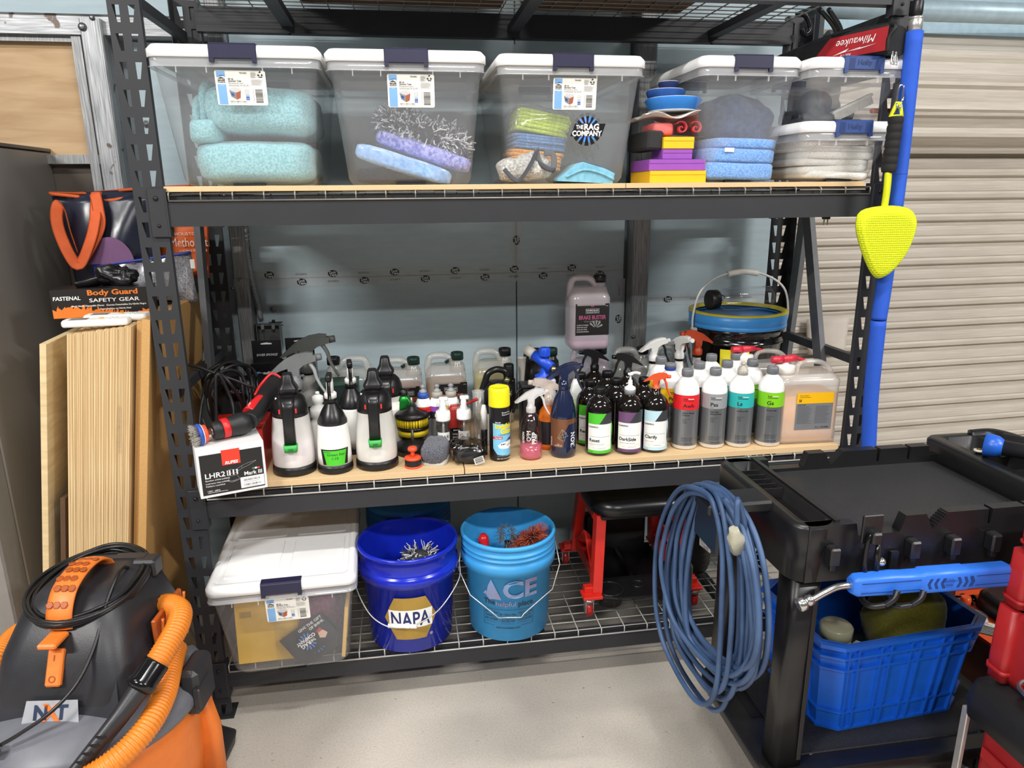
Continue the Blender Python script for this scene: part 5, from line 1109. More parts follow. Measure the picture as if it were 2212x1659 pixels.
# ---- black part in a clear zip bag with barcode
bc = onZ(1015, 1008, MID); t = T('bagged_part', 'dark pad in a crumpled clear plastic bag with barcode sticker', 'plastic bag', (bc.x, bc.y+.05, MID)); obj('pad', soft(.095, .07, .05, .6, 30, 14, .006, 30), M('26262a', .55), t)
obj('bag', soft(.118, .085, .072, .6, 48, 26, .012, 44, 8.), CLEAR('d9d6d4', 1.35, .08), t)
q = MB().grid(lambda u, v: ((-.06+.12*u)*(1-.75*v)+.03*v, .0+.012*math.sin(u*9+v*4), .055+.095*v+.01*math.sin(u*7)), 14, 14); obj('bag_top', q, CLEAR('cfccca', 1.4, .1), t)
fr = Flat((.03, -.052, .020), (.96, .1, .25), (-.25, -.1, .96)); lb = patch(fr, (-.016, -.012, .016, .012), PW, t, 'barcode_sticker', .0003); prints([('r', (-.013, -.009+.0033*i, .013, -.0075+.0033*i+.0008*(i % 2)), 0) for i in range(6)], fr, lb, [P_K], 'barcode', .0006)
# ---- yellow capped aerosol
ac = spot(1080, 998, .034); t = T('aerosol_can', 'black and blue glass cleaner aerosol with bright yellow cap', 'aerosol can', ac); r = .0335; DK = M('17171a', .3, var=.02)
obj('can', MB().lathe([(0, .002), (r*.9, 0), (r*.98, .004), (r, .007), (r, .178), (r*.93, .184), (r*.93, .188)], 32), DK, t)
obj('cap', MB().lathe([(r*1.03, .182), (r*1.04, .185), (r*1.02, .235), (r*.93, .244), (r*.8, .2445), (r*.75, .241), (0, .241)], 32), M('f1e619', .42, var=.02), t)
fr = Round(r, FACE(ac)+.35); lb = patch(fr, [(-.034, .045), (-.02, .025), (.02, .018), (.045, .018), (.045, .12), (.0, .128), (-.034, .13)], M('7cc3e6', .4, var=.05), t, 'label', .0005)
prints([('t', 'Stoner', -.016, .134, .0065, 2, dict(bold=.02)), ('t', 'Invisible', .004, .121, .0235, 0, dict(bold=.04, w=.058)), ('t', 'Glass', .012, .104, .0235, 0, dict(bold=.04, w=.042)), ('t', 'Streak-Free', .012, .166, .007, 2, dict(shear=.15)), ('t', 'Guarantee!', .012, .159, .007, 2, dict(shear=.15)), ('r', (-.034, .078, -.002, .086), 3), ('t', 'Tint Safe', -.016, .082, .0065, 2, dict(bold=.02)), ('t', 'CLEANER FOR GLASS', .01, .092, .0052, 4, {}),
        ('p', [(-.018, .055), (-.012, .046), (.02, .042), (.038, .05), (.04, .066), (.02, .072), (-.008, .064)], 2), ('p', [(.004, .066), (.02, .078), (.038, .08), (.04, .07), (.02, .068)], 4), ('p', [(-.012, .056), (.006, .058), (.008, .062), (-.008, .061)], 1), ('p', [(.012, .052), (.03, .055), (.028, .06), (.012, .058)], 5), ('t', 'NET WT 19 OZ (539g)', .006, .010, .0055, 2, {}), ('r', (-.02, .018, .03, .019), 5), ('r', (-.02, .021, .03, .022), 5)], fr, lb, [M('f4dc1e', .4, var=0.), P_K, M('e9eef2', .4, var=0.), M('d5302c', .4, var=0.), M('3a4a58', .4, var=0.), P_G], 'label_print', .001)
# marker pen leaning between
t = T('pen_bottle', 'slim white and black tube standing left of the aerosol', 'tube', (ac.x-.045, ac.y+.045, MID)); obj('tube_body', MB().lathe([(0, 0), (.010, 0), (.011, .09), (.010, .092)], 16), BK, t); obj('tube_cap', MB().lathe([(.0115, .09), (.011, .15), (.006, .172), (0, .173)], 16), WPL, t)
# ---- PREP spray bottle
pc = spot(1147, 996, .037); t = T('clear_spray_bottle', 'clear spray bottle with white upright lettering and a little pink liquid', 'spray bottle', pc); r = .0365
CL = CLEAR('fdf7f9', 1.4, .04); obj('bottle_body', MB().lathe([(0, .001), (r*.9, 0), (r, .008), (r, .095), (r*.93, .115), (r*.7, .14), (.016, .152), (.015, .16)], 28), CL, t)
obj('liquid', MB().lathe([(0, .003), (r*.88, .003), (r*.97, .009), (r*.97, .048), (0, .048)], 28), MILK('ec7f96', .75, .1, .3), t)
trigger(t, .155, MILK('f4f4f4', .5, .12, .15), MILK('f4f4f4', .7, .12, .1), 1.02, 0.)
fr = Round(r, FACE(pc)); prints([('t', 'PREP', .010, .078, .019, 0, dict(rot=PI/2, bold=.03)), ('t', 'Q\u00b2M', -.006, .085, .019, 0, dict(rot=PI/2)), ('t', 'GYEON', -.026, .078, .011, 0, dict(rot=PI/2, bold=.02)), ('r', (.0195, .058, .0205, .088), 0)], fr, t, [M('f4f0f0', .4, var=0.)], 'lettering', .0008)
# ---- orange/black bottle behind
t = T('orange_bottle', 'orange and black label bottle with clear trigger behind the navy bottle', 'spray bottle', (pc.x+.075, pc.y+.085, MID)); obj('bottle_body', MB().lathe([(0, 0), (.034, 0), (.034, .015), (.034, .1), (.03, .13), (.016, .15), (.015, .158)], 24), M('ee7b22', .4), t); patch(Round(.034, -PI/2), (-.05, .02, .05, .1), M('191a22', .4), t, 'label', .0006); trigger(t, .152, MILK('f4e6da', .6, .15, .1), MILK('f4f4f4', .7, .12, .1), 1.2, PI)
# ---- IRON bottle
ic = spot(1216, 991, .0425); t = T('navy_spray_bottle', 'dark navy spray bottle with copper label and white upright lettering', 'spray bottle', ic); r = .0425; NV = M('1b2340', .12, var=.04, coat=.4)
obj('bottle_body', MB().lathe([(0, .001), (r*.93, 0), (r, .012), (r, .138), (r*.95, .155), (r*.72, .195), (r*.42, .222), (.016, .228), (.0155, .236)], 10, smooth=False), NV, t) if 0 else obj('bottle_body', MB().lathe([(0, .001), (r*.93, 0), (r, .012), (r, .138), (r*.95, .155), (r*.72, .195), (r*.42, .222), (.016, .228), (.0155, .236)], 32), NV, t)
trigger(t, .226, NV, None, 1.12, .05)
fr = Round(r, FACE(ic)); lb = patch(fr, (-.052, .038, .052, .134), M('7d5238', .32, .3, var=.05), t, 'label', .0005)
gm = MB()
for a, b in (((-.014, .07), (.014, .09)), ((.014, .09), (.008, .06)), ((.008, .06), (-.014, .07)), ((-.014, .07), (.0, .1)), ((.0, .1), (.014, .09)), ((.0, .1), (.008, .06)), ((-.014, .07), (.02, .078)), ((.02, .078), (.0, .1))): gm.tube([fr.p(a[0]-.004, a[1], .0016), fr.p((a[0]+b[0])/2-.004, (a[1]+b[1])/2, .002), fr.p(b[0]-.004, b[1], .0016)], .0003, 4, 2)
obj('line_emblem', gm, M('d8cbb8', .4), lb)
prints([('p', [(-.006, .075), (.018, .116), (.052, .120), (.052, .036), (.0, .038), (.002, .06)], 0), ('t', 'IRON', .034, .063, .0235, 1, dict(rot=PI/2, bold=.025, w=.05)), ('t', 'GYEON', -.044, .055, .009, 1, dict(rot=PI/2, bold=.02)), ('t', 'Q2M', -.016, .049, .004, 1, {}), ('t', 'QUARTZ', -.016, .044, .006, 1, {})], fr, lb, [M('1b2340', .3, var=0.), M('f2f2f2', .4, var=0.)], 'label_print', .001)
# ---- black pump bottles behind the aerosol
def kpump(label, px, y, h, capside):
    x = onY(px, 840, y).x; t = T('dispenser_bottle', label, 'dispenser', (x, y, MID)); obj('bottle_body', MB().lathe([(0, 0), (.044, 0), (.045, .006), (.045, h*.6), (.03, h*.75), (.024, h*.8)], 24), MILK('d8d8d4', .75, .3, .1), t)
    obj('black_collar', MB().lathe([(.046, h*.58), (.046, h*.7), (.028, h*.82), (.022, h*.86)], 24), KB, t)
    obj('grip', MB().tube([(-.05, 0, h*.72), (-.04, 0, h*.86), (-.028, 0, h*.99), (.0, 0, h*1.05), (.03, 0, h*1.02), (.04, 0, h*.94)], lambda q: (.012, .014), 10, 5, sq=(0,0,1)), M('1a1b1b', .25), t); obj('valve', MB().cyl((.03, -.01, h*.9), (.045, -.014, h*.86), .011, .009, 14), M('7a7f5a', .25, .6), t)
    if capside: obj('side_cap', MB().lathe([(.018, h*.84), (.019, h*.86), (.019, h*1.08), (.017, h*1.1), (0, h*1.1)], 20, (.05, .03, 0)), KB, t)
kpump('black gripped dispenser bottle behind the aerosol, front one', 1075, .22, .20, False); kpump('black gripped dispenser bottle with square cap, rear one', 1072, .33, .225, True)
t = T('black_case', 'black square sprayer case behind the clear pink liquid bottle', 'case', (onY(1150, 860, .22).x, .22, MID)); obj('body', MB().box((0, 0, .1), (.085, .06, .2), bev=.006), M('141416', .35), t); obj('lid', MB().box((0, 0, .205), (.09, .064, .012), bev=.003), M('1b1b1e', .3), t); obj('hook', MB().tube([(-.045, -.03, .2), (-.06, -.04, .19), (-.065, -.04, .15), (-.075, -.04, .12)], .005, 8), KB, t)
prints([('r', (-.03, -.03, .03, .03), 0), ('r', (.01, -.05, .03, -.03), 1)], Flat((0, -.0306, .09), (1,0,0), (0,0,1)), t, [M('25262a', .4), M('b0512a', .4)], 'label_print', .0004)
# ---- blue foam cannon
fc = Vector((onY(1176, 850, .27).x, .27, MID)); t = T('foam_cannon', 'blue and white foam cannon with brass fitting standing among bottles', 'foam cannon', fc); BLU = M('1f4fd0', .35, var=.04)
obj('bottle_body', MB().lathe([(0, 0), (.042, 0), (.044, .01), (.044, .15), (.036, .18)], 24), MILK('dfe6f0', .7, .3, .1), t); obj('white_cap', MB().lathe([(.037, .175), (.040, .18), (.040, .205), (.03, .214)], 28), WPL, t); obj('base', MB().lathe([(.033, .21), (.034, .222), (.016, .232), (.012, .25)], 24), BLU, t)
d_ = Vector((.62, -.62, -.45)).normalized(); p0 = Vector((0, 0, .268))
obj('barrel', MB().cyl(p0-d_*.055, p0+d_*.035, .017, .02, 18), BLU, t); obj('fan_nozzle', MB().cyl(p0-d_*.085, p0-d_*.05, .019, .018, 16), M('cfcac0', .4), t); obj('brass_plug', MB().cyl(p0+d_*.03, p0+d_*.05, .011, .011, 6).cyl(p0+d_*.05, p0+d_*.066, .007, .006, 12), M('b7a06a', .3, .9), t)
kn = MB().lathe([(.017, .29), (.018, .293), (.018, .318), (.015, .322), (0, .322)], 20)
for i in range(10): kn.box((.0178*math.cos(i*.628), .0178*math.sin(i*.628), .306), (.004, .004, .026))
obj('dial_knob', kn, BLU, t); obj('dial_stem', MB().cyl((0, 0, .27), (0, 0, .29), .008, .008, 12), M('b7a06a', .3, .9), t)
t = T('white_carton_bottle', 'pale green and white bottle peeking out behind the navy bottle', 'bottle', (onY(1247, 850, .2).x, .22, MID)); obj('bottle_body', MB().rloft([(0, .05, .04, .01), (.15, .05, .04, .01), (.2, .03, .03, .01), (.215, .02, .02, .008)], 5), M('e2e8e2', .4), t); obj('label', MB().box((0, -.0205, .11), (.044, .001, .08)), M('b9d49c', .4), t)
# ---- black bucket with blue gamma lid and an empty clear bottle on it
bk = T('black_bucket', 'glossy black bucket with blue screw lid and white bail handle', 'bucket', (1.965, .435, MID)); k_ = .178/.16
obj('pail', MB().lathe([(0, 0), (.142, 0), (.145, .004), (.166, .29), (.172, .292), (.172, .30), (.167, .302), (.169, .335), (.175, .337), (.175, .345), (.17, .347), (.17, .36)], 40), M('0e0e10', .14, var=.05, coat=.3), bk)
obj('lid_ring', MB().lathe([(.172, .345), (.181, .349), (.181, .360), (.178, .362), (.18, .364), (.183, .402), (.176, .404), (.168, .395)], 44, cap=False), M('3d8fd6', .35, var=.03), bk)
obj('lid_gasket', MB().lathe([(.184, .400), (.182, .407), (.165, .407), (.162, .396)], 44, cap=False), M('b9ab2c', .4), bk); obj('lid_disc', MB().lathe([(0, .379), (.168, .379), (.168, .385), (0, .385)], 40), M('2c72bd', .3), bk)
obj('bail', MB().tube([(-.186, -.02, .335), (-.19, -.03, .40), (-.165, -.03, .485), (-.09, -.02, .535), (.0, -.02, .548), (.09, -.02, .535), (.165, -.03, .485), (.19, -.03, .40), (.186, -.02, .335)], .0042, 8, 6), M('d8d6d0', .4), bk); obj('bail_grip', MB().tube([(-.06, -.02, .541), (0, -.02, .549), (.06, -.02, .541)], .011, 10, 5), M('dedcd4', .45), bk)
for sx in (-1, 1): obj('bail_ear', MB().box((sx*.18, -.02, .33), (.018, .03, .03), bev=.003), M('c9c7c2', .45), bk)
patch(Round(lambda v: .15+v*.08, FACE(bk.location), z=0.), (-.045, .20, .045, .28), M('e8dc2a', .5), bk, 'yellow_label', .0012)
txt(Round(lambda v: .15+v*.08, FACE(bk.location), z=0.), '\u26a0', 0, .25, .03, P_K, bk.children[-1], h=.002) if 0 else None
eb = T('clear_empty_bottle', 'empty clear plastic bottle with black cap lying on the blue bucket lid', 'bottle', (1.965, .40, MID+.408+.043), 0, rot=(0, 0, .1))
Xb = Matrix.Rotation(PI/2, 4, 'Y'); obj('bottle_body', MB().lathe([(0, .118), (.03, .12), (.043, .105), (.044, -.05), (.04, -.075), (.026, -.098), (.024, -.112)], 28, X=Xb), CLEAR('ffffff', 1.45, .04), eb); obj('cap', MB().lathe([(.036, -.108), (.037, -.112), (.037, -.14), (.034, -.143), (0, -.143)], 28, X=Xb), KB, eb)
# ---- trigger bottles left of the bucket
def tb(label, px, y, h, bc, head, lever, rz, r=.036, hs=1.25): return tbottle(label, onY(px, 760, y).x, y, h, bc, head, lever, r, hs, rz)
tb('white bottle with white and black trigger behind the orange trigger', 1412, .33, .242, WPL, WPL, KB, .1, hs=1.1); tb('white bottle with black lever trigger left of the black bucket', 1468, .34, .245, WPL, WPL, KB, -1.2, hs=1.15); tb('frosted bottle with dark orange trigger in front of the black bucket', 1506, .345, .255, MILK('d8d4d0', .7, .3, .1), M('b8421f', .45), M('b8421f', .45), PI, hs=1.2)
# ================================================================ BOTTOM SHELF
tG = tote('clear tote with white ribbed lid and yellow box inside on the bottom shelf', .30, -.12, LOW+.002, .442, .60, .345, .03)
lG = tG.location
yb = T('yellow_box', 'flat yellow cardboard box standing inside the bottom shelf tote', 'box', (lG.x-.068, lG.y-.185, LOW+.014), 0, rot=(-.12, .0, .03)); obj('carton', MB().box((0, 0, .105), (.19, .045, .21), bev=.0015), M('e9bd3c', .5, var=.03), yb)
prints([(a[0], a[1], 0) for a in barcode(None, -.08, .155, -.045, .175, 0, random.Random(2))]+[('r', (.04, .05+.006*i, .075, .0515+.006*i), 0) for i in range(5)], Flat((0, -.0232, 0), (1,0,0), (0,0,1)), yb, [M('a98a3a', .5)], 'fine_print', .0004)
def flyer(label, loc, rot, sub):
    t = T('gift_flyer', label, 'flyer', loc, 0, rot=rot); obj('card', MB().box((0, 0, 0), (.16, .002, .1)), M('1c1f24', .5), t)
    fr = Flat((0, -.0014, 0), (1,0,0), (0,0,1)); rag_logo(Flat((-.012, -.0014, -.006), (-1,0,0), (0,0,-1)), t, .036, 'round_logo')
    if sub: prints([('t', 'GIVE THE GIFT', .03, .037, .0125, 0, dict(bold=.02, w=.088)), ('t', 'OF SHINE.', .045, .023, .0125, 0, dict(bold=.02, w=.056)), ('p', [(.032, .0), (.05, -.004), (.056, -.02), (.04, -.03), (.026, -.02)], 1), ('p', [(.028, .004), (.046, .01), (.05, -.002), (.032, -.004)], 2)], fr, t, [M('e9e9ea', .5, var=0.), M('d9b49c', .5, var=0.), M('b8322e', .5, var=0.)], 'lettering', .0004)
    return t
flyer('black flyer with white lettering and round blue emblem in the bottom tote', (lG.x+.065, lG.y-.222, LOW+.098), (-.12, -.60, .03), True); flyer('second black flyer partly covered in the bottom tote', (lG.x+.09, lG.y-.208, LOW+.075), (-.12, -.5, .03), False)
t = T('zip_bag', 'clear zip bag around the flyers in the bottom tote', 'plastic bag', (lG.x+.05, lG.y-.232, LOW+.02), 0, rot=(-.12, 0, .03)); obj('film', MB().grid(lambda u, v: (-.09+.19*u, .003*math.sin(u*12+v*8), .0+.20*v), 16, 16), CLEAR('f2f2f0', 1.25, .12), t)
thing1('magenta_cloth', 'dark magenta cloth behind the flyers in the bottom tote', 'cloth', soft(.2, .2, .16, .5, 30, 14, .014, 9), CLOTH('8c3f62', '6b2e4b', 80.), (lG.x+.06, lG.y-.04, LOW+.012)); thing1('dark_cloth', 'dark grey cloth at the left inside the bottom tote', 'cloth', soft(.15, .2, .19, .5, 30, 14, .014, 9), CLOTH('4b4d57', '363842', 80.), (lG.x-.09, lG.y-.03, LOW+.012)); thing1('tan_envelope', 'tan envelope standing at the right inside the bottom tote', 'envelope', MB().box((0, 0, .09), (.012, .2, .18), bev=.001), M('d9b262', .6), (lG.x+.165, lG.y-.12, LOW+.014), (0, .12, 0))
# ---- buckets
def pail(name, label, c, col, r1=.163, r0=.139, h=.352, rings=2):
    t = T(name, label, 'bucket', c); R = lambda z: r0+(r1-.006-r0)*z/h
    pf = [(0, 0), (r0-.008, 0), (r0, .004), (R(h*.70), h*.70), (r1+.003, h*.705), (r1+.004, h*.80), (r1-.001, h*.805), (r1-.002, h*.84)]
    if rings > 1: pf += [(r1+.003, h*.842), (r1+.003, h*.86), (r1-.001, h*.863), (r1-.001, h*.885), (r1+.003, h*.888), (r1+.003, h*.905), (r1-.001, h*.908)]
    pf += [(r1-.002, h*.955), (r1+.004, h*.96), (r1+.005, h*.985), (r1+.001, h), (r1-.004, h), (r1-.007, h*.97), (R(h*.5)-.004, h*.5), (r0-.005, .008), (0, .008)]
    obj('pail', MB().lathe(pf, 56), col, t); t['r'] = 0; del t['r']; return t, R
nap, Rn = pail('blue_bucket', 'glossy royal blue bucket with gold hexagon on the bottom shelf', spot(893, 1411, .139, LOW), M('1428b4', .22, var=.04, coat=.2), rings=1)
a0 = FACE(nap.location)-.02; fr = Round(lambda v: Rn(v+.133)+.0006, a0, z=.133); GO = M('a8873a', .45, .1, var=.04)
hx = patch(fr, [(-.088, 0), (-.05, .078), (.05, .078), (.088, 0), (.05, -.078), (-.05, -.078)], GO, nap, 'logo', .0008)
NVL = M('1b2566', .4, var=0.); prints([('p', [(-.072, .032), (.072, .032), (.072, -.034), (-.072, -.034)], 0), ('t', 'NAPA', 0, -.001, .076, 1, dict(bold=.015, w=.128)), ('t', '\u00ae', .068, -.068, .014, 0, {})], fr, hx, [M('eeeeea', .4, var=0.), NVL], 'lettering', .0013)
def bail(t, r, z, drop, kinks, grip, rz):
    pts = [Matrix.Rotation(rz, 3, 'Z') @ Vector(p) for p in kinks]; b = obj('bail', MB().tube(pts, .0022, 8, 8, spline=grip is not None), M('c9c9c6', .3, .7), t)
    if grip: obj('grip', MB().cyl(Matrix.Rotation(rz, 3, 'Z') @ Vector(grip[0]), Matrix.Rotation(rz, 3, 'Z') @ Vector(grip[1]), .0072, .0072, 14), M('f0f0ee', .4), b)
bail(nap, .166, .27, 0, [(-.169, 0, .265), (-.172, -.06, .215), (-.12, -.135, .155), (-.06, -.172, .128), (.0, -.180, .124), (.03, -.178, .128), (.11, -.145, .165), (.172, -.06, .225), (.169, 0, .265)], ((-.052, -.172, .128), (.04, -.177, .126)), a0+PI/2-.12)
ace, Ra = pail('light_blue_bucket', 'light blue bucket with faded reddish print on the bottom shelf', spot(1100, 1388, .139, LOW), M('3c9fe0', .42, var=.04), .158, .137, .36)
a0 = FACE(ace.location)+.06; fr = Round(lambda v: Ra(v+.13)+.0006, a0, z=.13); FR = M('8d7a96', .5, c2='7fa0cc', scale=8); KI = M('20262e', .5, var=0.)
prints([('t', 'CE', .032, .072, .088, 0, dict(bold=.03, w=.118)), ('p', [(-.066, .108), (-.032, .034), (-.062, .034), (-.078, .082)], 0), ('p', [(-.086, .044), (-.078, .082), (-.062, .034), (-.074, .030)], 0), ('p', [(-.098, .048), (-.086, .064), (-.080, .046)], 0), ('t', 'The', -.075, .022, .026, 1, dict(bold=.01)), ('t', 'helpful', -.018, .016, .026, 0, dict(bold=.01)), ('t', 'place.', .052, .014, .026, 1, dict(bold=.01))]
       + [('t', s_, x_, y_, .0105, 1, dict(bold=.012, w=w_)) for s_, x_, y_, w_ in (('3631 Hwy 35 N', -.07, -.018, .046), ('Rockport, TX', -.07, -.031, .042), ('(361) 729-8600', -.07, -.044, .046), ('301 Calhoun Plaza', -.012, -.022, .056), ('Port Lavaca, TX', -.012, -.035, .046), ('(361) 552-1918', -.012, -.048, .046), ('4127 7th Street', .050, -.018, .048), ('Bay City, TX', .050, -.031, .036), ('(979) 330-5055', .050, -.044, .046), ('www.mycoastalace.com', -.012, -.074, .084))]
       + [('r', (-.098, -.005, .078, -.004), 1), ('r', (-.098, -.067, -.06, -.066), 1), ('r', (.036, -.067, .078, -.066), 1), ('r', (-.0985, -.067, -.0975, -.004), 1), ('r', (.0775, -.067, .0785, -.004), 1), ('r', (-.043, -.06, -.0424, -.01), 1), ('r', (.0225, -.06, .0231, -.01), 1), ('r', (-.09, -.055, -.05, -.0542), 1), ('r', (-.035, -.058, .01, -.0572), 1), ('r', (.03, -.055, .072, -.0542), 1)], fr, ace, [FR, KI], 'lettering', .0009)
bail(ace, .166, .27, 0, [(-.163, 0, .30), (-.172, -.03, .22), (-.135, -.12, .175), (-.055, -.170, .128), (-.045, -.172, .118), (.03, -.176, .118), (.04, -.172, .130), (.14, -.115, .18), (.176, -.03, .225), (.163, 0, .30)], None, a0+PI/2)
bh_, _ = pail('rear_blue_bucket', 'darker blue bucket standing behind the royal blue bucket', Vector((.685, .415, LOW)), M('2477ba', .45, var=.04), .155, .135, .36); obj('lid', MB().lathe([(.158, .352), (.16, .36), (.15, .366), (0, .366)], 40), M('2477ba', .45), bh_)
# things in the buckets
def binb(name, label, cat, b, dx, dy, z): return T(name, label, cat, (b.location.x+dx, b.location.y+dy, LOW+z))
t = binb('shaggy_brush', 'shaggy white and black wheel brush in the royal blue bucket', 'brush', nap, .04, .0, .205); obj('core', soft(.08, .08, .09, .8, 24, 12, .003), M('3c3d40', .9), t); k = obj('strands', noodles(420, .085, .085, .09, .026, .0016, 8), [M('dcdcdc', .9), M('3f4146', .9)], t); k['kind'] = 'stuff'; obj('handle', MB().cyl((0, 0, -.10), (.0, 0, .02), .012, .012, 12), KB, t)
t = binb('blue_mitt', 'pale blue crumpled wash mitt in the royal blue bucket', 'mitt', nap, -.05, -.03, .11); obj('cloth', soft(.12, .13, .14, .7, 36, 18, .018, 14), CLOTH('a9c8e4', '7fa6cc', 70.), t)
t = binb('copper_brush', 'reddish bristled barrel brush leaning in the light blue bucket', 'brush', ace, .06, .01, .285); dd = Vector((.45, -.35, .55)).normalized(); mb = MB(); R = random.Random(4); q = dd.to_track_quat('Z', 'Y').to_matrix().to_4x4()
for i in range(900):
    s_ = R.uniform(-.06, .07); a = R.uniform(0, 2*PI); rr = .042*(1-max(0, s_-.03)*9)*R.uniform(.85, 1.05); tip = s_+max(0, s_-.02)*.8
    mb.tube([q @ Vector((0, 0, s_)), q @ Vector((rr*math.cos(a), rr*math.sin(a), tip))], .0008, 3, spline=False)
k = obj('bristles', mb, M('b4553a', .7, var=.15, scale=60), t); k['kind'] = 'stuff'; obj('stem', MB().cyl(q @ Vector((0, 0, -.25)), q @ Vector((0, 0, .068)), .006, .006, 10), M('2a2a2a', .5), t)
t = binb('red_capped_tool', 'tool with shiny red rubber tip in the light blue bucket', 'tool', ace, -.085, .0, .07); obj('shaft', MB().cyl((0, 0, 0), (0, 0, .215), .011, .012, 12), KB, t); obj('red_tip', MB().lathe([(.016, .21), (.019, .22), (.018, .255), (.010, .268), (0, .27)], 18), M('d8232a', .25), t)
t = binb('grey_brush', 'small grey bristled brush in the light blue bucket', 'brush', ace, .0, .03, .09); obj('handle', MB().cyl((0, 0, 0), (0, 0, .2), .009, .009, 10), KB, t); k = obj('bristles', noodles(160, .04, .04, .05, .016, .001, 6, False), M('6f7276', .8), t, (0, 0, .2)); k['kind'] = 'stuff'
# ---- red framed creeper stool
st = T('mechanic_stool', 'red framed rolling mechanic stool with black padded seat and tool tray', 'stool', (1.50, .26, LOW)); RF = M('d5281e', .3, var=.04, coat=.2)
obj('seat', MB().rloft([(.375, .33, .37, .08), (.383, .36, .40, .09), (.405, .365, .405, .095), (.428, .35, .39, .09), (.436, .3, .34, .07)], 8), M('111113', .3, var=.05), st)
obj('seat_pan', MB().box((0, 0, .368), (.30, .34, .012)), M('0e0e0f', .5), st); obj('seat_bolt', MB().lathe([(.012, 0), (.012, -.004), (.006, -.008), (0, -.009)], 14, (.0, -.03, .362)), M('9a9a9a', .3, .8), st)
for sx in (-1, 1):
    fm = MB()
    for sy in (-1, 1):
        fm.bar((sx*.145, sy*.125, .365), (sx*.165, sy*.165, .085), .034, .045, (0, 1, 0))
    fm.bar((sx*.155, -.145, .12), (sx*.155, .145, .12), .02, .05, (0, 0, 1)); fm.bar((sx*.147, -.12, .345), (sx*.147, .12, .345), .02, .04, (0, 0, 1))
    ff = obj('side_frame', fm, RF, st)
    pts = [(sx*.157, -.13, .13), (sx*.155, -.05, .18), (sx*.153, .0, .225), (sx*.155, .05, .18), (sx*.157, .13, .13)]; obj('frame_web', MB().tube(pts, lambda q: (.006, .022), 8, 4), RF, ff)
    for sy in (-1, 1):
        x_, y_ = sx*.195, sy*.19
        obj('corner_bracket', MB().box((sx*.185, sy*.18, .082), (.07, .06, .012), bev=.002).box((sx*.185, sy*.165, .095), (.05, .03, .03), bev=.002), RF, ff)
        cs = obj('caster', MB().lathe([(.022, .076), (.022, .068), (.014, .064), (.014, .056)], 16, (x_, y_, 0)).box((x_-.013, y_+.006, .045), (.003, .028, .05)).box((x_+.013, y_+.006, .045), (.003, .028, .05)), M('b8b8b8', .3, .8), st)
        obj('wheel', MB().lathe([(.012, -.011), (.028, -.011), (.031, -.007), (.031, .007), (.028, .011), (.012, .011)], 24, X=Matrix.Translation((x_, y_+.012, .031)) @ Matrix.Rotation(PI/2, 4, 'Y')), M('a41d1c', .3), cs)
ty = obj('tool_tray', MB().box((0, .03, .055), (.27, .24, .006)).box((0, -.09, .07), (.27, .005, .035)).box((0, .15, .07), (.27, .005, .035)).box((-.135, .03, .07), (.005, .24, .035)).box((.135, .03, .07), (.005, .24, .035)).box((0, .03, .065), (.012, .24, .03)), M('151517', .35, var=.05), st)
obj('cup_plate', MB().prism([(-.165, -.19), (-.10, -.215), (.10, -.215), (.165, -.19), (.165, -.14), (.12, -.09), (-.12, -.09), (-.165, -.14)], .074, .081), M('151517', .35), ty)
for cx, cy, cr, dp in ((-.11, -.155, .047, .05), (.11, -.155, .047, .05), (.0, -.14, .022, .03)):
    obj('cup', MB().lathe([(cr, .083), (cr*.96, .083-dp), (cr*.9, .083-dp), (cr*.92, .082)], 28, (cx, cy, 0), cap=False).lathe([(0, .083-dp), (cr*.95, .083-dp)], 28, (cx, cy, .001), cap=False), M('101012', .35), ty)
    obj('cup_mouth', MB().lathe([(cr*1.06, .0815), (cr*1.06, .085), (cr*.95, .085), (cr*.95, .0815)], 28, (cx, cy, 0), cap=False), M('1c1c1e', .3), ty)
obj('back_pocket', MB().box((0, .17, .15), (.25, .04, .16), bev=.008), M('0d0d0e', .5), st)
t = T('coiled_hose_drum', 'black ribbed hose drum behind the stool on the bottom shelf', 'hose', (1.78, .38, LOW)); obj('drum', MB().lathe([(.0, 0), (.10, 0)]+[(.10+.006*(i % 2), .01+.012*i) for i in range(26)]+[(.0, .33)], 28), M('141415', .4), t); obj('rim_band', MB().lathe([(.108, .30), (.112, .31), (.108, .33)], 28), KB, t)
t = T('label_can', 'silver and black labelled can behind the blue cord', 'can', (1.62, .02, LOW)); obj('can', MB().lathe([(0, 0), (.04, 0), (.04, .2), (.03, .215), (0, .216)], 24), M('1e1e22', .3), t); fr = Round(.04, FACE(t.location)); lb = patch(fr, (-.03, .06, .03, .17), M('b9b9bc', .3, .3), t, 'label', .0006); txt(fr, 'PULSAR', 0, .12, .022, M('8a2a3a', .4), lb, h=.001, rot=PI/2)
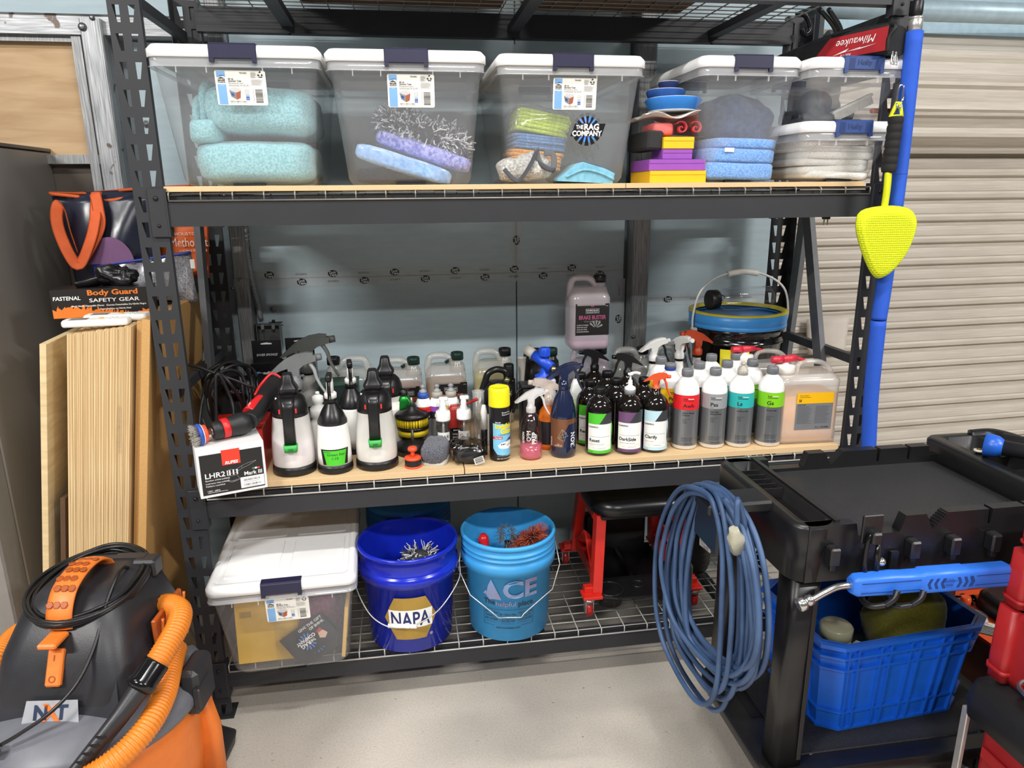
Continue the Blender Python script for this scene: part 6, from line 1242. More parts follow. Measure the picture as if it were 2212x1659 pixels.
# ================================================================ RIGHT SIDE: CART, CORD, CRATE, TOOLBOXES
CB = M('18181a', .34, var=.06, bump=.05, bscale=500); CBR = M('1b1b1d', .45, var=.06, bump=.5, bscale=900)
def rib_tex():
    m, nt, b, out = _new('tread'); L = nt.links; tc = N(nt, 'ShaderNodeTexCoord'); w1 = N(nt, 'ShaderNodeTexWave', Scale=95.); w2 = N(nt, 'ShaderNodeTexWave', Scale=95., bands_direction='Y'); L.new(tc.outputs['Object'], w1.inputs[0]); L.new(tc.outputs['Object'], w2.inputs[0])
    ad = N(nt, 'ShaderNodeMath', operation='MULTIPLY'); L.new(w1.outputs['Fac'], ad.inputs[0]); L.new(w2.outputs['Fac'], ad.inputs[1])
    bp = N(nt, 'ShaderNodeBump', Strength=.8, Distance=.003); L.new(ad.outputs[0], bp.inputs['Height']); L.new(bp.outputs[0], b.inputs['Normal'])
    b.inputs['Base Color'].default_value = S('232325'); b.inputs['Roughness'].default_value = .42; return m
TREAD = rib_tex()
ct = T('utility_cart', 'black plastic rolling utility cart with notched work tray', 'cart', (0,0,0))
X0, X1, Y0, Y1, ZT = 1.58, 2.30, -.725, -.275, .90
obj('tray_floor', MB().box(((X0+X1)/2+.03, (Y0+Y1)/2, .858), (X1-X0-.13, Y1-Y0-.05, .012)), TREAD, ct)
def wallprof(y, s):
    """notched long rim (profile in x-z)"""
    o = [(X0+.03, .76), (X1, .76), (X1, .885), (X1-.05, .885), (X1-.055, .915), (X1-.115, .915), (X1-.117, .876), (X1-.124, .876), (X1-.126, .915), (X1-.215, .915), (X1-.217, .876), (X1-.224, .876), (X1-.226, .915), (X1-.335, .915), (X1-.372, .874), (X1-.392, .915), (X1-.445, .915), (X1-.458, .874), (X1-.565, .874), (X1-.572, .905), (X0+.03, .905)]
    return MB().prism([(x, z) for x, z in o], -.014, .014, Matrix.Translation((0, y, 0)) @ Matrix.Rotation(PI/2, 4, 'X'))
for y in (Y0+.014, Y1-.014): obj('tray_rim', wallprof(y, 1), CB, ct)
for i in range(6):
    obj('saw_tooth', MB().box((X1-.3655+.0052*i, Y0+.013, .881+.0058*i), (.004, .030, .003)), CB, ct)
# rounded near-left and far-left corners with channel
cm = MB(); cm.rloft([(.76, .11, Y1-Y0, .05, X0+.055, (Y0+Y1)/2), (.895, .115, Y1-Y0+.004, .05, X0+.055, (Y0+Y1)/2), (.905, .105, Y1-Y0-.006, .046, X0+.055, (Y0+Y1)/2), (.905, .062, Y1-Y0-.06, .012, X0+.062, (Y0+Y1)/2), (.872, .055, Y1-Y0-.07, .01, X0+.062, (Y0+Y1)/2)], 6); obj('side_channel', cm, CB, ct)
for i in range(5): obj('divider', MB().box((X0+.062, Y1-.09-.032*i, .888), (.056, .003, .028)), CB, ct)
obj('inner_ridge', MB().box((X0+.108, (Y0+Y1)/2, .885), (.012, Y1-Y0-.03, .05)), CB, ct)
# right hand end with pockets and push handle
em = MB(); em.rloft([(.76, .17, Y1-Y0+.05, .04, X1+.065, (Y0+Y1)/2+.02), (.915, .18, Y1-Y0+.055, .04, X1+.065, (Y0+Y1)/2+.02), (.922, .17, Y1-Y0+.045, .036, X1+.065, (Y0+Y1)/2+.02), (.922, .11, Y1-Y0-.02, .02, X1+.075, (Y0+Y1)/2+.02), (.85, .10, Y1-Y0-.03, .02, X1+.075, (Y0+Y1)/2+.02)], 6); obj('end_tray', em, CB, ct)
for y_ in (Y1-.12, Y1-.26): obj('cup_wall', MB().box((X1+.075, y_, .888), (.11, .012, .066)), CB, ct)
obj('push_handle', MB().tube([(X1+.13, Y1+.03, .915), (X1+.185, Y1+.0, .925), (X1+.20, Y1-.09, .928), (X1+.155, Y1-.15, .925), (X1+.15, Y1-.3, .922)], .02, 10, 5), CB, ct)
obj('apron', MB().box(((X0+X1)/2+.04, Y0+.03, .80), (X1-X0-.06, .02, .09)).box(((X0+X1)/2+.04, Y1-.03, .80), (X1-X0-.06, .02, .09)), CB, ct)
for px in (1795, 1965, 2050, 2135):
    q = onY(px, 1165, Y0); hk = obj('side_hook', MB().box((q.x, Y0-.014, .835), (.026, .03, .046), bev=.004).box((q.x-.004, Y0-.02, .81), (.014, .014, .02), bev=.002), CB, ct)
# deck, legs, casters
obj('base_deck', MB().rloft([(.165, .78, .44, .05, 1.965, -.495), (.175, .80, .46, .06, 1.965, -.495), (.202, .80, .46, .06, 1.965, -.495), (.207, .79, .45, .055, 1.965, -.495)], 6), CB, ct)
obj('deck_mat', MB().rloft([(.206, .66, .36, .02, 1.99, -.49), (.212, .655, .355, .02, 1.99, -.49)], 4), TREAD, ct)
for lx, ly in ((1.635, -.665), (1.635, -.325), (2.335, -.665), (2.335, -.325)):
    obj('leg', MB().rloft([(.20, .085, .075, .02, lx, ly), (.5, .08, .07, .02, lx, ly), (.77, .085, .08, .022, lx+.0, ly)], 5), CB, ct)
    obj('leg_groove', MB().box((lx+.025, ly-.0385 if ly < -.5 else ly+.036, .48), (.012, .004, .5), bev=.001), M('0e0e10', .4), ct)
for sx, sy in ((1.70, -.64), (1.70, -.345), (2.25, -.64), (2.25, -.345)):
    c_ = obj('caster', MB().box((sx, sy, .158), (.07, .06, .014)).box((sx-.024, sy, .115), (.005, .05, .08)).box((sx+.024, sy, .115), (.005, .05, .08)), M('2a2a2c', .4, .4), ct)
    obj('wheel', MB().lathe([(.02, -.017), (.058, -.017), (.064, -.010), (.064, .010), (.058, .017), (.02, .017)], 28, X=Matrix.Translation((sx, sy, .064)) @ Matrix.Rotation(PI/2, 4, 'Y')), M('171718', .5), c_); obj('axle_bolt', MB().cyl((sx-.03, sy, .064), (sx+.03, sy, .064), .008, .008, 8), M('a9a9a9', .3, .8), c_)
for x, y in ((1.72, -.66), (2.22, -.66), (1.70, -.32)): obj('deck_screw', MB().lathe([(.011, 0), (.010, .002), (.004, .002), (.003, .0005), (0, .0005)], 16, (x, y, .2065)), M('8d8d90', .3, .7), ct)
obj('deck_slot', MB().box((1.655, -.44, .2072), (.05, .15, .002)), M('0a0a0b', .6), ct)
obj('cord_hook', MB().box((1.5, -.56, .905), (.17, .09, .03), bev=.006).box((1.432, -.575, .86), (.02, .14, .12), Matrix.Identity(4), bev=.006), CB, ct)
# ---- carabiner hook hanging from the tray
kb = T('carabiner', 'black snap hook hanging on the front of the cart tray', 'carabiner', onY(1885, 1190, Y0-.045)); obj('loop', MB().tube([(-.014, 0, .03), (-.017, 0, -.02), (-.012, 0, -.06), (.0, 0, -.07), (.013, 0, -.06), (.017, 0, -.02), (.014, 0, .03), (0, 0, .045)], .006, 10, 5, closed=True), M('141416', .2, .3), kb); obj('gate', MB().cyl((.012, 0, -.05), (.012, 0, .02), .005, .005, 10), M('141416', .2), kb); obj('strap', MB().box((0, .012, .05), (.05, .008, .07), bev=.002).box((0, .0, .035), (.024, .03, .03), bev=.004), CB, kb); obj('ball_stud', MB().ball((.026, .0, -.03), .010), M('c8c8c8', .2, .9), kb)
# ---- blue extension cord in loops
ec = T('extension_cord', 'blue extension cord coiled in long loops on the cart side', 'extension cord', (0,0,0)); R = random.Random(21); CO = M('2d4467', .5, var=.12, scale=9, c2='405a80')
Pc = Vector((1.462, -.575, .93)); U = Vector((.085, -.52, 0)).normalized(); Nn = Vector((-.98, -.17, 0)).normalized()
def cordloop(wl, wr, dep, off, z0, tw):
    pts = []
    for i in range(14):
        a = 2*PI*i/14; s_ = math.sin(a); c_ = math.cos(a); half = (wr if s_ > 0 else wl)*abs(s_)**.75*(.80+.32*((1-c_)/2))
        z = z0-dep*(1-c_)/2
        pts.append(Pc+U*(math.copysign(half, s_))+Nn*(off+tw*s_+R.uniform(-.004, .004))+Vector((0, 0, z))+U*.02*c_*0)
    return pts
k = 0
for wl, wr, dep in ((.235, .20, .50), (.22, .225, .47), (.20, .18, .52), (.18, .215, .49), (.16, .19, .46), (.21, .15, .54), (.19, .205, .44), (.14, .17, .50), (.12, .2, .47), (.17, .13, .45), (.23, .1, .62), (.25, .12, .58), (.1, .22, .46), (.15, .235, .42), (.2, .16, .56)):
    obj('loop', MB().tube(cordloop(wl, wr, dep, .055*R.random()-.005, .012*R.random()+.005*(k % 3), R.uniform(-.02, .02)), .0072, 8, 5, closed=True), CO, ec); k += 1
pe = onY(1590, 1165, -.72)
obj('lead', MB().tube([Pc+Vector((-.02, -.05, .02)), Pc+Vector((.0, -.12, -.03)), pe+Vector((.006, .02, .09)), pe+Vector((.0, .0, .03))], .0072, 8, 6), CO, ec)
obj('socket_end', MB().rloft([(-.035, .034, .028, .008), (.008, .036, .03, .008), (.018, .024, .022, .008), (.034, .02, .02, .008)], 5, X=Matrix.Translation(pe) @ Matrix.Rotation(-.35, 4, 'Y') @ Matrix.Rotation(.2, 4, 'X')), MILK('e6e2c8', .6, .15, .3), ec)
obj('warning_tag', MB().box((0, 0, 0), (.05, .001, .05), Matrix.Translation(Pc+U*-.06+Vector((.0, 0, -.15))) @ Matrix.Rotation(-1.4, 4, 'Z')), M('b9b6b0', .5, c2='77757a', scale=90), ec)
# ---- blue crate on the cart deck
BC = M('1761cf', .38, var=.04); cr = T('blue_crate', 'blue ribbed plastic crate with cut corners on the cart deck', 'crate', (2.005, -.445, .2135), .07)
def oct_(w, d, c): return [(w/2-c, -d/2), (w/2, -d/2+c*.7), (w/2, d/2-c*.7), (w/2-c, d/2), (-w/2+c, d/2), (-w/2, d/2-c*.7), (-w/2, -d/2+c*.7), (-w/2+c, -d/2)]
cw, cd_, chh = .50, .335, .285
def lv(z, e): return [(x, y, z) for x, y in oct_(cw-.055+.055*z/chh+e, cd_-.045+.045*z/chh+e, .05)]
m = MB(); m.loft([lv(0, -.004), lv(.004, 0), lv(chh, 0), lv(chh, -.012), lv(.012, -.010), lv(.008, -.05)], True, True, True, 0, False); obj('shell', m, BC, cr)
for z, hh, e in ((.0045, .008, .016), (.062, .006, .016), (.205, .006, .018), (.245, .007, .022), (chh-.006, .012, .026)):
    obj('band', MB().loft([lv(z-hh/2, e), lv(z+hh/2, e), lv(z+hh/2, -.002), lv(z-hh/2, -.002), lv(z-hh/2, e)], False, False, True, 0, False), BC, cr)
for side in (-1, 1):
    for i, x in enumerate((-.195, -.165, -.095, -.065, .0, .03, .10, .13, .19)):
        sc = lambda z: (cw-.055+.055*z/chh)/cw
        obj('rib', MB().bar((x*sc(0), side*((cd_-.045)/2+.004), .004), (x*sc(chh), side*(cd_/2+.004), chh-.004), .004, .012, (0, 1, 0)), BC, cr)
for side in (-1, 1):
    for y in (-.09, -.03, .03, .09): obj('rib', MB().bar((side*((cw-.055)/2+.004), y*.9, .004), (side*(cw/2+.004), y, chh-.004), .012, .004, (0, 1, 0)), BC, cr)
t = T('olive_towel', 'dark olive towel draped over the far edge inside the blue crate', 'towel', (2.105, -.475, .235)); obj('cloth', soft(.20, .17, .335, .7, 44, 24, .022, 10, 4.), CLOTH('565318', '4a4714', 220., .25), t)
t = T('yellow_jar', 'round jar with pale lid and yellow label in the blue crate', 'jar', (1.87, -.50, .235)); obj('jar_body', MB().lathe([(0, 0), (.042, 0), (.042, .2), (.036, .21)], 24), M('c9c23a', .4), t); obj('lid', MB().lathe([(.044, .205), (.045, .235), (.04, .24), (0, .24)], 24), MILK('d8d8b8', .8, .3, .1), t)
t = T('white_gloves', 'crumpled pale plastic glove lying in the blue crate', 'glove', (1.93, -.535, .235)); obj('glove', soft(.09, .06, .2, .7, 24, 14, .014, 20), M('d5d6d2', .5), t); obj('fingers', MB().tube([(-.02, -.02, .18), (-.035, -.03, .2), (-.03, -.035, .21)], .010, 8).tube([(.0, -.02, .19), (.01, -.035, .205), (.03, -.04, .2)], .010, 8), M('d5d6d2', .5), t)
thing1('black_bag_bottom', 'black bundle at the bottom of the blue crate', 'bag', soft(.36, .2, .11, .5, 30, 12, .012, 9), M('141416', .6), (1.98, -.44, .235))
# ---- blue washer lance on black hooks
ly = Y0-.058; la, lb_ = onY(1836, 1264, ly), onY(2178, 1238, ly); lc = T('washer_lance', 'blue moulded pressure washer lance with bent steel tube and coupler', 'lance', (0,0,0)); BL2 = M('2c6fd8', .4, var=.03)
dv = (lb_-la); ax = dv.normalized(); upv = Vector((0, 0, 1))
X = Matrix((( ax.x, 0, 0, la.x), (ax.y, -1, 0, la.y), (ax.z, 0, 1, la.z), (0, 0, 0, 1))); X = Matrix.Translation(la) @ Matrix(((ax.x, 0, -ax.z), (ax.y, 1, 0), (ax.z, 0, ax.x))).to_4x4()
Ln = dv.length; sec = []
for u, hh, w in ((0, .018, .014), (.012, .024, .019), (.10, .026, .020), (.13, .024, .020), (Ln*.42, .024, .020), (Ln*.43, .0275, .0215), (Ln*.70, .0275, .0215), (Ln*.71, .026, .020), (Ln*.97, .027, .020), (Ln, .022, .016)):
    sec.append([(u, y_, z_) for y_, z_ in [(a[0]*1., a[1]) for a in rrect(2*w, 2*hh, .010, 4)]])
gr = obj('grip', MB().loft(sec, X=X), BL2, lc); DB2 = M('153a78', .5)
for i in range(3):
    for s0, sg in ((Ln*.455, -1), (Ln*.625, 1)):
        u = s0+.017*i; obj('chevron_slot', MB().prism([(u, -.013), (u+.007, -.013), (u+.007+sg*.006, 0), (u+.007, .013), (u, .013), (u+sg*.006, 0)], .0205, .0222, X @ Matrix.Rotation(PI/2, 4, 'X')), DB2, gr)
obj('badge', MB().prism([(Ln*.55, -.012), (Ln*.60, -.012), (Ln*.61, 0), (Ln*.60, .012), (Ln*.55, .012), (Ln*.54, 0)], .0210, .0222, X @ Matrix.Rotation(PI/2, 4, 'X')), M('255fc0', .5), gr)
for z_ in (-.012, .012): obj('groove', MB().box((Ln*.22, -.0205, z_), (Ln*.36, .001, .0016), X), DB2, gr); obj('groove', MB().box((Ln*.86, -.0205, z_), (Ln*.22, .001, .0016), X), DB2, gr)
prints([('t', 'MTM HYDRO', 0, .005, .007, 0, {}), ('t', 'SGS28', 0, -.005, .007, 0, {})], Flat(X @ Vector((Ln*.575, -.0226, 0)), ax, upv), gr, [DB2], 'lettering', .0003)
ST = M('c4c4c2', .22, .95); cpl = onY(1727, 1307, ly)
obj('steel_tube', MB().tube([X @ Vector((.005, 0, 0)), X @ Vector((-.03, 0, -.002)), (X @ Vector((-.06, 0, -.014))), cpl+(la-cpl)*.22], .008, 12, 6), ST, lc)
d2 = (cpl-(X @ Vector((-.06, 0, -.014)))).normalized(); obj('coupler', along(cpl-d2*.034, d2, [(.009, 0), (.013, .002), (.013, .014), (.011, .015), (.011, .019), (.0155, .02), (.0165, .024), (.0165, .036), (.014, .038), (.010, .038), (.008, .03), (0, .03)], 18), ST, lc)
obj('end_fitting', MB().cyl(lb_, lb_+ax*.03, .010, .010, 6).cyl(lb_+ax*.03, lb_+ax*.045, .007, .007, 12), ST, lc)
for px in (1912, 1968):
    q = onY(px, 1290, ly); h_ = T('lance_hook', 'black curved hook arm under the blue lance, %s' % ('left' if px < 1930 else 'right'), 'hook', (q.x, ly, q.z)); obj('arm', MB().tube([(-.02, -.03, .0), (-.005, -.036, .018), (.004, -.03, .035)], .007, 8, 5).tube([(-.02, -.03, .0), (-.045, -.01, -.012), (-.04, .03, -.01), (-.02, .05, .03)], .007, 8, 5), CB, h_); obj('arm_plate', MB().box((-.02, .05, .06), (.02, .008, .07)), CB, h_)
# ---- gear in the cart's end tray
t = T('rubber_grip_tool', 'black rubber tool handle with blue cupped end on the cart tray', 'tool', (X1+.075, -.47, .9)); dq = Vector((.5, -.62, -.0)).normalized(); c0 = Vector((-.03, .03, .055)); obj('handle', MB().cyl(c0, c0+dq*.3, .022, .020, 16), M('1c1c1e', .5), t); obj('blue_cup', along(c0+dq*.0, -dq, [(.018, -.02), (.03, .0), (.034, .03), (.031, .031), (.02, .005), (0, .005)], 20), M('2360c8', .35), t); obj('second_handle', MB().cyl(c0+Vector((.06, .05, -.0)), c0+Vector((.06, .05, 0))+dq*.28, .02, .02, 16), M('222224', .5), t)
for i, (c, l) in enumerate((('e8e6da', 'white'), ('e5b52c', 'yellow'), ('8fd06a', 'green'))):
    t = T('nozzle_tip', '%s round spray nozzle tip lying in the cart end tray' % l, 'nozzle', (X1+.03+.017*i, -.395-.020*i, .925)); obj('ring', MB().lathe([(.006, 0), (.014, .001), (.014, .005), (.006, .006)], 20, cap=False), M(c, .5), t); obj('core', MB().lathe([(.007, -.004), (.007, .008), (.003, .008)], 12), M('8a6a3a', .4, .6), t)
# ---- red modular tool boxes, right edge
RD_ = M('a32023', .42, var=.04); KT = M('1b1b1d', .45, var=.05)
def rbox(label, x, y1, z, h, dy=.5, dx=.5, lid=False, kind=0):
    t = T('tool_box', label, 'tool box', (x, y1, z)); obj('body', MB().rloft([(0, dx-.02, dy-.02, .02, dx/2, -dy/2), (h*.12, dx, dy, .025, dx/2, -dy/2), (h*.9, dx, dy, .025, dx/2, -dy/2), (h-.002, dx-.01, dy-.01, .022, dx/2, -dy/2)], 5), RD_, t)
    if kind == 0:
        obj('corner_post', MB().rloft([(.004, .05, .05, .012, .012, -.012), (h*.3, .056, .056, .014, .012, -.012), (h-.002, .052, .052, .012, .012, -.012)], 4), RD_, t); obj('post_band', MB().rloft([(h*.12, .060, .060, .014, .012, -.012), (h*.18, .060, .060, .014, .012, -.012)], 4), RD_, t); obj('latch', MB().box((-.004, -.16, h*.55), (.012, .07, h*.5), bev=.003), KT, t); obj('side_handle', MB().tube([(-.002, -.09, h*.28), (-.03, -.10, h*.22), (-.035, -.19, h*.22), (-.002, -.2, h*.28)], .006, 8, 4), ST, t)
    return t
b0 = rbox('large red rolling tool box with ribbed side at the bottom right', 2.085, -.80, .06, .36, .5, .5, kind=1)
for i in range(4): obj('side_rib', MB().box((-.004, -.25, .07+.085*i), (.01, .46, .03), bev=.003), RD_, b0)
obj('black_top', MB().rloft([(.33, .56, .55, .03, .24, -.25), (.375, .57, .56, .035, .24, -.25), (.425, .55, .54, .03, .24, -.25), (.44, .48, .46, .03, .25, -.25)], 5), KT, b0)
for y_ in (.02, ): obj('pull_rail', MB().box((-.028, y_, .16), (.012, .02, .36), bev=.002), M('c4c2be', .3, .6), b0)
obj('red_corner', MB().box((-.01, .0, .34), (.03, .04, .03), bev=.004), RD_, b0)
for sx in (.03, .45): obj('wheel', MB().lathe([(.02, -.02), (.058, -.02), (.06, 0), (.058, .02), (.02, .02)], 24, X=Matrix.Translation((sx, -.25, 0)) @ Matrix.Rotation(PI/2, 4, 'Y')), KT, b0)
rbox('red tool box directly on the black topped rolling box', 2.095, -.80, .502, .20); rbox('red tool box second from the top of the right hand stack', 2.10, -.805, .704, .145); rbox('topmost red tool box of the right hand stack', 2.115, -.81, .851, .10)
# ---- orange mower deck behind the cart
mw = T('mower_deck', 'orange mower deck with 48 inch decal and black belt cover', 'mower deck', (0,0,0)); OG = M('d9501f', .4, var=.06); zd = .30
pl_ = [onZ(*p, zd) for p in ((1995, 1290), (2075, 1262), (2150, 1268), (2260, 1330), (2330, 1440), (2215, 1425), (2140, 1390))]
obj('deck_plate', MB().prism([(p.x, p.y) for p in pl_], zd-.01, zd), OG, mw); obj('deck_skirt', MB().prism([(p.x*.96+.1, p.y*.96-.01) for p in pl_], .06, zd-.01), M('5a2414', .55, var=.1), mw)
c0 = onZ(2165, 1335, zd); obj('belt_cover', MB().rloft([(zd, .21, .20, .04, c0.x+.07, c0.y), (zd+.05, .20, .19, .04, c0.x+.07, c0.y), (zd+.065, .17, .16, .035, c0.x+.07, c0.y)], 5), KT, mw)
dq = onZ(2085, 1297, zd); fr = Flat((dq.x, dq.y, zd), (-.86, -.2, 0), (.2, -.86, 0)); prints([('t', '48"', 0, 0, .085, 1, dict(bold=.06)), ('t', '48"', 0, 0, .085, 0, dict(bold=.01))], fr, mw, [M('d8d5d0', .5, var=0.), M('3a3634', .5, var=0.)], 'decal', .0006)
for i, (p, w, h_) in enumerate((((2095, 1325), .10, .07), ((2120, 1348), .10, .04), ((2165, 1370), .14, .06))):
    q = onZ(p[0], p[1], zd); fr = Flat((q.x, q.y, zd), (.78, -.62, 0), (.62, .78, 0)); lb = patch(fr, (-w/2, -h_/2, w/2, h_/2), M('2c2b2a' if i == 2 else 'dcd8d0', .5), mw, 'warning_label', .0006); prints([('r', (-w*.42, h_*(.4-.15*j), w*(.1+.3*((j*7) % 3)/3), h_*(.43-.15*j)+.001), 0) for j in range(6)]+([('t', 'DANGER', 0, 0, .012, 1, dict(bold=.03))] if i == 2 else []), fr, lb, [M('b9b5ae' if i == 2 else '444', .5) if i == 2 else M('4a4846', .5), M('e04a5a', .5)], 'label_print', .001)
obj('lift_arm', MB().bar(onZ(2070, 1195, .45), onZ(2110, 1235, .40), .03, .06, (0, 0, 1)).bar(onZ(2130, 1185, .45), onZ(2230, 1230, .40), .05, .08, (0, 0, 1)), OG, mw); obj('spindle_nut', MB().cyl((c0.x-.06, c0.y+.09, zd), (c0.x-.06, c0.y+.09, zd+.03), .018, .016, 6), OG, mw); obj('support_bracket', MB().box((c0.x+.05, c0.y+.2, .22), (.2, .06, .3), bev=.005), M('7a2c16', .5), mw)
t = T('jack_stand', 'black steel post with red round foot standing behind the cart', 'stand', (2.42, .02, 0)); obj('post', MB().box((0, 0, .24), (.16, .08, .44), bev=.004), M('121214', .45), t); obj('red_foot', MB().lathe([(0, 0), (.07, 0), (.07, .03), (.05, .2), (0, .2)], 20, (-.13, .02, 0)), M('9c1d1c', .4), t)
# ================================================================ HANGING ON THE RIGHT UPRIGHT
yh = -.055
pt = onY(1975, 42, yh); hp = T('foam_pole', 'long bright blue foam covered pole hanging along the right upright', 'pole', (0,0,0)); FB2 = M('2257c8', .75, var=.04, bump=.15, bscale=300)
P_ = [onY(*p, yh) for p in ((1976, 68), (1942, 375), (1912, 600), (1898, 690))]; Q_ = [onY(*p, yh) for p in ((1898, 692), (1882, 850), (1876, 975))]; Q_.append(onY(1876, 1040, yh))
obj('foam_sleeve', MB().tube(P_, .0235, 18, 8), FB2, hp); obj('foam_sleeve', MB().tube(Q_, .0235, 18, 8), FB2, hp); e = P_[0]; up_ = (P_[0]-P_[1]).normalized(); obj('silver_tip', along(e, up_, [(.019, -.01), (.019, .03), (.0175, .032), (.0195, .033), (.0195, .038), (.012, .04)], 20), M('c9c8c4', .3, .7), hp); obj('hang_hook', along(e+up_*.038, up_, [(.013, 0), (.016, .01), (.016, .04), (.008, .05), (0, .05)], 14), KB, hp); obj('hang_wire', MB().tube([e+up_*.085, e+up_*.12+Vector((.012, 0, 0)), e+up_*.16+Vector((.01, 0, .02)), e+up_*.2+Vector((-.01, .02, .02))], .002, 6), ST, hp)
for k, c in ((0, 'seam_ring'),): obj(c, MB().tube([P_[1]-up_*.002, P_[1]+up_*.0], .0238, 18, spline=False), M('1a459e', .8), hp)
yd = -.095; du = T('window_duster', 'yellow triangular microfibre window wiper with black grip hanging from a carabiner', 'duster', (0,0,0)); YE = M('dbe01a', .42, var=.04)
def waffle():
    m, nt, b, out = _new('waffle'); L = nt.links; tc = N(nt, 'ShaderNodeTexCoord'); vo = N(nt, 'ShaderNodeTexVoronoi', Scale=150., Randomness=.15); L.new(tc.outputs['Object'], vo.inputs['Vector'])
    r = N(nt, 'ShaderNodeValToRGB'); el = r.color_ramp.elements; el[0].color = S('c2cf0c'); el[1].color = S('e0ee22'); el[0].position = .1; el[1].position = .45; L.new(vo.outputs['Distance'], r.inputs[0]); L.new(r.outputs[0], b.inputs['Base Color']); b.inputs['Roughness'].default_value = .95
    bp = N(nt, 'ShaderNodeBump', Strength=1., Distance=.004); L.new(vo.outputs['Distance'], bp.inputs['Height']); L.new(bp.outputs[0], b.inputs['Normal']); return m
hp_ = [(1860, 455), (1915, 444), (1962, 450), (1978, 472), (1976, 500), (1958, 545), (1930, 582), (1905, 600), (1887, 597), (1870, 566), (1856, 525), (1849, 487)]
V = [onY(*p, yd) for p in hp_]; ce = sum(V, Vector())/len(V); V = crom(V, 4, True); m = MB(); rings = []
for s_, dy in ((.70, -.018), (.9, -.014), (.98, -.006), (1., .0), (.97, .008), (.8, .012)): rings.append([tuple(ce+(p-ce)*s_+Vector((0, dy, 0))) for p in V])
m.loft(rings); obj('microfibre_head', m, waffle(), du)
gt, gb_ = onY(1936, 252, yd), onY(1919, 372, yd); hb = onY(1911, 450, yd)
gm_ = MB(); prof = [(.0, -.004), (.019, 0)]; L_ = (gt-gb_).length
for i in range(7): prof += [(.0205, L_*(i+.15)/7), (.0215, L_*(i+.5)/7), (.0205, L_*(i+.85)/7), (.0185, L_*(i+1)/7)]
prof.append((0, L_+.002)); obj('foam_grip', along(gb_, (gt-gb_).normalized(), prof, 18), M('161617', .8), du)
obj('yellow_neck', MB().tube([hb+Vector((0, .004, -.03)), hb+Vector((0, 0, .05)), gb_], lambda t: (.013 if t < .5 else .0175, .010), 12, 5), YE, du)
hl = MB(); w1 = onY(1924, 250, yd); w2 = onY(1948, 250, yd); w3 = onY(1941, 222, yd); hl.tube([w1, w2, w3+Vector((.004, 0, 0)), w3+Vector((-.004, 0, 0))], .0065, 8, 5, closed=True, spline=False); obj('hang_eye', hl, YE, du)
t = T('snap_hook', 'small chrome snap hook holding the yellow duster', 'carabiner', (0,0,0)); k0 = onY(1942, 226, yd-.005); k1 = onY(1947, 190, yd+.03); obj('body', MB().tube([k0+Vector((-.007, 0, 0)), k1+Vector((-.008, 0, 0)), k1+Vector((0, 0, .008)), k1+Vector((.008, 0, 0)), k0+Vector((.007, 0, 0)), k0+Vector((0, 0, -.007))], .0028, 8, 4, closed=True), M('c9c9c9', .15, .95), t); obj('gate', MB().cyl(k0+Vector((.008, -.001, .008)), k1+Vector((.009, -.001, -.008)), .0032, .0032, 8), M('c9c9c9', .15, .95), t)
# plug hanging under the upper beam
t = T('charger_plug', 'small black two pin plug hanging below the upper beam', 'plug', onY(1785, 466, .02)); obj('plug_body', MB().box((0, 0, 0), (.024, .016, .022), bev=.003), KB, t)
for sx in (-.006, .006): obj('pin', MB().box((sx, 0, -.02), (.0035, .002, .018)), ST, t)
obj('cable', MB().tube([(0, 0, .01), (.0, .02, .03), (.005, .06, .05)], .003, 6), KB, t)
# ---- red and black tool bag lying on the small totes
zb = UP+.353; mb_ = T('tool_bag', 'red and black zipped tool pouch lying on the top small tote', 'bag', (0,0,0)); A = Vector((2.165, -.055, zb)); Bk = Vector((2.0, .36, zb)); dv = (Bk-A).normalized(); sd = Vector((-dv.y, dv.x, 0))
X = Matrix(((-sd.x, dv.x, 0), (-sd.y, dv.y, 0), (0, 0, 1))).to_4x4(); X.translation = A
sec = []
for u, hh in ((0, .076), (.01, .082), (.10, .082), (.3, .07), (.42, .05), (.45, .03)): sec.append([(x_, u, z_+hh/2) for x_, z_ in rrect(.085, hh, .012, 4)])
obj('pouch', MB().loft(sec, X=X @ Matrix.Translation((-.02, 0, 0))), M('161617', .75, var=.1, bump=.5, bscale=400), mb_)
mp_ = lambda u, v: X @ Vector((-.0635, u, v))
obj('red_panel', MB().add([mp_(.0, .008), mp_(.0, .072), mp_(.19, .070), mp_(.25, .010)], [(0, 1, 2, 3)]), M('a61c26', .6, var=.06), mb_); o_ = mb_.children[-1]; mod(o_, 'SOLIDIFY', thickness=.002, offset=0)
frb = Flat(mp_(.10, .036)+(X.to_3x3() @ Vector((-1, 0, 0)))*.0016, X.to_3x3() @ Vector((0, 1, 0)), Vector((0, 0, -1)))
prints([('t', 'Milwaukee', -.0, -.012, .03, 0, dict(shear=.35, w=.13)), ('t', 'AIR-TIP', .03, .022, .012, 0, {}), ('p', [(-.07, .004), (.03, .012), (.02, .004), (.075, .018), (-.02, .006), (-.01, .012)], 0)], frb, o_, [M('f0ecec', .5, var=0.)], 'lettering', .0006)
obj('zip', MB().tube([X @ Vector((-.06, -.002, .004)), X @ Vector((-.062, -.003, .04)), X @ Vector((-.05, .0, .078)), X @ Vector((-.04, .2, .08))], .006, 8, 5), M('0e0e0f', .6), mb_)
for dx in (0, .016): obj('zip_pull', MB().tube([X @ Vector((-.05+dx, -.012, .004)), X @ Vector((-.058+dx, -.016, -.03)), X @ Vector((-.046+dx, -.016, -.031)), X @ Vector((-.046+dx, -.012, .004))], .0022, 6, 3, spline=False, closed=True), ST, mb_)
